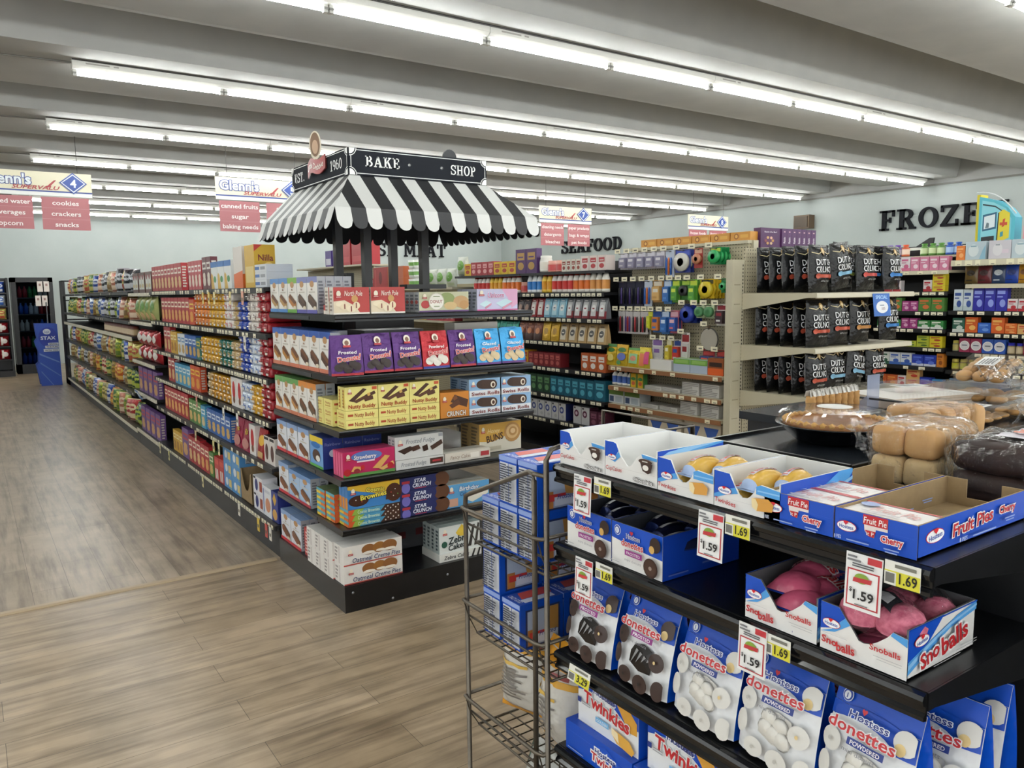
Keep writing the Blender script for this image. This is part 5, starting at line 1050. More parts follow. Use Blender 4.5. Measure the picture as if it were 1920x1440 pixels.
# ---------------------------------------------------------------- stocking the shelves
LV = {2: ['lower', 'upper'], 3: ['bottom', 'middle', 'top'], 4: ['bottom', 'second', 'third', 'top'], 5: ['bottom', 'second', 'third', 'fourth', 'top'], 6: ['bottom', 'second', 'third', 'fourth', 'fifth', 'top']}
def put(k, x, y, z, rz, label, group=None, **kw): return P[k].put(x, y, z, rz, label, group, **kw)
def row(F, a0, z, items, where, anchor, d=.022, sgn=1, gap=.005, jit=0, turn=0):
    """items: (key, count[, stack]) or a number for a gap; counted from a0 in the direction sgn"""
    tot = {}
    for it in items:
        if isinstance(it, tuple): tot[it[0]] = tot.get(it[0], 0) + it[1]
    cnt = {}; a = a0
    for it in items:
        if not isinstance(it, tuple): a += sgn*it; continue
        k, n = it[0], it[1]; st = it[2] if len(it) > 2 else 1; p = P[k]
        for i in range(n):
            o = ORD[cnt.get(k, 0)] if cnt.get(k, 0) < len(ORD) else 'last'; cnt[k] = cnt.get(k, 0)+1
            for l in range(st):
                x, y, zz = F.P(a+sgn*p.w/2, d, z+.0015+l*(p.h+.0008))
                one = tot[k] == 1
                if st == 1: lab = f'{p.desc}, {where}' if one else f'{o} {p.desc} from {anchor}, {where}'
                else: lab = f'{LV[st][l]} {p.desc}, {where}' if one else f'{LV[st][l]} {p.desc} of {o} stack from {anchor}, {where}'
                j = RN.uniform(-jit, jit)
                put(k, x, y, zz, F.rz+j+turn, lab, f'{p.desc}, {where}', rx=-abs(RN.gauss(0, .1)) if turn else 0, sc=(1, 1, RN.uniform(.86, 1.02)) if turn else (1, 1, 1))
            a += sgn*(p.w+gap)
    return a
def whr(i, n, unit): return ('top shelf' if i == 0 else 'base deck' if i == n else ORD[i]+' shelf') + ', ' + unit

# long snack gondola: cookies and crackers
C = 'cookie shelving'; A = 'stand end'
P['nilla'] = carton('wafer_box', 'large yellow vanilla wafer box', .2, .13, .262, '#c7a02c', [('r', .1, .12, .9, .5, '#d6c07a')], right=[('p', [(0, 1), (.4, 1), (0, .84)], '#b8342c'), ('t', 'Nilla', .55, .7, .15, '#6e1f24', {'w': .72, 'b': .035}), ('e', .34, .38, .26, .15, '#dcb95e'), ('e', .68, .46, .24, .14, '#e0c06a'), ('e', .74, .28, .24, .14, '#cfa548')], topc='#d8b93f')
P['fish'] = carton('cracker_carton', 'large white and orange cracker carton', .2, .14, .265, '#d9d3cc', [('p', [(0, 0), (1, 0), (1, .42), (0, .34)], '#d0662b')], right=[('r', 0, 0, 1, .34, '#d0662b'), ('c', .75, .6, .17, '#cf6a2e'), ('c', .75, .6, .13, '#e9e4dc'), ('t', 'G', .74, .6, .16, '#3a5a44', {'b': .03})], topc='#e4e1dc')
row(G1, 4.66, 1.645, [('topbox', 1, 3), ('nilla', 1), .05, ('fish', 1), .06, ('fishtall', 3), ('crk_dark', 2), .03, ('crk_pink', 4), .24, ('crk_red', 9)], whr(0, 5, C), A)
put('header', 1.66, 7.6, 1.647, -PI/2, 'yellow topped display carton behind red cracker boxes, top shelf, cookie shelving')
row(G1, 4.66, 1.37, [('pk_red', 2, 4), ('pk_wht', 2, 4), ('pk_blu', 2, 3), .02, ('pk_tan', 1, 3), ('pk_wrd', 2, 4), ('pk_yel', 4, 4), ('pk_org', 4, 4), .04, ('crk_orange', 1), ('crk_long', 8)], whr(1, 5, C), A)
row(G1, 4.66, 1.10, [('pk_red', 2, 4), ('pk_wbl', 2, 4), ('pk_blu', 2, 4), ('pk_tan', 2, 3), ('pk_tea', 3, 3), ('pk_yel', 5, 3), .03, ('crk_teal', 1), ('crk_blue', 3), ('crk_white', 2), .03, ('crk_yellow', 2), ('crk_red', 2)], whr(2, 5, C), A)
row(G1, 4.66, .84, [('pk_red', 2, 4), ('pk_yel', 2, 3), ('pk_wbl', 2, 3), ('wrbox', 2), ('pk_ybr', 5, 3), ('pk_tan', 1, 3), .24, ('crk_orange', 2), ('crk_cyan', 4), ('crk_red', 2)], whr(3, 5, C), A)
row(G1, 4.66, .56, [('chocbox', 2), ('redbag', 1), ('wrbox', 1), ('ritzbag', 2), .06, ('crk_blue', 5), .05, ('crk_cyan', 1), ('crk_green', 3), .02, ('crk_long', 7)], whr(4, 5, C), A)
row(G1, 4.65, .205, [('goldblu', 1), ('lofo', 1), ('bwpack', 1, 2), .03, ('cut', 1), ('blubox', 2, 3), ('clubred', 2), .02, ('crk_green', 1), ('crk_long', 2), ('crk_red', 3), ('crk_purple', 1), ('crk_yellow', 3)], whr(5, 5, C), A)
put('clubcase', 1.58, 6.22, .2065, -PI/2, 'dark carton with CLUB header behind bright red cracker boxes, base deck')
C = 'cracker section'
row(G1, 8.15, 1.635, [('crk_case', 3)], whr(0, 4, C), 'cookie side', gap=.05)
row(G1, 8.15, 1.345, [('chipclear', 4)], whr(1, 4, C), 'cookie side', jit=.12)
row(G1, 8.15, .935, [('redpop', 4, 2)], whr(2, 4, C), 'cookie side', jit=.1, gap=.02)
row(G1, 8.15, .60, [('crk_purple', 4)], whr(3, 4, C), 'cookie side', gap=.03)
row(G1, 8.15, .18, [('crk_purple', 4)], whr(4, 4, C), 'cookie side', gap=.03)
C = 'chip shelving'
rc = random.Random(11)
P['dip'] = jar('dip_jar', 'brown lidded dip jar', .036, .11, '#7a5a3c', '#b8a07a', '#5a2a22')
for i, z in enumerate([1.65, 1.33, .85, .55, .15]):
    seq = []; tot = 0; last = -1
    while tot < 6.55:
        k = rc.randrange(13)
        if k == last: continue
        last = k; n = rc.choice((1, 1, 2)); seq.append((f'chip{k}', n)); tot += n*.235
    row(G1, 9.36, z, seq, ['top shelf', 'second shelf', 'fourth shelf', 'fifth shelf', 'base deck'][i]+', '+C, 'cracker side', d=.035, jit=.22, gap=.012, turn=.3)
row(G1, 9.34, 1.165, [('dip', 26), 4.9] if False else [('dip', 26)], 'third shelf, '+C, 'cracker side', gap=.012)

# bake shop stand
def st(k, x, y, z, face, label, n=1, step=0, up=1, dx=0):
    """n copies going back from the shelf edge, up copies stacked"""
    p = P[k]
    for i in range(n):
        for u in range(up):
            s = step or p.d+.002
            X, Y = (x, y+s*i) if face == 'y' else (x+s*i, y)
            lab = label
            if up > 1: lab = LV[up][u] + ' ' + lab
            if i: lab = lab + f', {ORD[i]} row back'
            put(k, X, Y, z+.0015+u*(p.h+.0008), 0 if face == 'y' else -PI/2, lab, p.desc + ', bake shop stand')
S = BAKE_Z
for i, (k, y) in enumerate(zip(('tb', 'tb', 'tg', 'tp', 'tp'), (4.535, 4.385, 4.235, 4.085, 3.935))):
    nm = {'tb': ('far', 'nearer')[i] if i < 2 else '', 'tg': '', 'tp': ('middle', 'corner')[i-3] if i > 2 else ''}[k]
    st(k, 1.475, y, S[0], 'x', f'{nm} {P[k].desc}, stand top side shelf'.strip(), 4, .047)
st('santa', 1.56, 3.63, S[0], 'y', 'red holiday roll box at corner, stand top shelf', 2, .06)
st('santa', 1.757, 3.63, S[0], 'y', 'red holiday roll box beside donut boxes, stand top shelf', 2, .06)
put('santaflat', 1.485, 3.74, S[0]+.0015, -PI/2, 'small flat red and white box lying at corner, stand top shelf')
st('donut', 2.083, 3.63, S[0], 'y', 'pale green apple donut box, stand top shelf', 5, .052)
st('uni', 2.422, 3.63, S[0], 'y', 'pink and blue cake box, stand top shelf', 4, .052)
put('dbp', 1.522, 3.612, S[1]+.0015, -.12, 'purple donut bag turned at corner, stand second shelf', 'purple foil donut bag, bake shop stand')
for i, (k, x) in enumerate((('dbp', 1.692), ('dbp', 1.858), ('dbr', 2.024), ('dbp', 2.19), ('dbb', 2.356), ('dbb', 2.522), ('dbw', 2.56))):
    lab = {0: 'purple donut bag next to turned corner bag', 1: 'purple donut bag just before red bag', 2: 'red powdered donut bag', 3: 'purple donut bag between red and blue bags', 4: 'blue glazed donut bag next to purple bag', 5: 'blue glazed donut bag next to white-swirled bag', 6: 'blue and white donut bag at row end'}[i]
    put(k, x if i < 6 else 2.585, 3.612 if i < 6 else 3.70, S[1]+.0015, 0 if i < 6 else .35, lab+', stand second shelf', P[k].desc+', bake shop stand', rx=-.05, sc=(.98, 1, 1))
for i, y in enumerate((4.53, 4.381, 4.232, 4.083, 3.934)):
    k = 'ta' if i < 3 else 'tc'; st(k, 1.475, y, S[1], 'x', f'{("far", "second", "third", "fourth", "fifth")[i]} {P[k].desc}, stand second side shelf', 3, .052)
st('tc', 1.475, 3.785, S[1], 'x', 'corner tall white chocolate bar box beside purple bag, stand second shelf', 1)
for i, y in enumerate((4.535, 4.402, 4.269, 4.136, 4.003)):
    k = 'tn' if i < 3 else 'to'; st(k, 1.475, y, S[2], 'x', f'{("far", "middle", "third", "fourth", "corner")[i]} {P[k].desc}, stand third side shelf', 2, .055)
for i, x in enumerate((1.592, 1.77, 1.948)):
    w_ = ('corner', 'middle', 'inner')[i]
    st('nbf', x, 3.622, S[2], 'y', f'yellow flat wafer bar box, {w_} column, stand third shelf', 1, 0, 2)
    st('nbu', x, 3.622, S[2]+.093, 'y', f'yellow upright wafer bar box, {w_} column, stand third shelf', 2, .047)
    if i == 0:
        st('nbf', x-.02, 3.745, S[2], 'y', 'yellow flat wafer box behind corner column, stand third shelf', 1, 0, 3)
        st('nbf', x-.02, 3.867, S[2], 'y', 'yellow flat wafer box farther behind corner column, stand third shelf', 1, 0, 3)
    else: st('nbf', x, 3.74, S[2], 'y', f'yellow flat wafer bar box behind {w_} column, stand third shelf', 1, 0, 2)
st('crunch', 2.132, 3.625, S[2], 'y', 'orange crunch bar box, stand third shelf', 2)
for x, w_ in ((2.33, 'beside orange box'), (2.534, 'at shelf end')):
    st('swiss', x, 3.625, S[2], 'y', f'pale blue swiss roll box {w_}, stand third shelf', 2, .103, 2)
st('straw', 1.626, 3.63, S[3], 'y', 'pink strawberry roll box, stand fourth shelf', 4)
st('fudgef', 1.915, 3.625, S[3], 'y', 'white frosted fudge box lying flat, stand fourth shelf')
st('fudge', 1.913, 3.628, S[3]+.052, 'y', 'white frosted fudge box standing upright, stand fourth shelf', 2)
st('fancy', 2.21, 3.625, S[3], 'y', 'cream fancy cake box lying flat, stand fourth shelf')
st('buns', 2.49, 3.72, S[3], 'y', 'white and gold honey bun box, stand fourth shelf', 2)
for i, y in enumerate((4.52, 4.34, 4.16)):
    st('tm', 1.475, y, S[3], 'x', f'{("far", "middle", "third")[i]} {P["tm"].desc}, stand fourth side shelf', 2)
st('rain', 1.475, 3.965, S[3], 'x', 'blue box with rainbow and yellow top, stand fourth side shelf', 3)
st('cosf', 1.643, 3.62, S[4], 'y', 'flat brownie box, front stack, stand fifth shelf', 1, 0, 3)
st('cosu', 1.643, 3.622, S[4]+.0895, 'y', 'blue upright brownie box, stand fifth shelf', 3)
st('cosf', 1.62, 3.74, S[4], 'y', 'flat brownie box, stack behind corner, stand fifth shelf', 1, 0, 5)
st('cosf', 1.615, 3.86, S[4], 'y', 'flat brownie box, third stack behind corner, stand fifth shelf', 1, 0, 5)
st('star', 1.928, 3.622, S[4], 'y', 'dark blue star box, stand fifth shelf', 1, 0, 3)
st('bday', 2.206, 3.625, S[4], 'y', 'sky blue birthday cake box, stand fifth shelf', 2)
st('tm', 1.475, 4.52, S[4], 'x', 'tall muffin box with yellow lettering, stand fifth side shelf', 2)
for i, y in enumerate((4.335, 4.155, 4.065-.09)):
    if i == 2: y = 4.0+.06-.03
    st('tl', 1.475, (4.34, 4.163, 4.09)[i] if i < 2 else 3.986+.06, S[4], 'x', f'{("far", "middle", "corner")[i]} {P["tl"].desc}, stand fifth side shelf', 2) if i < 2 else None
for i, y in enumerate((3.615, 3.738, 3.861, 3.984)):
    st('oat', 1.625+(.0 if i == 0 else -.01), y, .137, 'y', f'white oatmeal creme pie box, {ORD[i]} stack from front, stand base', 1, 0, 2)
put('oatred', 1.475, 4.16, .1385, -PI/2, 'red ended carton beside white pie boxes, stand base')
for i, y in enumerate((4.52, 4.345)): st('tm', 1.475, y, .137, 'x', f'{("far", "nearer")[i]} tall muffin box with yellow lettering, stand base', 2)
st('zebraf', 2.15, 3.622, .137, 'y', 'zebra striped cake box lying flat, stand base')
st('zebra', 2.15, 3.63, .180, 'y', 'zebra striped cake box standing upright, stand base', 4)
for z, w_, y in ((.137, 'stand base', 3.96), (S[1], 'stand second shelf', 3.96), (S[4], 'stand fifth shelf', 3.98)):
    put('backcarton', 2.02 if z < 1 else 1.95, y, z+.0015, 0, f'grey shipping carton with red stamps, back of {w_}', None, sc=(.9, .8, 1))
put('fancy', 2.4, 3.82, S[1]+.0015, 0, 'cream box behind blue donut bags, stand second shelf', None, sc=(1, 1, 4.6))

# coffee aisle, counted from the pegboard
C = 'coffee shelving'; A = 'pegboard end'
row(G2, 4.80, 1.77, [('teabox2', 3), ('teabox', 4), ('teacan', 2), ('jug', 1), ('purp', 2), ('yelbox', 3), ('redcan', 4), ('yelbox', 1), ('noodle', 1)], 'top shelf, '+C, A)
row(G2, 4.80, 1.59, [('cr_wh', 3), ('cr_or', 3), ('cr_rd', 4), ('cr_yl', 2), ('cr_bl', 3), ('teacan', 1), ('cr_or', 4), ('cr_yl', 3), ('cr_rd', 4)], 'second shelf, '+C, A)
row(G2, 4.80, 1.375, [('cf_silver', 5), ('cf_blue', 3), ('cf_redw', 2), ('cf_dark', 3), ('cf_green', 4)], 'third shelf, '+C, A, jit=.06)
row(G2, 4.80, 1.165, [('cf_kraft', 5), ('cf_yel', 2), ('cf_orn', 3), ('cf_teal', 4)], 'fourth shelf, '+C, A, jit=.06)
row(G2, 4.80, .935, [('cb_orn', 3), .28, ('cb_red', 6), ('cb_yel', 3)], 'fifth shelf, '+C, A)
row(G2, 4.80, .695, [('cb_teal2', 1), ('cb_teal', 6), ('cb_green', 4)], 'sixth shelf, '+C, A)
row(G2, 4.80, .47, [('cb_plum', 2), ('cb_grey2', 2), .1, ('cb_grey', 6)], 'seventh shelf, '+C, A)
C = 'canned shelving'; A = 'coffee side'
row(Face('x', 4.23), 7.22, 1.66, [('noodle', 4), ('cupn', 2, 3)], 'top shelf, '+C, A)
row(Face('x', 4.23), 8.36, 1.66, [('caseor', 1, 2), ('case12', 1), ('redcan', 2)], 'top shelf, '+C, A)
row(Face('x', 4.23), 7.2, 1.3, [('redcan', 6), ('yelbox', 6), ('ornbox', 5)], 'second shelf, '+C, A)
row(Face('x', 4.23), 9.5, 1.985, [('casere', 2), ('casepu', 2)], 'top shelf, tall beige shelving', 'near end', gap=.05)

# pegboard: goods hang on hooks, or stand on the wood-edged shelves
PEG_X = 4.478
def py(px): return 4.75-(px-770)*.00148
def hang(k, px, z, label, proto_d=.0):
    p = P[k]; y = py(px); n = 1
    x = 4.335
    put(k, x, y, z, -PI/2, label+', pegboard', p.desc)
    m = MB(); m.tube([(PEG_X-.001, y, z-.008), (x-.03, y, z-.008), (x-.04, y, z+.002)], .003, '#8f8c84|m', 6)
    m.box(x-.046, x-.043, y-.03, y+.03, z-.004, z+.03, '#e6dfc2'); m.box(x-.0466, x-.046, y-.02, y+.012, z+.006, z+.016, '#7a776a')
    m.build('peg_hook', g2p)
PR = [
 ('top row', 1.90, [('pg_clear', 800), ('pg_clear', 868), ('pg_clear', 936), ('pg_clear', 1004), ('pg_clear', 1072), ('pg_blor', 1138), ('pg_bluedisc', 1225), ('pg_reddisc', 1325), ('pg_greendisc', 1430)]),
 ('second row', 1.68, [('pg_batt', 790), ('pg_batt', 855), ('pg_batt', 920), ('pg_blor', 985), ('pg_tan', 1055), ('pg_blue', 1125), ('pg_grn', 1182), ('pg_blkdisc', 1240), ('pg_grn', 1298), ('pg_yeldisc', 1385), ('pg_smgrn', 1490)]),
 ('third row', 1.45, [('pg_mark', 782), ('pg_mark2', 840), ('pg_mark', 898), ('pg_mark', 956), ('pg_hi', 1003), ('pg_bo', 1052), ('pg_blue', 1112), ('pg_pink', 1174)]),
 ('third row', 1.50, [('pg_bluetape', 1265), ('pg_greendot', 1345), ('pg_greendot', 1405), ('pg_tagw', 1475)]),
 ('fourth row', 1.35, [('strainer', 1410)]),
 ('bottom row', 1.235, [('pg_env', 1070), ('pg_ruler', 1140), ('pg_rb', 1198)]), ('bottom row', 1.29, [('pg_scis', 1262)]), ('bottom row', 1.175, [('pg_toy', 1390), ('pg_toy', 1478)])]
cnt = {}; tot = {}
for rn, z, its in PR:
    for k, px in its: tot[(rn, k)] = tot.get((rn, k), 0)+1
for rn, z, its in PR:
    for k, px in its:
        cnt[(rn, k)] = cnt.get((rn, k), 0)+1; n = tot[(rn, k)]-cnt[(rn, k)]
        hang(k, px, z, (f'{ORD[n]} {P[k].desc} from beige post, {rn}' if tot[(rn, k)] > 1 else f'{P[k].desc}, {rn}'))
F4 = Face('x', 4.24)
def onpeg(k, px, z, label, d=.03, up=1):
    for u in range(up): put(k, F4.f+d, py(px), z+.0015+u*(P[k].h+.0008), -PI/2, (LV[up][u]+' ' if up > 1 else '')+label+', pegboard unit', P[k].desc)
for k, px in (('cy1', 770), ('cy2', 855), ('cy3', 945), ('cy4', 1025)): onpeg(k, px, 1.005, P[k].desc + ', wood edged top shelf', .02)
onpeg('whitebin', 1140, 1.005, 'white open front bin, wood edged top shelf'); onpeg('greybin', 1285, 1.005, 'pale blue organizer box beside white bin'); onpeg('greybin', 1396, 1.005, 'pale blue organizer box beside orange carton'); onpeg('orangebin', 1500, 1.005, 'orange cut-away carton, wood edged top shelf')
for i, px in enumerate((785, 825, 865, 905)): onpeg('glue', px, .845, f'{ORD[i]} white glue bottle from coffee side')
for i, px in enumerate((945, 997)): onpeg('crybox', px, .845, f'{ORD[i]} yellow crayon box from glue bottles')
onpeg('ledge', 1090, .845, 'low white paper pads beside crayon boxes'); onpeg('ledge', 1215, .845, 'low white paper pads in middle of second shelf'); onpeg('ledge2', 1345, .845, 'tall white envelope stack in middle of second shelf'); onpeg('ledge2', 1470, .845, 'tall white envelope stack beside beige post, second shelf')
onpeg('ledge3', 810, .70, 'green and white envelope box at coffee side'); onpeg('ledge3', 935, .70, 'green and white envelope box next to paper pads'); onpeg('ledge', 1065, .70, 'low paper pads beside green boxes, third shelf'); onpeg('ledge', 1200, .70, 'low paper pads in middle of third shelf'); onpeg('ledge2', 1335, .70, 'white envelope stack in middle of third shelf'); onpeg('ledge2', 1470, .70, 'white envelope stack beside beige post, third shelf')
onpeg('bluecase', 1180, .50, 'pale carton with blue triangles nearer coffee side', .02); onpeg('bluecase', 1430, .50, 'pale carton with blue triangles beside beige post', .02)
m = MB(); m.box(4.46, 4.72, 3.57, 4.755, 1.918, 1.94, 'beige_metal'); m.build('top_shelf', g2p)
for i in range(6): put('tanbox', 4.49, 3.66+.18*i, 1.9415, -PI/2, f'{ORD[i]} orange bar box from beige post, pegboard top', 'orange boxes along the pegboard top')

# chip end cap
m = MB(); m.box(4.575, DX1, 3.535, 3.76, 1.872, 1.89, 'beige_metal'); m.build('top_shelf', dc)
m = MB(); m.box(DX0+.03, DX1, DY0+.1, DY1-.005, .478, .5, 'beige_metal'); m.build('shelf', dc)
put('raisin', 4.68, 3.55, 1.8915, 0, 'purple cereal box facing front on chip end cap top', None, sc=(1.1, 1, .62))
for i in range(7): put('raisins', 4.82+.057*i, 3.54, 1.8915, 0, f'{ORD[i]} purple cereal box edge beside the facing one, chip end cap top', 'purple cereal boxes edge on', sc=(1, 1, .62))
for si, (z, w_) in enumerate(zip(DUTCH_Z, ('top', 'middle', 'bottom'))):
    for i in range(5):
        put('du_red', 4.455, 2.965+.097*i, z+.0015, RN.uniform(-.05, .05), f'{ORD[i]} red-banded black chip bag in side row, {w_} end cap shelf', 'red-banded kettle chip bags in the side rows', rx=-.03)
FR = [[('du_blue', 4.70, -.10, 0, .06), ('du_green', 4.83, .12, .09, -.12), ('du_rb', 4.98, 0, .0, .03), ('du_deep', 5.15, .06, .12, -.6), ('du_deep', 5.30, 0, .0, .04)],
      [('du_red', 4.685, 0, 0, 0), ('du_brn', 4.79, .0, .10, 0), ('du_gold', 4.93, 0, 0, 0), ('du_brn', 5.03, 0, .10, 0), ('du_deep', 5.17, 0, .20, -.9), ('du_deep', 5.315, 0, .02, 0)],
      [('du_blue', 4.685, 0, .02, 0), ('du_blue', 4.88, .16, 0, .1), ('du_brn', 5.03, 0, .12, -.5), ('du_red', 5.19, 0, .03, 0)]]
wd = ['first', 'second', 'third', 'fourth', 'fifth', 'last']
for si, (z, w_) in enumerate(zip(DUTCH_Z, ('top', 'middle', 'bottom'))):
    for i, (k, x, tilt, dy, rz) in enumerate(FR[si]):
        put(k, x, 2.965+dy, z+.012, rz, f'{P[k].desc}, {wd[i]} past the side row, {w_} shelf', 'kettle chip bags along the end cap', rx=-.04, ry=tilt)
    for i in range(4):
        put('du_red', 4.72+.19*i, 3.2, z+.0015, 0, f'{ORD[i]} black chip bag of the back row, {w_} end cap shelf', 'black chip bags in the back rows')
put('redpop', 4.62, 3.2, .5015, 0, 'red and white snack bag on low shelf under chip bags', None)
put('crk_orange', 4.86, 3.15, .5015, 0, 'orange box on low shelf under chip bags', None)
put('crk_orange', 5.06, 3.15, .5015, 0, 'second orange box on low shelf under chip bags', None)
m = MB(); W_, H_ = .2, .15
q = flat((4.93, DY0-.012, 1.565), (1, 0, 0), (0, -.12, -1), (0, -1, 0))
m.faces([q(0, 0, 0), q(W_, 0, 0), q(W_, H_, 0), q(0, H_, 0), q(0, 0, -.002), q(W_, 0, -.002), q(W_, H_, -.002), q(0, H_, -.002)], [(0, 1, 2, 3), (4, 7, 6, 5), (0, 4, 5, 1), (1, 5, 6, 2), (2, 6, 7, 3), (3, 7, 4, 0)], '#2a63b4')
q2 = flat((4.93, DY0-.012-.12*H_, 1.565-H_), (1, 0, 0), (0, .12, 1), (0, -1, 0))
art(m, q2, W_, H_, [('t', 'SPECIAL', .5, .84, .16, '#a8cdf0', {'w': .7, 'b': .04}), ('e', .5, .4, .36, .27, '#e6e8ec'), ('r', .36, .46, .62, .5, '#7a8a9a'), ('t', '2/$5', .55, .34, .12, '#8a6a74')])
tag(m.build('sale_tag'), 'blue special tag with white oval hanging below top chip shelf', 'price tag')

# medicine aisle
C = 'medicine shelving'; A = 'remedy side'
row(G3, 3.42, 1.83, [('b_org', 1), ('diaper', 1), .02, ('diaper2', 1), ('diaper', 2), ('diaper2', 1), ('diaper', 1)], 'top shelf, '+C, A, sgn=-1)
for i, k in enumerate(('dp_tan', 'dp_red', 'dp_nav', 'dp_blu', 'dp_org', 'dp_bl2', 'dp_yel', 'dp_yel')):
    y = (3.34, 3.235, 3.12, 3.02, 2.92, 2.83, 2.72, 2.57)[i]
    put(k, 7.12, y, 1.63 if k != 'dp_yel' else 1.628, -PI/2, P[k].desc + (', second one' if i == 7 else '') + ', pegboard above medicine', P[k].desc, sc=(.78, 1, 1) if i < 6 else (1, 1, 1.08))
row(G3, 3.42, 1.40, [('m_bluwht', 2), ('m_roy', 3), ('m_red', 2), .04, ('m_grey', 1), .16, ('m_red', 1)], 'third shelf, '+C, A, sgn=-1)
row(G3, 3.42, 1.215, [('m_dgrn', 1), ('m_orn', 1), ('m_blu', 1), ('m_orn', 1), ('m_ornf', 1, 2), ('m_tan', 1), .12, ('m_tan', 2)], 'fourth shelf, '+C, A, sgn=-1)
row(G3, 3.42, 1.045, [('j_gry', 1), ('m_wine', 2), ('m_bring', 2), ('j_blu', 2), ('j_red', 1), ('j_or', 1), ('j_nv', 1)], 'fifth shelf, '+C, A, sgn=-1)
row(G3, 3.42, .885, [('j_grn', 2), ('j_yel', 2), ('j_grn', 2), .05, ('j_grn', 1), ('j_yel', 3), ('j_grn', 3)], 'sixth shelf, '+C, A, sgn=-1, gap=.008)
row(G3, 3.42, .72, [('m_lblu', 1), ('m_ens', 1), ('m_gry2', 2, 2)], 'seventh shelf, '+C, A, sgn=-1)
C = 'remedy shelving'; A = 'medicine side'
row(G3, 3.48, 1.75, [('b_pink', 4), ('b_wpk', 1), ('b_pur', 2), ('m_red', 3)], 'second shelf, '+C, A)
m = MB(); m.box(7.2, 7.36, 3.47, 5.88, 1.87, 1.888, 'beige_metal'); m.build('shelf', g3b)
row(Face('x', 7.2), 3.48, 1.888, [('sp_blu', 2), ('sp_grn', 3), .1, ('sp_or', 1), ('sp_pur', 4)], 'top shelf, '+C, A)
row(G3, 3.50, 1.565, [('m_yel', 1, 3), ('m_red', 1), .2, ('m_red', 2)], 'third shelf, '+C, A)
row(G3, 3.50, 1.39, [('m_green', 2), ('m_pur', 2), ('m_green', 2)], 'fourth shelf, '+C, A)
row(G3, 3.50, 1.235, [('m_grn2', 2), ('m_pur', 2), ('m_grn2', 2)], 'fifth shelf, '+C, A)
row(G3, 3.50, 1.07, [('m_yel', 1, 2), ('m_yelg', 1, 2), ('m_yelg', 2)], 'sixth shelf, '+C, A)
row(G3, 3.48, .90, [('m_ornbag', 1), ('m_deep', 2), ('m_wblu', 2), ('m_wgrn', 2)], 'seventh shelf, '+C, A)
row(G3, 3.48, .70, [('m_lblu', 1), ('m_deep', 1), ('m_tan', 1, 2), ('m_red', 1), ('m_ornlow', 2)], 'eighth shelf, '+C, A)
# ---------------------------------------------------------------- front dessert rack: open trays, bags, boxes, tags
BLUE, CYAN, WHT, RED, NAVY = '#0748b6', '#4f9bdc', '#e4e6e8', '#b8252c', '#1d2f7a'
def open_tray(nm, name, desc, w, d, h, front, fops, outer, inner, rops=(), lops=None, back=1.0, side=1.0, notch_back=False, t=.003, nparts=True):
    """front: outline of the front panel in fractions; walls have thickness; outside and inside differ"""
    b = MB()
    b.box(-w/2, w/2, 0, d, 0, t, inner)
    hs = h*side
    for s in (-1, 1):
        x0, x1 = (w/2-t, w/2) if s > 0 else (-w/2, -w/2+t)
        b.box(x0, x1, 0, d, 0, hs, inner, **({'r': outer} if s > 0 else {'l': outer}))
    if notch_back:
        for x0, x1, z1 in ((-w/2, -w*.22, h), (-w*.22, w*.22, h*.35), (w*.22, w/2, h)): b.box(x0, x1, d-t, d, 0, z1, inner, k=outer)
    else: b.box(-w/2, w/2, d-t, d, 0, h*back, inner, k=outer)
    art(b, flat((w/2, 0, 0), (0, 1, 0), (0, 0, 1), (1, 0, 0)), d, hs, rops)
    art(b, flat((-w/2, d, 0), (0, -1, 0), (0, 0, 1), (-1, 0, 0)), d, hs, lops if lops is not None else rops)
    f = MB(); pts = [((x-.5)*w, z*h) for x, z in front]; n = len(pts)
    f.face([(x, -.0005, z) for x, z in pts], outer if isinstance(outer, str) else WHT); f.face([(x, t, z) for x, z in pts][::-1], inner)
    for i in range(n):
        j = (i+1) % n; f.face([(pts[i][0], -.0005, pts[i][1]), (pts[j][0], -.0005, pts[j][1]), (pts[j][0], t, pts[j][1]), (pts[i][0], t, pts[i][1])], inner)
    art(f, flat((-w/2, -.0005, 0), (1, 0, 0), (0, 0, 1), (0, -1, 0)), w, h, fops)
    P[nm] = Proto(name, desc, 'display tray', None, [('tray_body', b.mesh('tray_body')), ('front_panel', f.mesh('front_panel'))], w, d, h)
def seal(cx, cy_, r, asp): return [('e', cx, cy_, r*asp, r, '#dfe5f0'), ('e', cx, cy_, r*.88*asp, r*.88, '#22409c'), ('e', cx, cy_, r*.62*asp, r*.62, '#e6eaf2'), ('t', '1', cx, cy_, r*.7, '#22409c', {'b': .05})]
SWOOSH = [('p', [(0, .35), (.16, .55), (.42, .8), (1, .96), (1, 1), (.3, 1), (0, .7)], CYAN), ('p', [(0, .5), (.2, .72), (.5, .9), (.9, 1), (.5, 1), (.15, .95), (0, .8)], '#8cc0ec')]
def cupcut(): return [(0, 0), (1, 0), (1, .80), (.72, .84), (.66, .76), (.6, .66), (.55, .52), (.5, .43), (.46, .40), (.42, .43), (.38, .52), (.32, .62), (.28, .76), (.22, .97), (.17, 1), (0, 1)]
CUP = '#e1e0de'
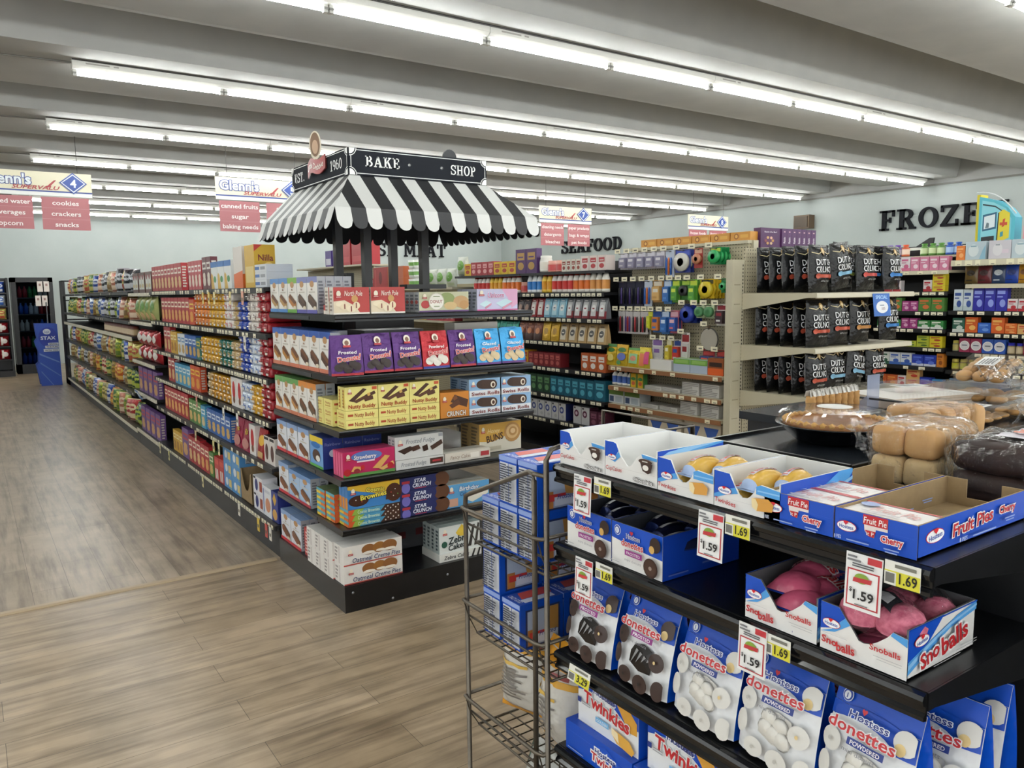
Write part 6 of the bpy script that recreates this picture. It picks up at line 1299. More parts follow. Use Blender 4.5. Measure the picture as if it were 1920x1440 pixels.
open_tray('cup', 'cake_tray', 'open white cupcake tray', .163, .205, .08, cupcut(),
 [('p', [(0, .56), (0, 1), (.17, 1), (.22, .97), (.27, .78), (.2, .6)], BLUE), ('p', [(.1, .5), (.2, .62), (.28, .76), (.31, .63), (.2, .45)], CYAN), ('p', [(.74, .74), (1, .72), (1, .80), (.72, .84)], CYAN)] + oval_logo(.15, .58, .1, .49) +
 [('t', 'CupCakes', .2, .27, .12, '#b02a2e', {'w': .32, 'b': .01, 'i': .12}), ('t', 'Chocolate', .77, .13, .11, '#f0efee', {'w': .36, 'b': .03, 'o': '#2a211e', 'ow': .07}), ('r', .3, .34, 1, .345, '#bdbcba'),
  ('p', [(.72, .7), (.96, .64), (.93, .42), (.88, .36), (.78, .42)], '#33201a'), ('e', .83, .68, .125, .07, '#40291f'), ('e', .84, .52, .055, .075, '#e9e6e0'), ('r', .78, .67, .88, .7, '#cfc8c0')],
 CUP, '#e6e6e4', [('r', 0, 0, 1, .5, CUP), ('r', 0, .5, 1, 1, BLUE)] + SWOOSH + [('t', 'CupCakes', .5, .26, .22, '#b02a2e', {'w': .5})])
TW = [(0, 0), (1, 0), (1, .80), (.72, .86), (.66, .8), (.62, .62), (.57, .5), (.52, .42), (.44, .40), (.39, .46), (.36, .56), (.31, .7), (.27, .86), (.24, .98), (0, 1)]
open_tray('twi', 'cake_tray', 'open blue and white sponge cake tray', .15, .22, .07, TW,
 [('p', [(0, .3), (0, 1), (.24, .98), (.28, .84), (.34, .62), (.2, .5)], BLUE), ('p', [(0, .22), (0, .34), (.2, .54), (.34, .64), (.38, .48), (.22, .4)], CYAN), ('p', [(.66, .6), (1, .58), (1, .80), (.72, .86), (.66, .8)], CYAN), ('r', .68, .68, 1, .72, '#8cc0ec')] + oval_logo(.18, .5, .13, .47) +
 [('t', 'Twinkies', .2, .2, .13, RED, {'w': .34, 'b': .02, 'rot': -4}), ('r', .3, .30, 1, .305, '#bcbdbf'), ('p', [(.62, .5), (.86, .56), (.94, .44), (.92, .24), (.7, .18), (.63, .26)], '#cf9644'), ('p', [(.62, .5), (.68, .5), (.72, .36), (.7, .18), (.63, .26)], '#ead6a4')],
 CUP, '#dcdcd8', [('r', 0, 0, 1, .3, CUP), ('r', 0, .3, 1, 1, BLUE), ('p', [(.3, .3), (.8, .3), (1, .9), (1, 1), (.8, 1)], CYAN), ('p', [(.45, .3), (.6, .3), (1, .7), (1, .8)], '#8cc0ec')])
SNO = [(0, 0), (1, 0), (1, .82), (.84, .86), (.78, .72), (.68, .56), (.6, .46), (.52, .42), (.46, .44), (.41, .56), (.34, .72), (.28, .84), (.22, .98), (0, 1)]
sno_f = [('p', [(0, .42), (0, 1), (.22, .98), (.3, .8), (.14, .5)], BLUE), ('p', [(0, .36), (.14, .48), (.3, .8), (.36, .68), (.18, .44)], CYAN), ('p', [(.82, .78), (1, .66), (1, .82), (.84, .86)], CYAN)] + oval_logo(.14, .6, .12, .52) + [
  ('t', 'Sno', .13, .24, .15, RED, {'w': .19, 'b': .05, 'rot': -3}), ('t', 'balls', .33, .2, .19, RED, {'w': .22, 'b': .05, 'rot': 4}), ('t', 'Snoballs', .78, .46, .12, RED, {'w': .34, 'b': .04}), ('r', .66, .30, .97, .31, '#a5a6a8'), ('r', .7, .25, .97, .26, '#a5a6a8'), ('r', .06, .4, .36, .407, '#b5b6b8')]
sno_r = [('p', [(0, .3), (0, 1), (.5, 1), (.3, .6)], BLUE), ('p', [(0, .1), (0, .36), (.34, .62), (.7, .86), (1, .98), (1, .8), (.6, .66), (.3, .4)], CYAN), ('p', [(0, .2), (.3, .5), (.6, .72), (1, .88), (1, .93), (.55, .76), (.25, .54), (0, .3)], '#8cc0ec'), ('r', 0, .97, 1, 1, BLUE)] + oval_logo(.17, .7, .14, .42, 8) + [
  ('t', 'Sno', .27, .36, .32, RED, {'w': .27, 'b': .05, 'rot': 14, 'o': '#f1eeee', 'ow': .07}), ('t', 'balls', .62, .5, .38, RED, {'w': .4, 'b': .05, 'rot': 10, 'o': '#f1eeee', 'ow': .07}), ('r', .64, .18, .96, .195, '#a9aaac'), ('r', .7, .24, .96, .255, '#b5b6b8'), ('r', .3, .1, .7, .115, '#b5b6b8')]
open_tray('sno', 'cake_tray', 'open white coconut cake tray', .152, .215, .083, SNO, sno_f, CUP, '#5a5b5e', sno_r)
PIEF = [(0, 0), (1, 0), (1, 1), (0, 1)]
pf = [('p', [(.36, .98), (.66, .98), (.66, .58), (.52, .58), (.5, .32), (.42, .36), (.38, .5)], '#e2d8d4'), ('r', .36, .68, .66, .985, RED), ('p', [(.39, .52), (.52, .52), (.5, .33), (.43, .35)], RED), ('t', 'Fruit Pie', .51, .83, .2, '#f4efec', {'w': .28, 'b': .015, 'i': .1}), ('t', 'it P', .46, .44, .12, '#f4efec', {'w': .09, 'b': .01})] + oval_logo(.17, .5, .2, .36) + [
  ('r', .0, .6, .36, .605, '#3a5cc4'), ('r', .53, .62, 1, .625, '#3a5cc4'), ('t', 'Cherry', .74, .42, .2, '#c23038', {'w': .26, 'b': .05, 'o': '#f2e9e6', 'ow': .09}), ('t', '8 PIES', .08, .16, .12, '#c9d3ea', {'w': .09}), ('r', .2, .12, .48, .16, '#8ea2d6'), ('r', .66, .14, .84, .18, '#8ea2d6'), ('r', .68, .06, .82, .1, '#8ea2d6')]
pr = oval_logo(.14, .55, .26, .17, 6) + [('t', 'Fruit Pies', .46, .6, .4, RED, {'w': .37, 'b': .04, 'o': '#f2efee', 'ow': .06, 'rot': 3, 'i': .1}), ('t', 'Cherry', .78, .68, .24, '#c23038', {'w': .16, 'b': .05, 'o': '#f2e9e6', 'ow': .09}), ('t', '8 PIES', .36, .2, .14, '#c9d3ea', {'w': .07}), ('r', .44, .17, .66, .22, '#8ea2d6'), ('r', .74, .36, .84, .4, '#8ea2d6'), ('r', .75, .28, .83, .32, '#8ea2d6')]
open_tray('pie', 'pie_tray', 'open blue fruit pie tray', .139, .365, .054, PIEF, pf, BLUE, 'board_brown', pr, notch_back=True)
don_logo = lambda cx, cy_, s, asp, col=RED: [('t', 'Hostess', cx+.0, cy_+.95*s, .62*s, NAVY, {'w': 2.9*s*asp, 'b': .02, 'o': '#e9ebf2', 'ow': .06}), heart(cx-.2*s*asp, cy_+1.5*s, .36*s, asp, RED), ('t', 'donettes', cx, cy_, .95*s, col, {'w': 4.6*s*asp, 'b': .03, 'o': '#ece7e8', 'ow': .045})]
DT = [('p', [(0, .62), (0, 1), (1, 1), (1, .46), (.6, .5)], BLUE)] + seal(.12, .82, .12, .55) + don_logo(.45, .6, .17, .55) + [('e', .9, .78, .1, .17, '#2d1b14'), ('e', .84, .66, .05, .09, '#c9a25c'), ('r', .32, .33, .66, .46, '#8c2f7e'), ('t', 'FROSTED', .49, .395, .07, '#eadfea', {'w': .27}), ('t', 'mini donuts', .49, .24, .07, '#8f8f96', {'w': .32, 'b': .0}), ('e', .84, .25, .135, .22, '#33201a'), ('e', .84, .26, .115, .18, '#40281e'), ('e', .84, .25, .03, .045, '#8b7c74'), ('r', .04, .12, .24, .14, '#b0b1b4'), ('r', .04, .06, .3, .08, '#b0b1b4')]
open_tray('don', 'donut_tray', 'open blue and white mini donut tray', .158, .245, .098, PIEF, DT, CUP, '#4a4d54', [('r', 0, 0, 1, 1, '#0c3aa2')] + don_logo(.56, .62, .14, .42, '#a8303c') + [('r', .5, .3, .66, .38, '#7c2f6e'), ('r', .48, .18, .68, .22, '#5a6cb4'), ('r', .05, .1, .3, .13, '#5a6cb4')])
def donette_bag(nm, desc, win, donut, word, pill):
    W, H, D = .166, .2, .095
    ops = [('p', [(0, .7), (.25, .64), (.6, .62), (1, .55), (1, 1), (0, 1)], BLUE)]
    ops = [('r', 0, .82, 1, 1, BLUE), ('r', 0, .7, .36, .82, BLUE), ('r', .62, .62, 1, .82, BLUE), ('e', .5, .75, .46, .1, WHT if nm[-1] == 'w' else BLUE), ('e', .36, .64, .4, .1, WHT)]
    ops += seal(.16, .9, .055, 1.19)
    ops += [('e', .9, .76, .13, .1, donut), ('e', .86, .7, .06, .05, '#d9bf86'), ('e', .12, .52, .12, .1, donut), ('e', .09, .3, .08, .11, donut), ('e', .3, .12, .13, .09, donut), ('e', .84, .4, .13, .1, donut), ('e', .62, .1, .14, .1, donut), ('e', .93, .12, .1, .11, donut)]
    hole = '#0e0b0a' if nm[-1] == 'f' else '#b5b3ae'
    ops += [('e', .12, .53, .02, .018, hole), ('e', .3, .125, .02, .016, hole), ('e', .62, .105, .02, .018, hole), ('e', .84, .41, .02, .018, '#d9bf86')]
    ops += [('t', 'Hostess', .52, .81, .062, NAVY, {'w': .46, 'b': .02, 'o': '#eceef4', 'ow': .06}), heart(.46, .87, .03, 1.1, RED), ('t', 'donettes', .48, .71, .1, RED, {'w': .78, 'b': .03, 'o': '#ece7e8', 'ow': .045}), ('r', .36, .585, .78, .645, pill), ('t', word, .57, .615, .036, '#efeaf0', {'w': .34, 'b': .03}), ('t', 'mini donuts', .52, .545, .036, '#7d7d84', {'w': .38, 'b': .0})]
    bodyp = bag(nm, 'donut_bag', desc, W, H, .075, WHT + '|f', ops, 'stand', edge=BLUE+'|f', back=BLUE+'|f', seed=4, e=.0007) if False else None
    b = bag('donut_bag', desc, W, H, D, '#dfe0e2|f', ops, 'stand', edge=BLUE+'|f', back=BLUE+'|f', seed=4, e=.0009)
    wm = MB()
    def S(u, v):
        t = max(0, 1-v**1.7); dd = D/2*(.06+.94*t)*(1-.22*abs(2*u-1)**5)
        return Vector(((u-.5)*W, D/2-dd-.0055, v*H))
    pts = [(.36, .47), (.52, .505), (.7, .47), (.74, .34), (.72, .22), (.5, .2), (.3, .26), (.3, .38)]
    c = S(.52, .35)
    n = len(pts)
    for i in range(n): wm.face([S(*pts[i]), S(*pts[(i+1) % n]), c+Vector((0, -.002, 0))], win, True)
    if nm[-1] == 'p':
        for q, (u, v) in enumerate(((.42, .42), (.58, .38), (.5, .29), (.62, .27), (.4, .32))):
            o = S(u, v); wm.lathe([(0, -.006), (.014, -.004), (.019, 0), (.008, .001)], 10, '#d9d6cf', (o.x, o.y, o.z), 'y')
    else:
        for q in range(4):
            a = S(.34+.1*q, .25+.03*q); b2 = S(.42+.08*q, .44-.02*q); wm.face([a+Vector((0, -.003, 0)), b2+Vector((0, -.004, 0)), b2+Vector((.006, -.003, -.004))], '#8a8a8c|g')
    P[nm] = Proto('donut_bag', desc, 'bag', None, [('bag_body', b.o.data), ('window', wm.mesh('window'))], W, D, H)
donette_bag('dn_f', 'white and blue frosted mini donut bag', '#191210|g', '#33201a', 'FROSTED', '#8c2f7e')
donette_bag('dn_p', 'white and blue powdered mini donut bag', '#c2bfb8|g', '#d3d1cc', 'POWDERED', '#22357e')
P['tw10'] = carton('sponge_cake_box', 'white and blue sponge cake box standing upright', .215, .09, .133, '#dfe1e4', [('p', [(0, .62), (0, 1), (1, 1), (1, .5), (.8, .5), (.5, .74), (.2, .7)], BLUE), ('p', [(.62, .84), (.78, .9), (.98, .62), (.98, .4), (.86, .38)], '#d29a3c'), ('r', .0, .9, .2, .99, '#c9b32c'), ('t', 'Hostess', .46, .76, .12, NAVY, {'w': .36, 'b': .04, 'o': '#e9ebf2', 'ow': .1, 'rot': -3}), heart(.38, .88, .06, .62, RED), ('t', 'Twinkies', .5, .53, .25, RED, {'w': .76, 'b': .05, 'rot': -5, 'o': '#eceaea', 'ow': .05}), ('r', .02, .4, .08, .5, '#22357e'), ('r', .1, .44, .24, .46, '#9a9ca2'), ('r', .1, .4, .24, .42, '#9a9ca2'), ('r', .34, .22, .56, .32, '#6fb0e0'), ('t', 'GOLDEN', .45, .27, .055, '#eef2f6', {'w': .18}), ('p', [(.62, .32), (.9, .26), (.98, .12), (.94, .02), (.7, .08), (.62, .2)], '#d9a546'), ('p', [(.62, .32), (.72, .28), (.74, .1), (.62, .2)], '#ead9b0'), ('r', .04, .06, .3, .075, '#a9abb0')], right=[('r', 0, 0, 1, 1, BLUE)], topc='#e4e6e8')
P['twlow'] = carton('sponge_cake_box', 'low blue sponge cake box', .24, .12, .076, BLUE, [('r', 0, .68, 1, .69, '#3a60cc'), ('p', [(.5, 0), (.4, .3), (.46, .72), (.62, .9), (.8, .66), (1, .5), (1, 0)], '#144fc0'), ('t', 'Hostess', .62, .62, .18, NAVY, {'w': .3, 'b': .04, 'o': '#e9ebf2', 'ow': .16}), ('t', 'Twinkies', .66, .36, .28, RED, {'w': .48, 'b': .05, 'rot': -4, 'o': '#eceaea', 'ow': .12}), ('r', .05, .12, .3, .15, '#8ea2d6')], topc='#1a4cb8')
# fill of the trays
def snack(nm, name, desc, c, wrap, w=.045, l=.13, h=.032, word=None):
    m = MB()
    def S(i, j):
        r = (math.sin(PI*min(1, max(0, (j-.06)/.88)))**.35 if .06 < j < .94 else .03)
        return Vector(((-w/2*math.cos(PI*i))*(.75+.25*r), l*j, .003+h*math.sin(PI*i)**.7*r))
    m.grid(lambda i, j: S(i, .12+.76*j), 8, 6, c); m.grid(lambda i, j: S(i, .12*j), 8, 2, wrap); m.grid(lambda i, j: S(i, .88+.12*j), 8, 2, wrap)
    m.grid(lambda i, j: S(.3+.22*i, .2+.56*j)+Vector((.0, 0, .0012)), 3, 4, '#d9d6da|f')
    m.box(-w/2, w/2, 0, l, 0, .003, wrap)
    if word:
        art(m, lambda a, b, hh: S(.52-.22*b/.02, .15+.7*a/(l*.7))+Vector((0, 0, hh+.002)), l*.7, .02, [('t', word, .5, .5, .8, RED, {'w': .9, 'b': .04})], True)
    P[nm] = Proto(name, desc, 'snack cake', m.mesh(name), w=w, d=l, h=h)
snack('s_twi', 'wrapped_cake', 'golden sponge cake in blue and white wrapper', '#d3a94e|f', '#a9bde0|f', word='Twinkies'); snack('s_don', 'wrapped_donut_pack', 'dark wrapped mini donut pack', '#1e2240|t', '#23346e|t', .05, .15, .03)
P['piebox'] = carton('pie_box', 'white and red fruit pie carton', .132, .085, .046, '#e2dcda', [('r', 0, 0, 1, .5, RED)], top=[('r', 0, 0, 1, .07, '#c0484a'), ('r', 0, .93, 1, 1, '#c0484a'), ('t', 'Fruit Pie', .55, .55, .34, '#d9a3a0', {'w': .6, 'i': .15}), ('r', .2, .2, .7, .26, '#c2bcc0'), ('e', .15, .7, .12, .16, '#8fa0cc')], topc='#e8e3e0')
def sno_pack():
    f = MB(); w, l, h = .1, .15, .06
    def S(i, j, k):
        a = 2*PI*i; rr = (1-.12*math.sin(3*a)**2)
        return Vector((w*.58*math.cos(a)*rr*(1-.5*j), l/2+l*.56*math.sin(a)*rr*(1-.5*j), .004+h*1.05*math.sin(j*PI/2)))
    f.grid(lambda i, j: S(i, j, 0), 20, 6, 'clear_film'); f.face([S(k/16, 1, 0) for k in range(16)], 'clear_film')
    f.face([S(k/20, 0, 0) for k in range(20)], 'clear_film')
    ps = []
    for y in (l*.27, l*.73):
        c = MB(); c.lathe([(.042, .004), (.044, .015), (.038, .035), (.024, .049), (0, .055)], 16, 'pink_coconut', (0, y, 0)); ps.append(('cake', c.mesh('cake')))
    t = MB(); t.grid(lambda i, j: Vector(((i-.5)*.05, l*.3+.06*j, .0655-.02*(2*j-1)**2)), 3, 3, '#2a2a30'); t.grid(lambda i, j: Vector(((i-.5)*.03, l*.3+.012+.036*j, .067-.02*(1.2*j-.6)**2)), 3, 3, '#c9c9cc'); ps.append(('label', t.mesh('label')))
    P['s_sno'] = Proto('coconut_cake_pack', 'pink coconut cakes in clear wrap', 'snack cake', None, [('film', f.mesh('film'))] + ps, w, l, h)
sno_pack()
def wrapped_sno():
    m = MB(); w, l, h = .092, .17, .04
    f = lambda i, j: Vector(((i-.5)*w, l*j, .004 + h*(math.sin(PI*i)*math.sin(PI*j))**.45*(1-.3*math.exp(-((j-.36)*11)**2))))
    m.grid(f, 12, 16, '#b5506c|f'); m.grid(lambda i, j: f(i, .6+.4*j)+Vector((0, 0, .0015)), 10, 6, '#1d3488|f')
    art(m, lambda a, b, hh: f(min(.98, max(.02, a/w)), .46+.3*b/.05)+Vector((0, 0, hh+.003)), w, .05, [('t', 'Sno', .25, .45, .62, '#b3242e', {'w': .4, 'b': .04, 'o': '#e6d9dc', 'ow': .06}), ('t', 'balls', .7, .55, .66, '#b3242e', {'w': .46, 'b': .04, 'o': '#e6d9dc', 'ow': .06})], True)
    m.box(-w/2, w/2, 0, l, 0, .003, '#1d3488|f')
    P['s_snow'] = Proto('coconut_cake_pack', 'pink coconut cake pack with blue end', 'snack cake', m.mesh('coconut_cake_pack'), w=w, d=l, h=h)
wrapped_sno()

def rput(k, x, y, z, label, group=None, **kw): put(k, x, y, z+.0015, -PI/2 + kw.pop('rz', 0), label, group, **kw)
T0, T1, T2, T3 = RACK_Z; FX = RX+.014
rput('cup', FX, 1.402, T0, 'empty white cupcake tray at left end of top rack shelf'.replace('left', 'wire rack'), 'open cupcake trays')
rput('cup', FX, 1.237, T0, 'empty white cupcake tray beside sponge cake trays', 'open cupcake trays')
rput('twi', FX, 1.078, T0, 'sponge cake tray next to white cupcake trays', 'open sponge cake trays')
rput('twi', FX, .926, T0, 'sponge cake tray next to blue pie trays', 'open sponge cake trays')
rput('pie', FX, .815, T0, 'blue fruit pie tray beside sponge cake tray', 'open fruit pie trays')
rput('pie', FX, .673, T0, 'blue fruit pie tray at open end of top rack shelf', 'open fruit pie trays')
for ti, (yc, nm) in enumerate(((1.078, 'next to cupcake trays'), (.926, 'next to pie trays'))):
    for i, (dx, dy, dz, rz) in enumerate(((.012, .045, .006, .05), (.02, -.002, .006, -.05), (.012, -.047, .006, .04), (.02, .02, .036, -.08), (.06, -.03, .037, .12), (.085, .045, .006, 0))):
        rput('s_twi', FX+dx, yc+dy, T0+dz, f'{ORD[i]} golden cake from front in tray {nm}', 'wrapped sponge cakes in trays', rz=rz, sc=(1, .85 if i < 5 else .7, 1), rx=0)
for i, (x, y, w_) in enumerate(((FX+.006, .815, 'front pie carton in middle pie tray'), (FX+.094, .815, 'second pie carton in middle pie tray'), (FX+.006, .673, 'only pie carton in end pie tray'))): rput('piebox', x, y, T0+.004, 'white and red ' + w_, 'fruit pie cartons in trays')
rput('don', FX, 1.377, T1, 'mini donut tray nearest wire rack, second rack shelf'.replace('nearest', 'next to'), 'open mini donut trays')
rput('don', FX, 1.216, T1, 'mini donut tray at open middle of second rack shelf', 'open mini donut trays')
for yc, nm in ((1.377, 'next to wire rack'), (1.216, 'at shelf middle')):
    for i in range(5): rput('s_don', FX+.02+.03*i, yc+(-.045+.045*(i % 3)), T1+.055+.004*i, f'{ORD[i]} dark donut pack from front in tray {nm}', 'wrapped donut packs in trays', rz=.1*(i-2), rx=0, sc=(1, .8, 1))
rput('sno', FX, .845, T1, 'coconut cake tray with blue wrapped packs', 'open coconut cake trays')
rput('sno', FX, .686, T1, 'coconut cake tray with clear packs at shelf end', 'open coconut cake trays')
for i, (dx, dy, dz) in enumerate(((.004, .018, .005), (.012, -.018, .034), (.036, .01, .052))): rput('s_snow', FX+dx, .845+dy, T1+dz, f'{["front", "second", "third"][i]} blue wrapped pink coconut cake pack', 'blue wrapped coconut cake packs', rz=.1*(i-1), rx=0)
put('s_snow', FX+.012, .686, T1+.006, -PI/2, 'pink coconut cake pack lying at bottom of end tray', 'blue wrapped coconut cake packs', sc=(1, 1, .8))
put('s_sno', FX+.05, .61, T1+.052, .06, 'clear wrapped pair of pink coconut cakes lying across front of end tray', 'clear wrapped coconut cakes', sc=(.9, .92, .8), ry=-.12)
WORLD_T = None
put('s_sno', FX+.155, .615, T1+.048, -.1, 'clear wrapped pair of pink coconut cakes behind front pair', 'clear wrapped coconut cakes', sc=(.85, .85, .75))
for i, (k, y) in enumerate((('dn_f', 1.397), ('dn_f', 1.215), ('dn_p', 1.035), ('dn_p', .86), ('dn_p', .688))):
    lab = ('frosted donut bag next to wire rack', 'frosted donut bag beside powdered bags', 'powdered donut bag beside frosted bags', 'middle one of the front powdered donut bags', 'powdered donut bag at open rack end')[i]
    rput(k, FX+.006, y, T2, lab+', front row', 'mini donut bags in the front row', rz=RN.uniform(-.06, .06)-.04, rx=-.07)
for i, (k, y) in enumerate((('dn_f', 1.30), ('dn_f', 1.125), ('dn_p', .945), ('dn_p', .77), ('dn_p', .64))):
    lab = ('frosted donut bag behind gap next to wire rack', 'frosted donut bag behind first powdered bag', 'powdered donut bag behind gap of first two', 'powdered donut bag behind end pair', 'powdered donut bag at rack end')[i]
    rput(k, FX+.118, y, T2, lab+', back row', 'mini donut bags in the back row', rz=RN.uniform(-.05, .05), rx=-.05)
rput('dn_p', FX+.225, .65, T2, 'powdered donut bag last in line at open rack end', 'mini donut bags in the back row', rx=-.05)
for i, y in enumerate((1.345, 1.10, .855)):
    w_ = ('next to wire rack', 'in middle of bottom shelf', 'at open end of bottom shelf')[i]
    rput('twlow', FX, y, T3, f'low blue sponge cake box {w_}', 'low blue sponge cake boxes')
    rput('tw10', FX+.022, y-.01, T3+.077, f'upright white sponge cake box {w_}', 'upright sponge cake boxes')
rput('twlow', FX+.23, 1.40, T2, 'blue box far back behind frosted donut bags', None, sc=(.7, 1, 1.6))

# price tags on the rack
def big_tag():
    m = MB(); W, H = .062, .092
    m.box(-W/2, W/2, -.001, 0, -H, 0, '#e3e3e2')
    art(m, flat((-W/2, -.001, -H), (1, 0, 0), (0, 0, 1), (0, -1, 0)), W, H, [('r', .06, .06, .94, .72, '#b03038'), ('r', .1, .085, .9, .695, '#e9e9e8'), ('r', .6, .86, .98, .98, '#b8343c')] + bars(.05, .84, .45, .97, 2, '#77777a', 1) + bars(.2, .76, .8, .84, 2, '#55565a', 2) + [
      ('e', .48, .58, .2, .09, '#7f9c3a'), ('p', [(.24, .5), (.74, .52), (.76, .6), (.26, .58)], '#b8343a'), ('t', '$', .2, .36, .08, '#1c1c1e', {'b': .03}), ('t', '1.59', .56, .29, .17, '#1c1c1e', {'w': .56, 'b': .04}), ('r', .34, .105, .7, .125, '#77777a')], e=.0003)
    P['tag159'] = Proto('price_tag', 'white hanging 1.59 tag', 'price tag', m.mesh('price_tag'), w=W, d=.002, h=H)
    for nm, s in (('tag169', '1.69'), ('tag329', '3.29')):
        m = MB(); W, H = .056 if nm == 'tag169' else .078, .038
        m.box(-W/2, W/2, -.0012, 0, -H/2, H/2, '#e5e4dc')
        art(m, flat((-W/2, -.0012, -H/2), (1, 0, 0), (0, 0, 1), (0, -1, 0)), W, H, [('r', .0, .0, 1, .6, '#d6cf3c'), ('r', 0, 0, .34, .55, '#dddcd4'), ('r', .04, .1, .3, .5, '#6d6d68'), ('r', .3, .76, .9, .9, '#77766c'), ('t', s, .68, .36, .44, '#1e1d16', {'w': .5, 'b': .03})], e=.0003)
        P[nm] = Proto('shelf_tag', 'yellow shelf tag', 'price tag', m.mesh('shelf_tag'), w=W, d=.002, h=H)
big_tag()
TX = RX-.012
for y, z, w_ in ((1.367, 1.176, 'below white cupcake trays'), (.985, 1.176, 'between sponge cake and pie trays'), (.672, 1.178, 'below end pie tray'), (1.362, .978, 'below mini donut trays'), (.882, .986, 'below coconut cake tray')):
    put('tag159', TX, y, z, -PI/2, f'white hanging 1.59 price tag {w_}'.replace('1.59 ', ''), 'white hanging price tags', rx=-.04)
for y, z, w_ in ((1.302, 1.163, 'below white cupcake trays'), (.925, 1.163, 'between sponge cake and pie trays'), (.612, 1.163, 'below end pie tray'), (1.296, .965, 'below mini donut trays'), (.832, .965, 'below coconut cake tray')):
    put('tag169', RX-.009, y, z, -PI/2, f'small yellow shelf tag {w_}', 'yellow shelf tags')
put('tag329', RX-.009, 1.385, .678, -PI/2, 'wider yellow shelf tag below frosted donut bags', 'yellow shelf tags', rx=-.2)

# hooks and small sale flags on the snack gondola rails
FLAGS = [('top', 1.625, 'stand', ((5.02, '#d9a08a'), (5.3, '#e6d79a'), (5.7, '#e6d79a'), (5.85, '#e2c86a'), (6.02, '#e2c86a'))), ('second', 1.345, 'stand', ((5.02, '#e4e2da'),)), ('fourth', .82, 'stand', ((5.28, '#e4e2da'), (5.62, '#e4e2da'), (6.4, '#cf8a80'))), ('fifth', .535, 'stand', ((5.8, '#e0d6a0'), (5.95, '#d9cf8a'), (6.5, '#d6c49a'))), ('base', .19, 'stand', ((4.68, '#e4e0d4'), (4.76, '#c8524a'), (4.92, '#d8b83c'), (5.35, '#e4e0d4'), (6.35, '#d9cf9a'), (7.6, '#d9cf8a'), (8.0, '#dcd3a2')))]
for rn, z, _a, fl in FLAGS:
    for i, (y, c) in enumerate(fl):
        m = MB(); m.box(1.427, 1.429, y-.022, y+.022, z-.085, z, c); m.box(1.4265, 1.427, y-.014, y+.014, z-.06, z-.04, '#6b6657'); m.box(1.429, 1.4402, y-.004, y+.004, z-.012, z-.006, c)
        tag(m.build('rail_flag'), f'small hanging paper flag, {ORD[i]} from stand end, {rn} rail of cookie shelving', 'price tag', f'small flags on the {rn} cookie rail')
m = MB(); q = flat((1.40, 8.75, .56), (0, -.2, .0), (-.05, 0, .1), (-1, 0, 0))
m.face([q(0, 0, 0), q(1, 0, 0), q(1, 1, 0), q(0, 1, 0)], '#3a74b8'); m.face([q(.2, .25, .0008), q(.8, .25, .0008), q(.8, .75, .0008), q(.2, .75, .0008)], '#cfd6de'); m.box(1.397, 1.44, 8.64, 8.66, .562, .575, '#d9d9d4')
tag(m.build('sale_flag'), 'tilted blue flag on the white rail of cracker section', 'price tag')

# ---------------------------------------------------------------- wire basket rack with toaster pastry boxes
wrk = thing('wire_rack', 'bronze wire basket rack standing at the far end of the dessert rack', 'wire rack', (1.38, 1.72, 0))
def wire(name, path, r=.006, closed=False):
    m = MB(); m.tube(path, r, 'wire_metal', 8, closed); return m.build(name, wrk)
WX = 1.137; WB = 1.66
wire('post', [(WX, 1.885, 0.0), (WX, 1.885, 1.0), (WX, 1.882, 1.022), (WX, 1.86, 1.033), (WX, 1.57, 1.150), (WX, 1.553, 1.148), (WX, 1.55, 1.13), (WX, 1.55, 0.0)], .007)
wire('post', [(WX+.004, 1.505, 0.0), (WX+.004, 1.505, 1.19), (WX+.02, 1.505, 1.215), (WX+.05, 1.505, 1.22), (WB, 1.505, 1.22), (WB, 1.505, 0)], .007)
wire('post', [(WB, 1.885, 0), (WB, 1.885, 1.22), (WB, 1.505, 1.22)], .006)
for z in (.03,): wire('foot_rail', [(WX, 1.885, z), (WB, 1.885, z), (WB, 1.505, z)], .005)
wire('cross_bar', [(WX, 1.552, 1.148), (WX+.004, 1.508, 1.148)], .006)
for z, d in ((.99, .11), (.715, .11), (.42, .1)):
    bk = wire('basket', [(WX, 1.885, z), (WX-.012, 1.885, z), (WX-.016, 1.86, z), (WX-.016, 1.53, z), (WX-.01, 1.51, z), (WB, 1.51, z), (WB, 1.89, z), (WX, 1.89, z)], .0055)
    m = MB(); zb = z-d
    m.tube([(WX+.03, 1.52, zb), (WX+.03, 1.88, zb), (WB, 1.88, zb), (WB, 1.52, zb)], .004, 'wire_metal', 6, True)
    m.tube([(WX+.004, 1.515, z-.05), (WX+.004, 1.885, z-.05)], .0035, 'wire_metal', 6)
    for i in range(10): y = 1.52+.04*i; m.tube([(WX-.014, y, z), (WX+.0, y, z-.05), (WX+.03, y, zb), (WB, y, zb)] if i in (0, 9) else [(WX+.03, y, zb), (WB, y, zb)], .0022, 'wire_metal', 5)
    for i in range(11): x = WX+.05+.045*i; m.tube([(x, 1.51, z), (x, 1.52, zb), (x, 1.88, zb)], .0022, 'wire_metal', 5)
    g = m.build('wire_mesh', bk)
pw, pd, ph = .086, .15, .134
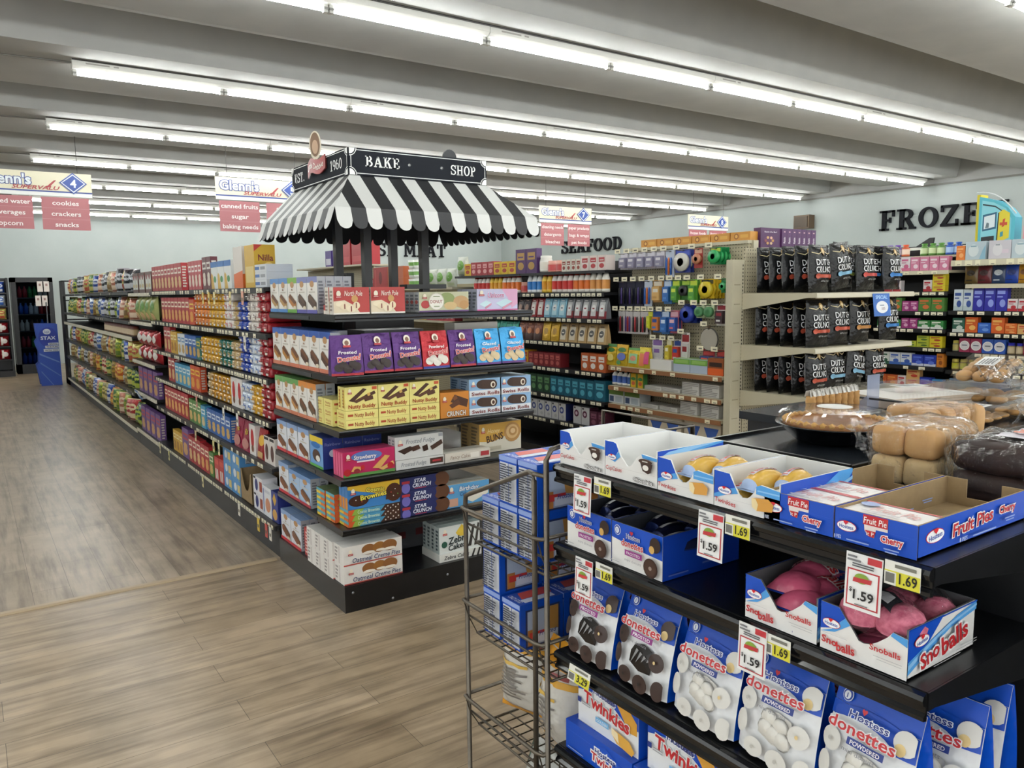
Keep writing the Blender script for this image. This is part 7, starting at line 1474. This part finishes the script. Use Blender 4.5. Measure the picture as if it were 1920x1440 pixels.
P['pop'] = carton('toaster_pastry_box', 'blue toaster pastry box', pw, pd, ph, '#0a49b4', [('r', .04, .04, .5, .86, '#d3d6dc'), ('r', .54, .04, .96, .86, '#cdd0d8'), ('r', .0, .9, 1, 1, '#8fa6de')] + bars(.07, .08, .47, .84, 16, '#3c4150', 5) + bars(.57, .1, .93, .84, 13, '#4a5060', 6),
  right=[('r', .12, .04, .92, .86, '#27345e'), ('r', .16, .08, .88, .82, '#a9b6cc'), ('p', [(.55, .82), (.88, .82), (.88, .3), (.62, .34)], '#b98a4a'), ('p', [(.16, .08), (.34, .08), (.34, .42), (.16, .42)], '#b5783c'), ('r', .2, .22, .62, .36, '#c23a34'), ('r', .36, .12, .86, .3, '#cfd6e4'), ('t', 'Frosted', .62, .3, .1, '#2b3f8c', {'w': .4, 'i': .25})], topc='#1f52bc',
  top=[('p', [(.1, .3), (.6, .2), (.6, .9), (.1, .95)], '#c9483c'), ('r', .64, .15, .92, .85, '#d5dcec'), ('t', 'CRAZY GOOD', .5, .1, .1, '#dfe6f4', {'w': .7, 'b': .03})])
def pb(x, y, z, lab): put('pop', x, y, z, -PI/2, lab, 'blue toaster pastry boxes in the wire rack')
B1, B2 = .884, .609
for i, y in enumerate((1.833, 1.742, 1.651)):
    for j in range(3): pb(1.19+.155*j, y, B1, f'lower pastry box, {("far", "middle", "near")[i]} column, {("front", "second", "third")[j]} row, upper wire basket')
for i, y in enumerate((1.742, 1.651)):
    for j in range(3): pb(1.19+.155*j, y, B1+.1345, f'upper pastry box, {("middle", "near")[i]} column, {("front", "second", "third")[j]} row, upper wire basket')
for j in range(3):
    pb(1.19+.155*j, 1.833, B2, f'lower pastry box, far column, {("front", "second", "third")[j]} row, lower wire basket')
    pb(1.19+.155*j, 1.833, B2+.1345, f'upper pastry box, far column, {("front", "second", "third")[j]} row, lower wire basket')
    pb(1.19+.155*j, 1.735, B2, f'lower pastry box, near column, {("front", "second", "third")[j]} row, lower wire basket')
YB_ = [('r', 0, .8, 1, .93, '#d9982a'), ('r', 0, .66, 1, .72, '#d6a034'), ('r', .05, .52, .7, .55, '#d6b054')] + bars(.12, .2, .7, .5, 9, '#77716c', 8) + [('r', .55, .75, .9, .79, '#8a3a3a')]
P['ybag'] = bag('bread_bag', 'white bag with yellow bands', .19, .30, .13, '#d3d0c9|f', YB_, edge='#d9982a|f', seed=2, fold=.06)
P['gbag'] = bag('bread_bag', 'grey green printed bag', .22, .26, .13, '#b4b6b2|f', [('p', [(0, 1), (.4, 1), (.2, .7), (0, .75)], '#2a4434')] + bars(.3, .35, .85, .7, 6, '#55585a', 9) + [('r', .55, .1, .95, .2, '#3a3c3e')], edge='#c9cac6|f', seed=3)
put('ybag', 1.24, 1.80, .332, -PI/2+.3, 'white bag with yellow bands standing at far side of bottom basket', 'yellow banded bread bags', rx=-.1)
put('ybag', 1.21, 1.62, .332, -PI/2-.1, 'white bag with yellow bands standing at near side of bottom basket', 'yellow banded bread bags', rx=-.08)
put('ybag', 1.38, 1.72, .332, -PI/2+.15, 'white bag with yellow bands behind the front pair in bottom basket', 'yellow banded bread bags', rx=-.08)
put('gbag', 1.22, 1.73, .005, -PI/2-.2, 'grey printed bread bag on floor under wire rack', 'grey printed bread bags', rx=-.12)
put('gbag', 1.30, 1.60, .005, -PI/2+.1, 'second grey printed bread bag on floor beside rack leg', 'grey printed bread bags', rx=-.1)
# ---------------------------------------------------------------- bakery table and the open shelf behind the rack
m = MB(); m.box(RX+.455, 2.08, RY0, .982, 1.14, 1.165, 'black_metal'); m.build('rear_shelf', rk)
m = MB(); m.box(RX+.455, 2.06, RY0, .982, .02, 1.139, 'black_satin'); m.build('rear_body', rk)
m = MB(); m.box(2.10, 3.5, 1.407, 1.70, 1.172, 1.198, 'table_black'); m.build('table_top', bt)
m = MB(); m.box(2.12, 3.4, 1.41, 1.68, 0, 1.171, 'black_satin'); m.build('body', bt)
TZ = 1.2
pie = thing('boxed_pie', 'pie in a black dish under a clear domed lid', 'pie', (1.87, 1.2, TZ))
m = MB(); m.lathe([(0, .001), (.095, .001), (.108, .01), (.138, .042), (.15, .046), (.15, .049), (.136, .047), (.1, .016), (0, .012)], 40, '#101113|g', (1.87, 1.2, TZ)); m.build('dish', pie)
m = MB(); m.lathe([(.1, .02), (.132, .044), (.13, .058), (.118, .056), (.112, .05), (0, .051)], 40, 'pie_top', (1.87, 1.2, TZ))
for i in range(36):
    a = 2*PI*i/36; m.lathe([(0, -.008), (.009, -.003), (.011, .003), (0, .01)], 6, '#c09350', (1.87+.123*math.cos(a), 1.2+.123*math.sin(a), TZ+.054))
m.build('pie', pie)
m = MB(); n = 96
def dome(i, j):
    a = 2*PI*i; rb = (.147, .144, .136, .124, .108, .0)[j] if isinstance(j, int) else 0
    return rb
prof = [(.149, .049), (.146, .055), (.14, .068), (.128, .08), (.112, .085), (.001, .086)]
rings = []
for q, (r, h) in enumerate(prof):
    k = .004 if q in (1, 2, 3) else 0
    rings.append([(1.87+(r+k*math.cos(36*2*PI*i/n*1))*math.cos(2*PI*i/n), 1.2+(r+k*math.cos(36*2*PI*i/n))*math.sin(2*PI*i/n), TZ+h) for i in range(n)])
for a, b in zip(rings, rings[1:]):
    for i in range(n): m.face([a[i], a[(i+1) % n], b[(i+1) % n], b[i]], 'clear_plastic', True)
m.build('clear_lid', pie)
m = MB(); m.lathe([(0, .0865), (.045, .0868), (.045, .0875), (0, .0878)], 24, '#d9d8d2', (1.89, 1.215, TZ)); m.build('round_label', pie)

def blob(m, c, cx, cy_, cz, rx, ry, rz, seed=0, n=14, k=6, e=.55, amp=.02):
    def S(i, j):
        a = 2*PI*i; b = -PI/2+PI*j
        f = lambda t: math.copysign(abs(t)**e, t)
        w_ = 1+amp*math.sin(5*a+seed)*math.sin(4*b+2*seed)
        return Vector((cx+rx*f(math.cos(b))*f(math.cos(a))*w_, cy_+ry*f(math.cos(b))*f(math.sin(a))*w_, cz+rz*f(math.sin(b))*w_))
    m.grid(S, n*2, n, c)
def crumple(m, c, P0, U, V, seed, amp, nu=14, nv=10):
    r = random.Random(seed); ph = [r.uniform(0, 6) for _ in range(6)]
    U, V, P0 = Vector(U), Vector(V), Vector(P0); N = U.cross(V).normalized()
    m.grid(lambda i, j: P0+U*i+V*j+N*(amp*(math.sin(9*i+ph[0]+5*j)*math.sin(7*j+ph[1])+.6*math.sin(19*i-11*j+ph[2])+.5*abs(math.sin(13*j+8*i+ph[3])))), nu, nv, c)
def loaf(label, x, y, z, nx, ny, bw, bd, bh, rz, top='bun_crust', side='bun_side', tail=None, layers=1):
    r = thing('bread_loaf', label, 'bread', (x, y, z), None)
    for l in range(layers):
        for i in range(nx):
            for j in range(ny):
                m = MB(); cx, cy_ = (i-(nx-1)/2)*bw, (j-(ny-1)/2)*bd
                c, s = math.cos(rz), math.sin(rz); X, Y = x+cx*c-cy_*s, y+cx*s+cy_*c
                blob(m, top if l == layers-1 else side, X, Y, z+bh*(l+.5)+.002, bw*.51, bd*.52, bh*.5, i*2+j, 10, 6, .5)
                m.build('bun', r)
    m = MB(); blob(m, 'crinkled_film' if layers > 1 else 'clear_film', x, y, z+bh*layers/2+.004, nx*bw*.56, ny*bd*.58, bh*layers*.56, 3, 18, 8, .45, .05)
    if tail: crumple(m, 'clear_film', *tail, 5, .02)
    m.build('clear_bag', r)
    return r
loaf('bagged loaf of square rolls lying over the table edge in front', 1.75, .90, 1.167, 4, 2, .057, .07, .066, .1, layers=2, tail=((1.70, .80, 1.172), (.16, .03, .0), (.0, .05, .05)))
loaf('bagged rolls lying behind the square roll loaf', 2.14, 1.075, TZ, 4, 2, .056, .07, .085, -.2)
m = MB(); crumple(m, 'crinkled_film', (1.70, 1.01, TZ+.006), (.11, .015, .0), (.05, .09, .06), 8, .012)
tag(m.build('plastic_bag'), 'crumpled clear plastic bag end lying between pie and rolls', 'plastic bag')
r = thing('dark_loaf', 'dark brown rolls in crinkled clear bag with purple print at rack corner', 'bread', (1.74, .71, 1.167))
for i in range(3):
    for l in range(2):
        m = MB(); blob(m, 'dark_bread', 1.66+.078*i, .71, 1.167+.034+.062*l, .038, .085, .033, i+l, 12, 6, .7, .05); m.build('roll', r)
m = MB(); blob(m, 'crinkled_film', 1.738, .71, 1.167+.068, .128, .098, .067, 2, 24, 10, .5, .08); m.build('clear_bag', r)
m = MB()
for q in (0, 1): m.grid(lambda a, b, q=q: Vector((1.64+.10*q+.02*b+.03*a, .61+.05*a, 1.167+.02+.11*a)), 6, 1, '#5a2f78|f')
m.grid(lambda a, b: Vector((1.68+.11*a, .66+.06*b, 1.167+.1375+.004*math.sin(7*a))), 6, 2, '#c9c4cc|f'); m.grid(lambda a, b: Vector((1.70+.04*a, .67+.03*b, 1.167+.1445+.002*math.sin(7*a))), 4, 1, '#b5563c|f'); m.grid(lambda a, b: Vector((1.75+.03*a, .68+.02*b, 1.167+.1455+.002*math.sin(7*a))), 4, 1, '#3a2a5c|f')
m.build('printed_band', r)
# cookie sticks, divider, fences, cake boxes
r = thing('cookie_pack_tray', 'clear pack of upright tan cookie stacks with ruffled top', 'cookies', (2.26, 1.46, TZ))
for i in range(8):
    m = MB(); x = 2.135+.034*i
    m.lathe([(0, .001)] + [(.0155+.0012*math.sin(q*2.1), .001+.0075*q) for q in range(10)] + [(0, .07)], 10, 'cookie', (x, 1.455, TZ)); m.build('cookie_column', r)
m = MB()
for i in range(32):
    x = 2.122+.0083*i; q = .004*math.sin(i*2.3)
    m.face([(x-.004, 1.444, TZ+.068), (x+.008, 1.446+q, TZ+.068), (x+.011, 1.452+q, TZ+.086+q), (x-.003+q, 1.448, TZ+.088)], '#d6d3cc|f'); m.face([(x-.004, 1.466, TZ+.068), (x+.008, 1.464+q, TZ+.068), (x+.011, 1.458+q, TZ+.088-q), (x-.003+q, 1.462, TZ+.086)], '#c9c5bc|f')
m.build('ruffle', r)
m = MB(); m.box(2.405, 2.475, 1.43, 1.432, TZ+.001, TZ+.118, 'acrylic'); m.box(2.405, 2.475, 1.432, 1.5, TZ+.001, TZ+.003, 'acrylic'); m.prism([(1.432, TZ+.05), (1.432, TZ+.003), (1.49, TZ+.003)], 'x', 2.405, 2.407, 'acrylic')
tag(m.build('acrylic_divider'), 'upright clear acrylic divider beside cookie pack', 'divider')
for i, (x, y0, y1, h) in enumerate(((2.085, 1.395, 1.12, .032), (2.42, 1.56, 1.235, .04))):
    m = MB(); m.tube([(x, y0, TZ), (x, y0, TZ+h-.008), (x, y0-.008, TZ+h), (x, y1+.008, TZ+h), (x, y1, TZ+h-.008), (x, y1, TZ)], .0035, 'black_satin', 8)
    tag(m.build('wire_fence'), f'thin black wire fence {("behind the pie", "beside the clear cake box")[i]}', 'wire fence', 'wire fences on the bakery table')
def clamshell(label, x, y, z, w, d, h, fill, rz=0, rx=0, ry=0):
    r = thing('clear_cake_box', label, 'cake box', (x, y, z), None); r.rotation_euler = (rx, ry, rz); o = WORLD[r.name]
    def mk(nm, m): ob = m.build(nm, r, o=(0, 0, 0)); ob.location = (0, 0, 0)
    m = MB(); m.prism([(-w/2, h*.5), (-w/2+.012, .002), (w/2-.012, .002), (w/2, h*.5)], 'y', -d/2, d/2, 'clear_plastic'); mk('tray', m)
    m = MB(); m.prism([(-w/2-.008, h*.5), (-w/2-.008, h*.54), (-w/2, h*.55), (-w/2+.02, h), (w/2-.02, h), (w/2, h*.55), (w/2+.008, h*.54), (w/2+.008, h*.5)], 'y', -d/2-.006, d/2+.006, 'clear_plastic')
    for i in range(24): t_ = -w/2+.02+(w-.04)*i/23; m.box(t_-.002, t_+.002, -d/2-.008, -d/2-.004, h*.56, h*.9, 'clear_plastic')
    mk('lid', m)
    m = MB()
    if fill == 'cake': m.box(-w/2+.02, w/2-.02, -d/2+.02, d/2-.02, .004, h*.62, '#cdbba6', t='#d9d4cc'); m.box(-w/2+.02, w/2-.02, -d/2+.019, -d/2+.02, h*.3, h*.36, '#a88a6a')
    elif fill == 'rolls':
        for i in range(4):
            for j in range(3): blob(m, 'bun_crust', -w/2+w*(i+.5)/4, -d/2+d*(j+.5)/3, h*.4, w*.12, d*.16, h*.34, i+j, 8, 5, .8)
    else:
        for i in range(3):
            for j in range(3): blob(m, 'cookie', -w/2+w*(i+.5)/3, -d/2+d*(j+.5)/3, h*.3, w*.15, d*.16, h*.2, i+j, 8, 5, .9)
    mk('contents', m)
    m = MB(); m.box(-.06, .06, -.03, .03, h+.0005, h+.001, '#dcdcda'); art(m, flat((-.06, -.03, h+.0012), (1, 0, 0), (0, 1, 0), (0, 0, 1)), .12, .06, bars(.1, .1, .9, .9, 5, '#6a6a6c', 3)); mk('label', m)
    return r
clamshell('low wide clear box holding a pale iced cake', 2.68, 1.44, TZ, .42, .28, .062, 'cake', -.25)
clamshell('low clear box of cookies in front of the iced cake', 2.50, 1.14, TZ, .2, .15, .04, 'cookies', .1)
clamshell('clear box of cookies under the tilted roll box', 2.92, 1.30, TZ, .26, .2, .075, 'cookies', .1)
clamshell('tilted clear box of rolls on top of another clear box', 2.88, 1.27, TZ+.098, .25, .15, .05, 'rolls', .15, 0, -.17)
clamshell('clear box at the table corner under plastic film', 2.72, 1.075, TZ, .26, .12, .06, 'cookies', 0)
m = MB(); crumple(m, 'clear_film', (2.42, 1.0, TZ+.01), (.24, .0, .02), (.05, .04, .13), 12, .018, 18, 12); crumple(m, 'clear_film', (2.44, 1.02, TZ+.13), (.24, .0, .02), (.06, .14, .01), 14, .018, 18, 12)
tag(m.build('plastic_film'), 'loose clear plastic film draped at the bakery table corner', 'plastic bag')

# ---------------------------------------------------------------- aisle signs hung from the ceiling
def aisle_sign(num, x, y, label, left, right, W=1.2):
    z1 = 3.11; H = .285
    r = thing('aisle_sign', label, 'sign', (x, y, z1-H))
    m = MB(); m.box(x, x+W, y-.006, y+.006, z1-H, z1, '#dcd6bc')
    mp = flat((x, y-.006, z1-H), (1, 0, 0), (0, 0, 1), (0, -1, 0))
    art(m, mp, W, H, [('r', 0, 0, 1, .16, '#e4e6e4'), ('r', 0, .16, 1, .22, '#2c3f86'), ('t', "Glenn's", .25, .66, .42, '#dfe6ec', {'w': .42, 'b': .05, 'o': '#34468a', 'ow': .05}), ('t', 'SUPERVALU', .5, .34, .16, '#9c3038', {'w': .42, 'b': .04, 'i': .3}), ('p', [(.58, .36), (.615, .36), (.68, .66), (.66, .66), (.6, .42)], '#9c3038'),
        ('p', [(.83, 1.02), (.955, .58), (.83, .12), (.705, .58)], '#2f4a96'), ('p', [(.83, .96), (.94, .58), (.83, .18), (.72, .58)], '#dfe3ea'), ('p', [(.83, .91), (.928, .58), (.83, .23), (.732, .58)], '#2f4a96'), ('t', num, .83, .57, .34, '#e3e8f0', {'b': .03, 'o': '#8fa3d0', 'ow': .02})], e=.0015)
    m.build('header_board', r)
    for k, (x0, ws) in enumerate(((x+.035, left), (x+W*.535, right))):
        w = W*.43; hz = .39
        m = MB(); m.box(x0, x0+w, y-.004, y+.004, z1-H-.012-hz, z1-H-.012, '#a8656a')
        mp2 = flat((x0, y-.004, z1-H-.012-hz), (1, 0, 0), (0, 0, 1), (0, -1, 0))
        ops = [('r', 0, .33, 1, .336, '#c59a9c'), ('r', 0, .665, 1, .671, '#c59a9c')]
        for i, t in enumerate(ws):
            if t: ops.append(('t', t, .5, .835-.333*i, .145, '#efe6e4', {'w': min(.92, .065*len(t)+.1), 'b': .03}))
        art(m, mp2, w, hz, ops, e=.0012); m.build('panel', r)
    for xx in (x+.15, x+W-.15):
        m = MB(); m.tube([(xx, y, z1), (xx, y, CZ+.0 if ((y-4.7) % 2.55) < 1.43 else CZ+.55)], .003, '#4a4a48', 5); m.build('hanging_rod', r)
aisle_sign('4', .205, 11.2, 'cream and red aisle sign for cookies, crackers and snacks', ['bottled water', 'beverages', 'popcorn'], ['cookies', 'crackers', 'snacks'])
aisle_sign('5', 2.732, 10.55, 'cream and red aisle sign for canned fruits behind the striped awning', ['canned fruits', 'sugar', 'baking needs'], ['coffee', 'cereal', 'spices'])
aisle_sign('7', 8.40, 11.24, 'cream and red aisle sign for cleaning needs and pet foods', ['cleaning needs', 'detergents', 'bleaches'], ['paper products', 'bags & wraps', 'pet foods'])
aisle_sign('8', 11.99, 11.08, 'cream and red aisle sign for frozen foods', ['frozen foods', 'frozen juice', ''], ['frozen poultry', '', ''])

# ---------------------------------------------------------------- far end of the aisle
sx = thing('cardboard_display', 'blue cardboard display stand at the far end of the aisle', 'display stand', (1.18, 16.6, 0))
m = MB(); pts = [(1.03, 0), (1.36, 0), (1.345, 1.12), (1.0, 1.13), (1.005, 1.02), (1.025, .86), (.985, .8), (1.0, .72), (1.03, .62), (1.02, .42), (.98, .38), (1.02, .1)]
m.prism(pts, 'y', 16.5, 16.52, '#2748a0', capc='#2b4fb0'); mp = flat((1.0, 16.499, 0), (1, 0, 0), (0, 0, 1), (0, -1, 0))
art(m, mp, .36, 1.13, [('e', .52, .78, .42, .16, '#2238a0'), ('p', [(.1, .5), (.95, .36), (.95, .38), (.1, .53)], '#6a8ac8'), ('p', [(.1, .36), (.95, .14), (.95, .155), (.1, .385)], '#5a7cc0'), ('p', [(.12, .22), (.6, .0), (.64, .0), (.12, .245)], '#5a7cc0'), ('e', .48, .87, .17, .045, '#d6dcea'), ('t', "Lay's", .48, .87, .04, '#2238a0', {'w': .2}), ('t', 'STAX', .52, .77, .055, '#dfe5f2', {'w': .66, 'b': .05}), ('r', .5, .655, .95, .69, '#d3d9e6'), ('t', 'BRING', .72, .672, .022, '#1c2c5a', {'w': .34, 'b': .03}), ('r', .36, .605, .95, .645, '#d3d9e6'), ('t', 'THE FUN', .66, .625, .024, '#1c2c5a', {'w': .48, 'b': .03}), ('r', .28, .55, .95, .595, '#d3d9e6'), ('t', 'WITH YOU', .62, .572, .024, '#1c2c5a', {'w': .56, 'b': .03})], e=.002)
m.build('side_panel', sx)
m = MB(); m.prism(pts, 'y', 16.88, 16.9, '#2748a0'); m.build('side_panel', sx)
for z in (.1, .42, .75):
    m = MB(); m.box(1.04, 1.34, 16.52, 16.88, z, z+.02, '#3a5cb4'); s = m.build('shelf', sx)
m = MB(); m.box(1.33, 1.345, 16.52, 16.88, .02, 1.11, '#2b4fb0'); m.build('back_panel', sx)
for z, c in ((.77, '#c9b83c'), (.44, '#a8b43c'), (.12, '#c9b83c')):
    for i in range(3):
        m = MB(); m.lathe([(0, 0), (.038, .002), (.038, .21), (0, .215)], 12, c, (1.09, 16.58+.11*i, z+.001))
        tag(m.build('chip_canister'), f'{("near", "middle", "far")[i]} yellow chip canister, {({.77: "top", .44: "middle", .12: "bottom"})[z]} shelf of blue cardboard display', 'canister', 'chip canisters in the blue display')
def cooler(label, x0, x1, y, h):
    r = thing('drink_cooler', label, 'cooler', ((x0+x1)/2, y+.35, 0))
    m = MB(); m.box(x0, x0+.09, y, y+.7, 0, h, 'black_satin'); m.box(x1-.09, x1, y, y+.7, 0, h, 'black_satin'); m.box(x0, x1, y+.66, y+.7, 0, h, 'black_satin'); m.box(x0, x1, y, y+.7, h-.1, h, 'black_satin'); m.box(x0, x1, y, y+.7, 0, .2, 'black_satin'); m.build('cabinet', r)
    for z in (.55, .9, 1.25, 1.6):
        m = MB(); m.box(x0+.09, x1-.09, y+.06, y+.64, z-.02, z, '#3c4046'); m.build('shelf', r)
    m = MB(); m.box(x0+.1, x1-.1, y-.004, y, .2, h-.1, 'door_glass'); d = m.build('door', r)
    m = MB(); m.tube([(x1-.15, y-.03, .9), (x1-.15, y-.03, 1.5)], .012, '#8f949a|m', 6); m.build('handle', d)
    return r
cooler('black glass fronted cooler beyond the blue cardboard display', .80, 1.56, 19.4, 2.02)
cols = ['#2f5fb8', '#dfe2e6', '#b03038', '#3a8a4a', '#d9d4c8', '#5a3a2a']
for zi, z in enumerate((.2, .55, .9, 1.25, 1.6)):
    for i in range(6):
        c = '#21489c' if zi == 0 else cols[(i//2+zi*2) % 6]
        m = MB(); m.lathe([(0, .001), (.042, .003), (.042, .16), (.016, .2), (.018, .235), (0, .236)], 10, c, (.95+.092*i, 19.5, z+.001))
        tag(m.build('drink_bottle'), f'{ORD[i]} bottle from cooler side, {("bottom", "second", "third", "fourth", "top")[zi]} shelf of black cooler', 'bottle', 'bottles in the black cooler')
for i, (x, z) in enumerate(((1.27, 1.72), (1.39, 1.72), (1.22, 1.42), (1.34, 1.42))):
    m = MB(); m.box(x, x+.1, 19.384, 19.387, z, z+.22, '#d9cfc8'); m.box(x+.03, x+.07, 19.3832, 19.384, z+.12, z+.17, '#9a7a74')
    tag(m.build('notice_sheet'), f'white notice sheet on cooler glass, {("upper", "upper", "lower", "lower")[i]} pair, {("nearer handle", "at door edge")[1-i % 2 if i < 2 else 1-(i % 2)]}', 'paper', 'notice sheets on the cooler')
r = thing('snack_rack', 'tall black rack of red snack bags at the left of the far cooler'.replace('at the left of', 'standing beside'), 'rack', (.5, 19.2, 0))
m = MB(); m.box(.05, .74, 19.3, 19.36, 0, 2.0, 'black_satin'); m.box(.05, .1, 18.95, 19.3, 0, 2.0, 'black_satin'); m.box(.70, .74, 18.95, 19.3, 0, 2.0, 'black_satin'); m.box(.05, .74, 18.9, 19.3, 0, .12, 'black_satin'); m.build('frame', r)
for z in (.35, .62, .89, 1.16, 1.43, 1.7):
    m = MB(); m.box(.1, .7, 18.98, 19.3, z-.02, z, 'black_satin'); m.build('shelf', r)
k = 0
for zi, z in enumerate((.35, .62, .89, 1.16, 1.43, 1.7)):
    for i in range(3):
        kk = 'redpop' if zi < 3 else ('chip8', 'chip4', 'chip12')[(i+zi) % 3]
        put(kk, .21+.19*i, 19.0, z+.0015, 0, f'{("far", "middle", "near")[i]} bag on {ORD[5-zi]} shelf from top, black snack rack', 'bags on the far snack rack', sc=(.75, 1, 1.3 if zi < 3 else .85))
# dark end rack behind the chip shelving
r = thing('end_rack', 'black end rack with blue packs closing the far end of chip shelving', 'rack', (1.7, 16.6, 0))
m = MB(); m.box(1.46, 1.5, 16.34, 16.9, 0, 1.9, 'black_satin'); m.box(1.9, 1.94, 16.34, 16.9, 0, 1.9, 'black_satin'); m.box(1.46, 1.94, 16.34, 16.9, 1.88, 1.9, 'black_satin'); m.box(1.46, 1.94, 16.34, 16.9, 0, .1, 'black_satin'); m.build('frame', r)
for z in (.5, .85, 1.2, 1.55):
    m = MB(); m.box(1.5, 1.9, 16.36, 16.88, z-.02, z, 'black_satin'); m.build('shelf', r)
for i in range(4): put('chip4' if i % 2 else 'chip8', 1.22+.1*0+.3, 16.40, (.5, .85, 1.2, 1.55)[i]+.0015, -PI/2+.8, f'blue or white pack on {ORD[3-i]} shelf from top, black end rack', 'packs on the black end rack') if False else None

# teal cardboard kiosk on the medicine shelving
r = thing('cardboard_kiosk', 'teal and yellow cardboard kiosk display standing on top of medicine shelving', 'display', (7.25, 3.25, 1.96))
ky0, ky1, kz0 = 3.07, 3.36, 1.961
out = [(ky1, kz0), (ky0, kz0), (ky0, kz0+.22), (ky0+.06, kz0+.30), (ky0+.16, kz0+.37), (ky1, kz0+.41)]
m = MB(); m.prism([(y, z) for y, z in out], 'x', 7.25, 7.38, '#3f9db4', capc='#57b4c4'); K = lambda *p: [(ky1-(ky1-ky0)*a, kz0+.41*b) for a, b in p]
def kface(pts, c, e): m.face([(7.25-e, y, z) for y, z in K(*pts)], c)
kface([(.08, .04), (.9, .04), (.9, .5), (.74, .72), (.4, .86), (.08, .92)], '#86cbd6', .001)
kface([(.1, .82), (.45, .76), (.8, .58), (.8, .6), (.45, .79), (.1, .85)], '#1d2a30', .002); kface([(.12, .28), (.5, .32), (.5, .66), (.12, .62)], '#2a5f7a', .002); kface([(.16, .32), (.46, .36), (.46, .62), (.16, .58)], '#d9e6ea', .003); kface([(.2, .34), (.3, .35), (.3, .44), (.24, .46)], '#6a7a80', .004)
kface([(.52, .02), (.86, .12), (.86, .62), (.68, .7), (.54, .64)], '#d9c93a', .003); kface([(.52, .02), (.55, .02), (.57, .64), (.54, .64)], '#2a2a24', .004); kface([(.66, .34), (.72, .36), (.74, .52), (.68, .5)], '#b8442c', .004); kface([(.6, .44), (.8, .44), (.8, .38), (.6, .38)], '#b8442c', .0045); kface([(.62, .14), (.7, .16), (.7, .26), (.62, .24)], '#3a8a9c', .004); kface([(.1, .02), (.46, .02), (.46, .18), (.1, .16)], '#23262a', .003)
m.build('front_board', r)
m = MB(); m.prism([(7.27, kz0), (7.40, kz0), (7.40, kz0+.43), (7.27, kz0+.43)], 'y', ky1, ky1+.03, '#d6c42c'); m.build('side_board', r)
m = MB(); m.tube([(7.24, ky1+.02, kz0+.445)] + [(7.24, ky1-.30*t_, kz0+.445-.2*t_**2.2) for t_ in (.1, .25, .4, .55, .7, .85, 1)], .006, '#cfd6d6', 6); m.build('trim_wire', r)
m = MB(); m.box(7.2, 7.37, 2.06, 3.43, 1.94, 1.96, 'beige_metal'); m.build('top_shelf', g3a)
m = MB(); m.box(7.22, 7.3, 2.86, 2.99, 1.9615, 2.1, '#d98a94')
tag(m.build('carton'), 'small pink carton beside the teal cardboard kiosk', 'box')
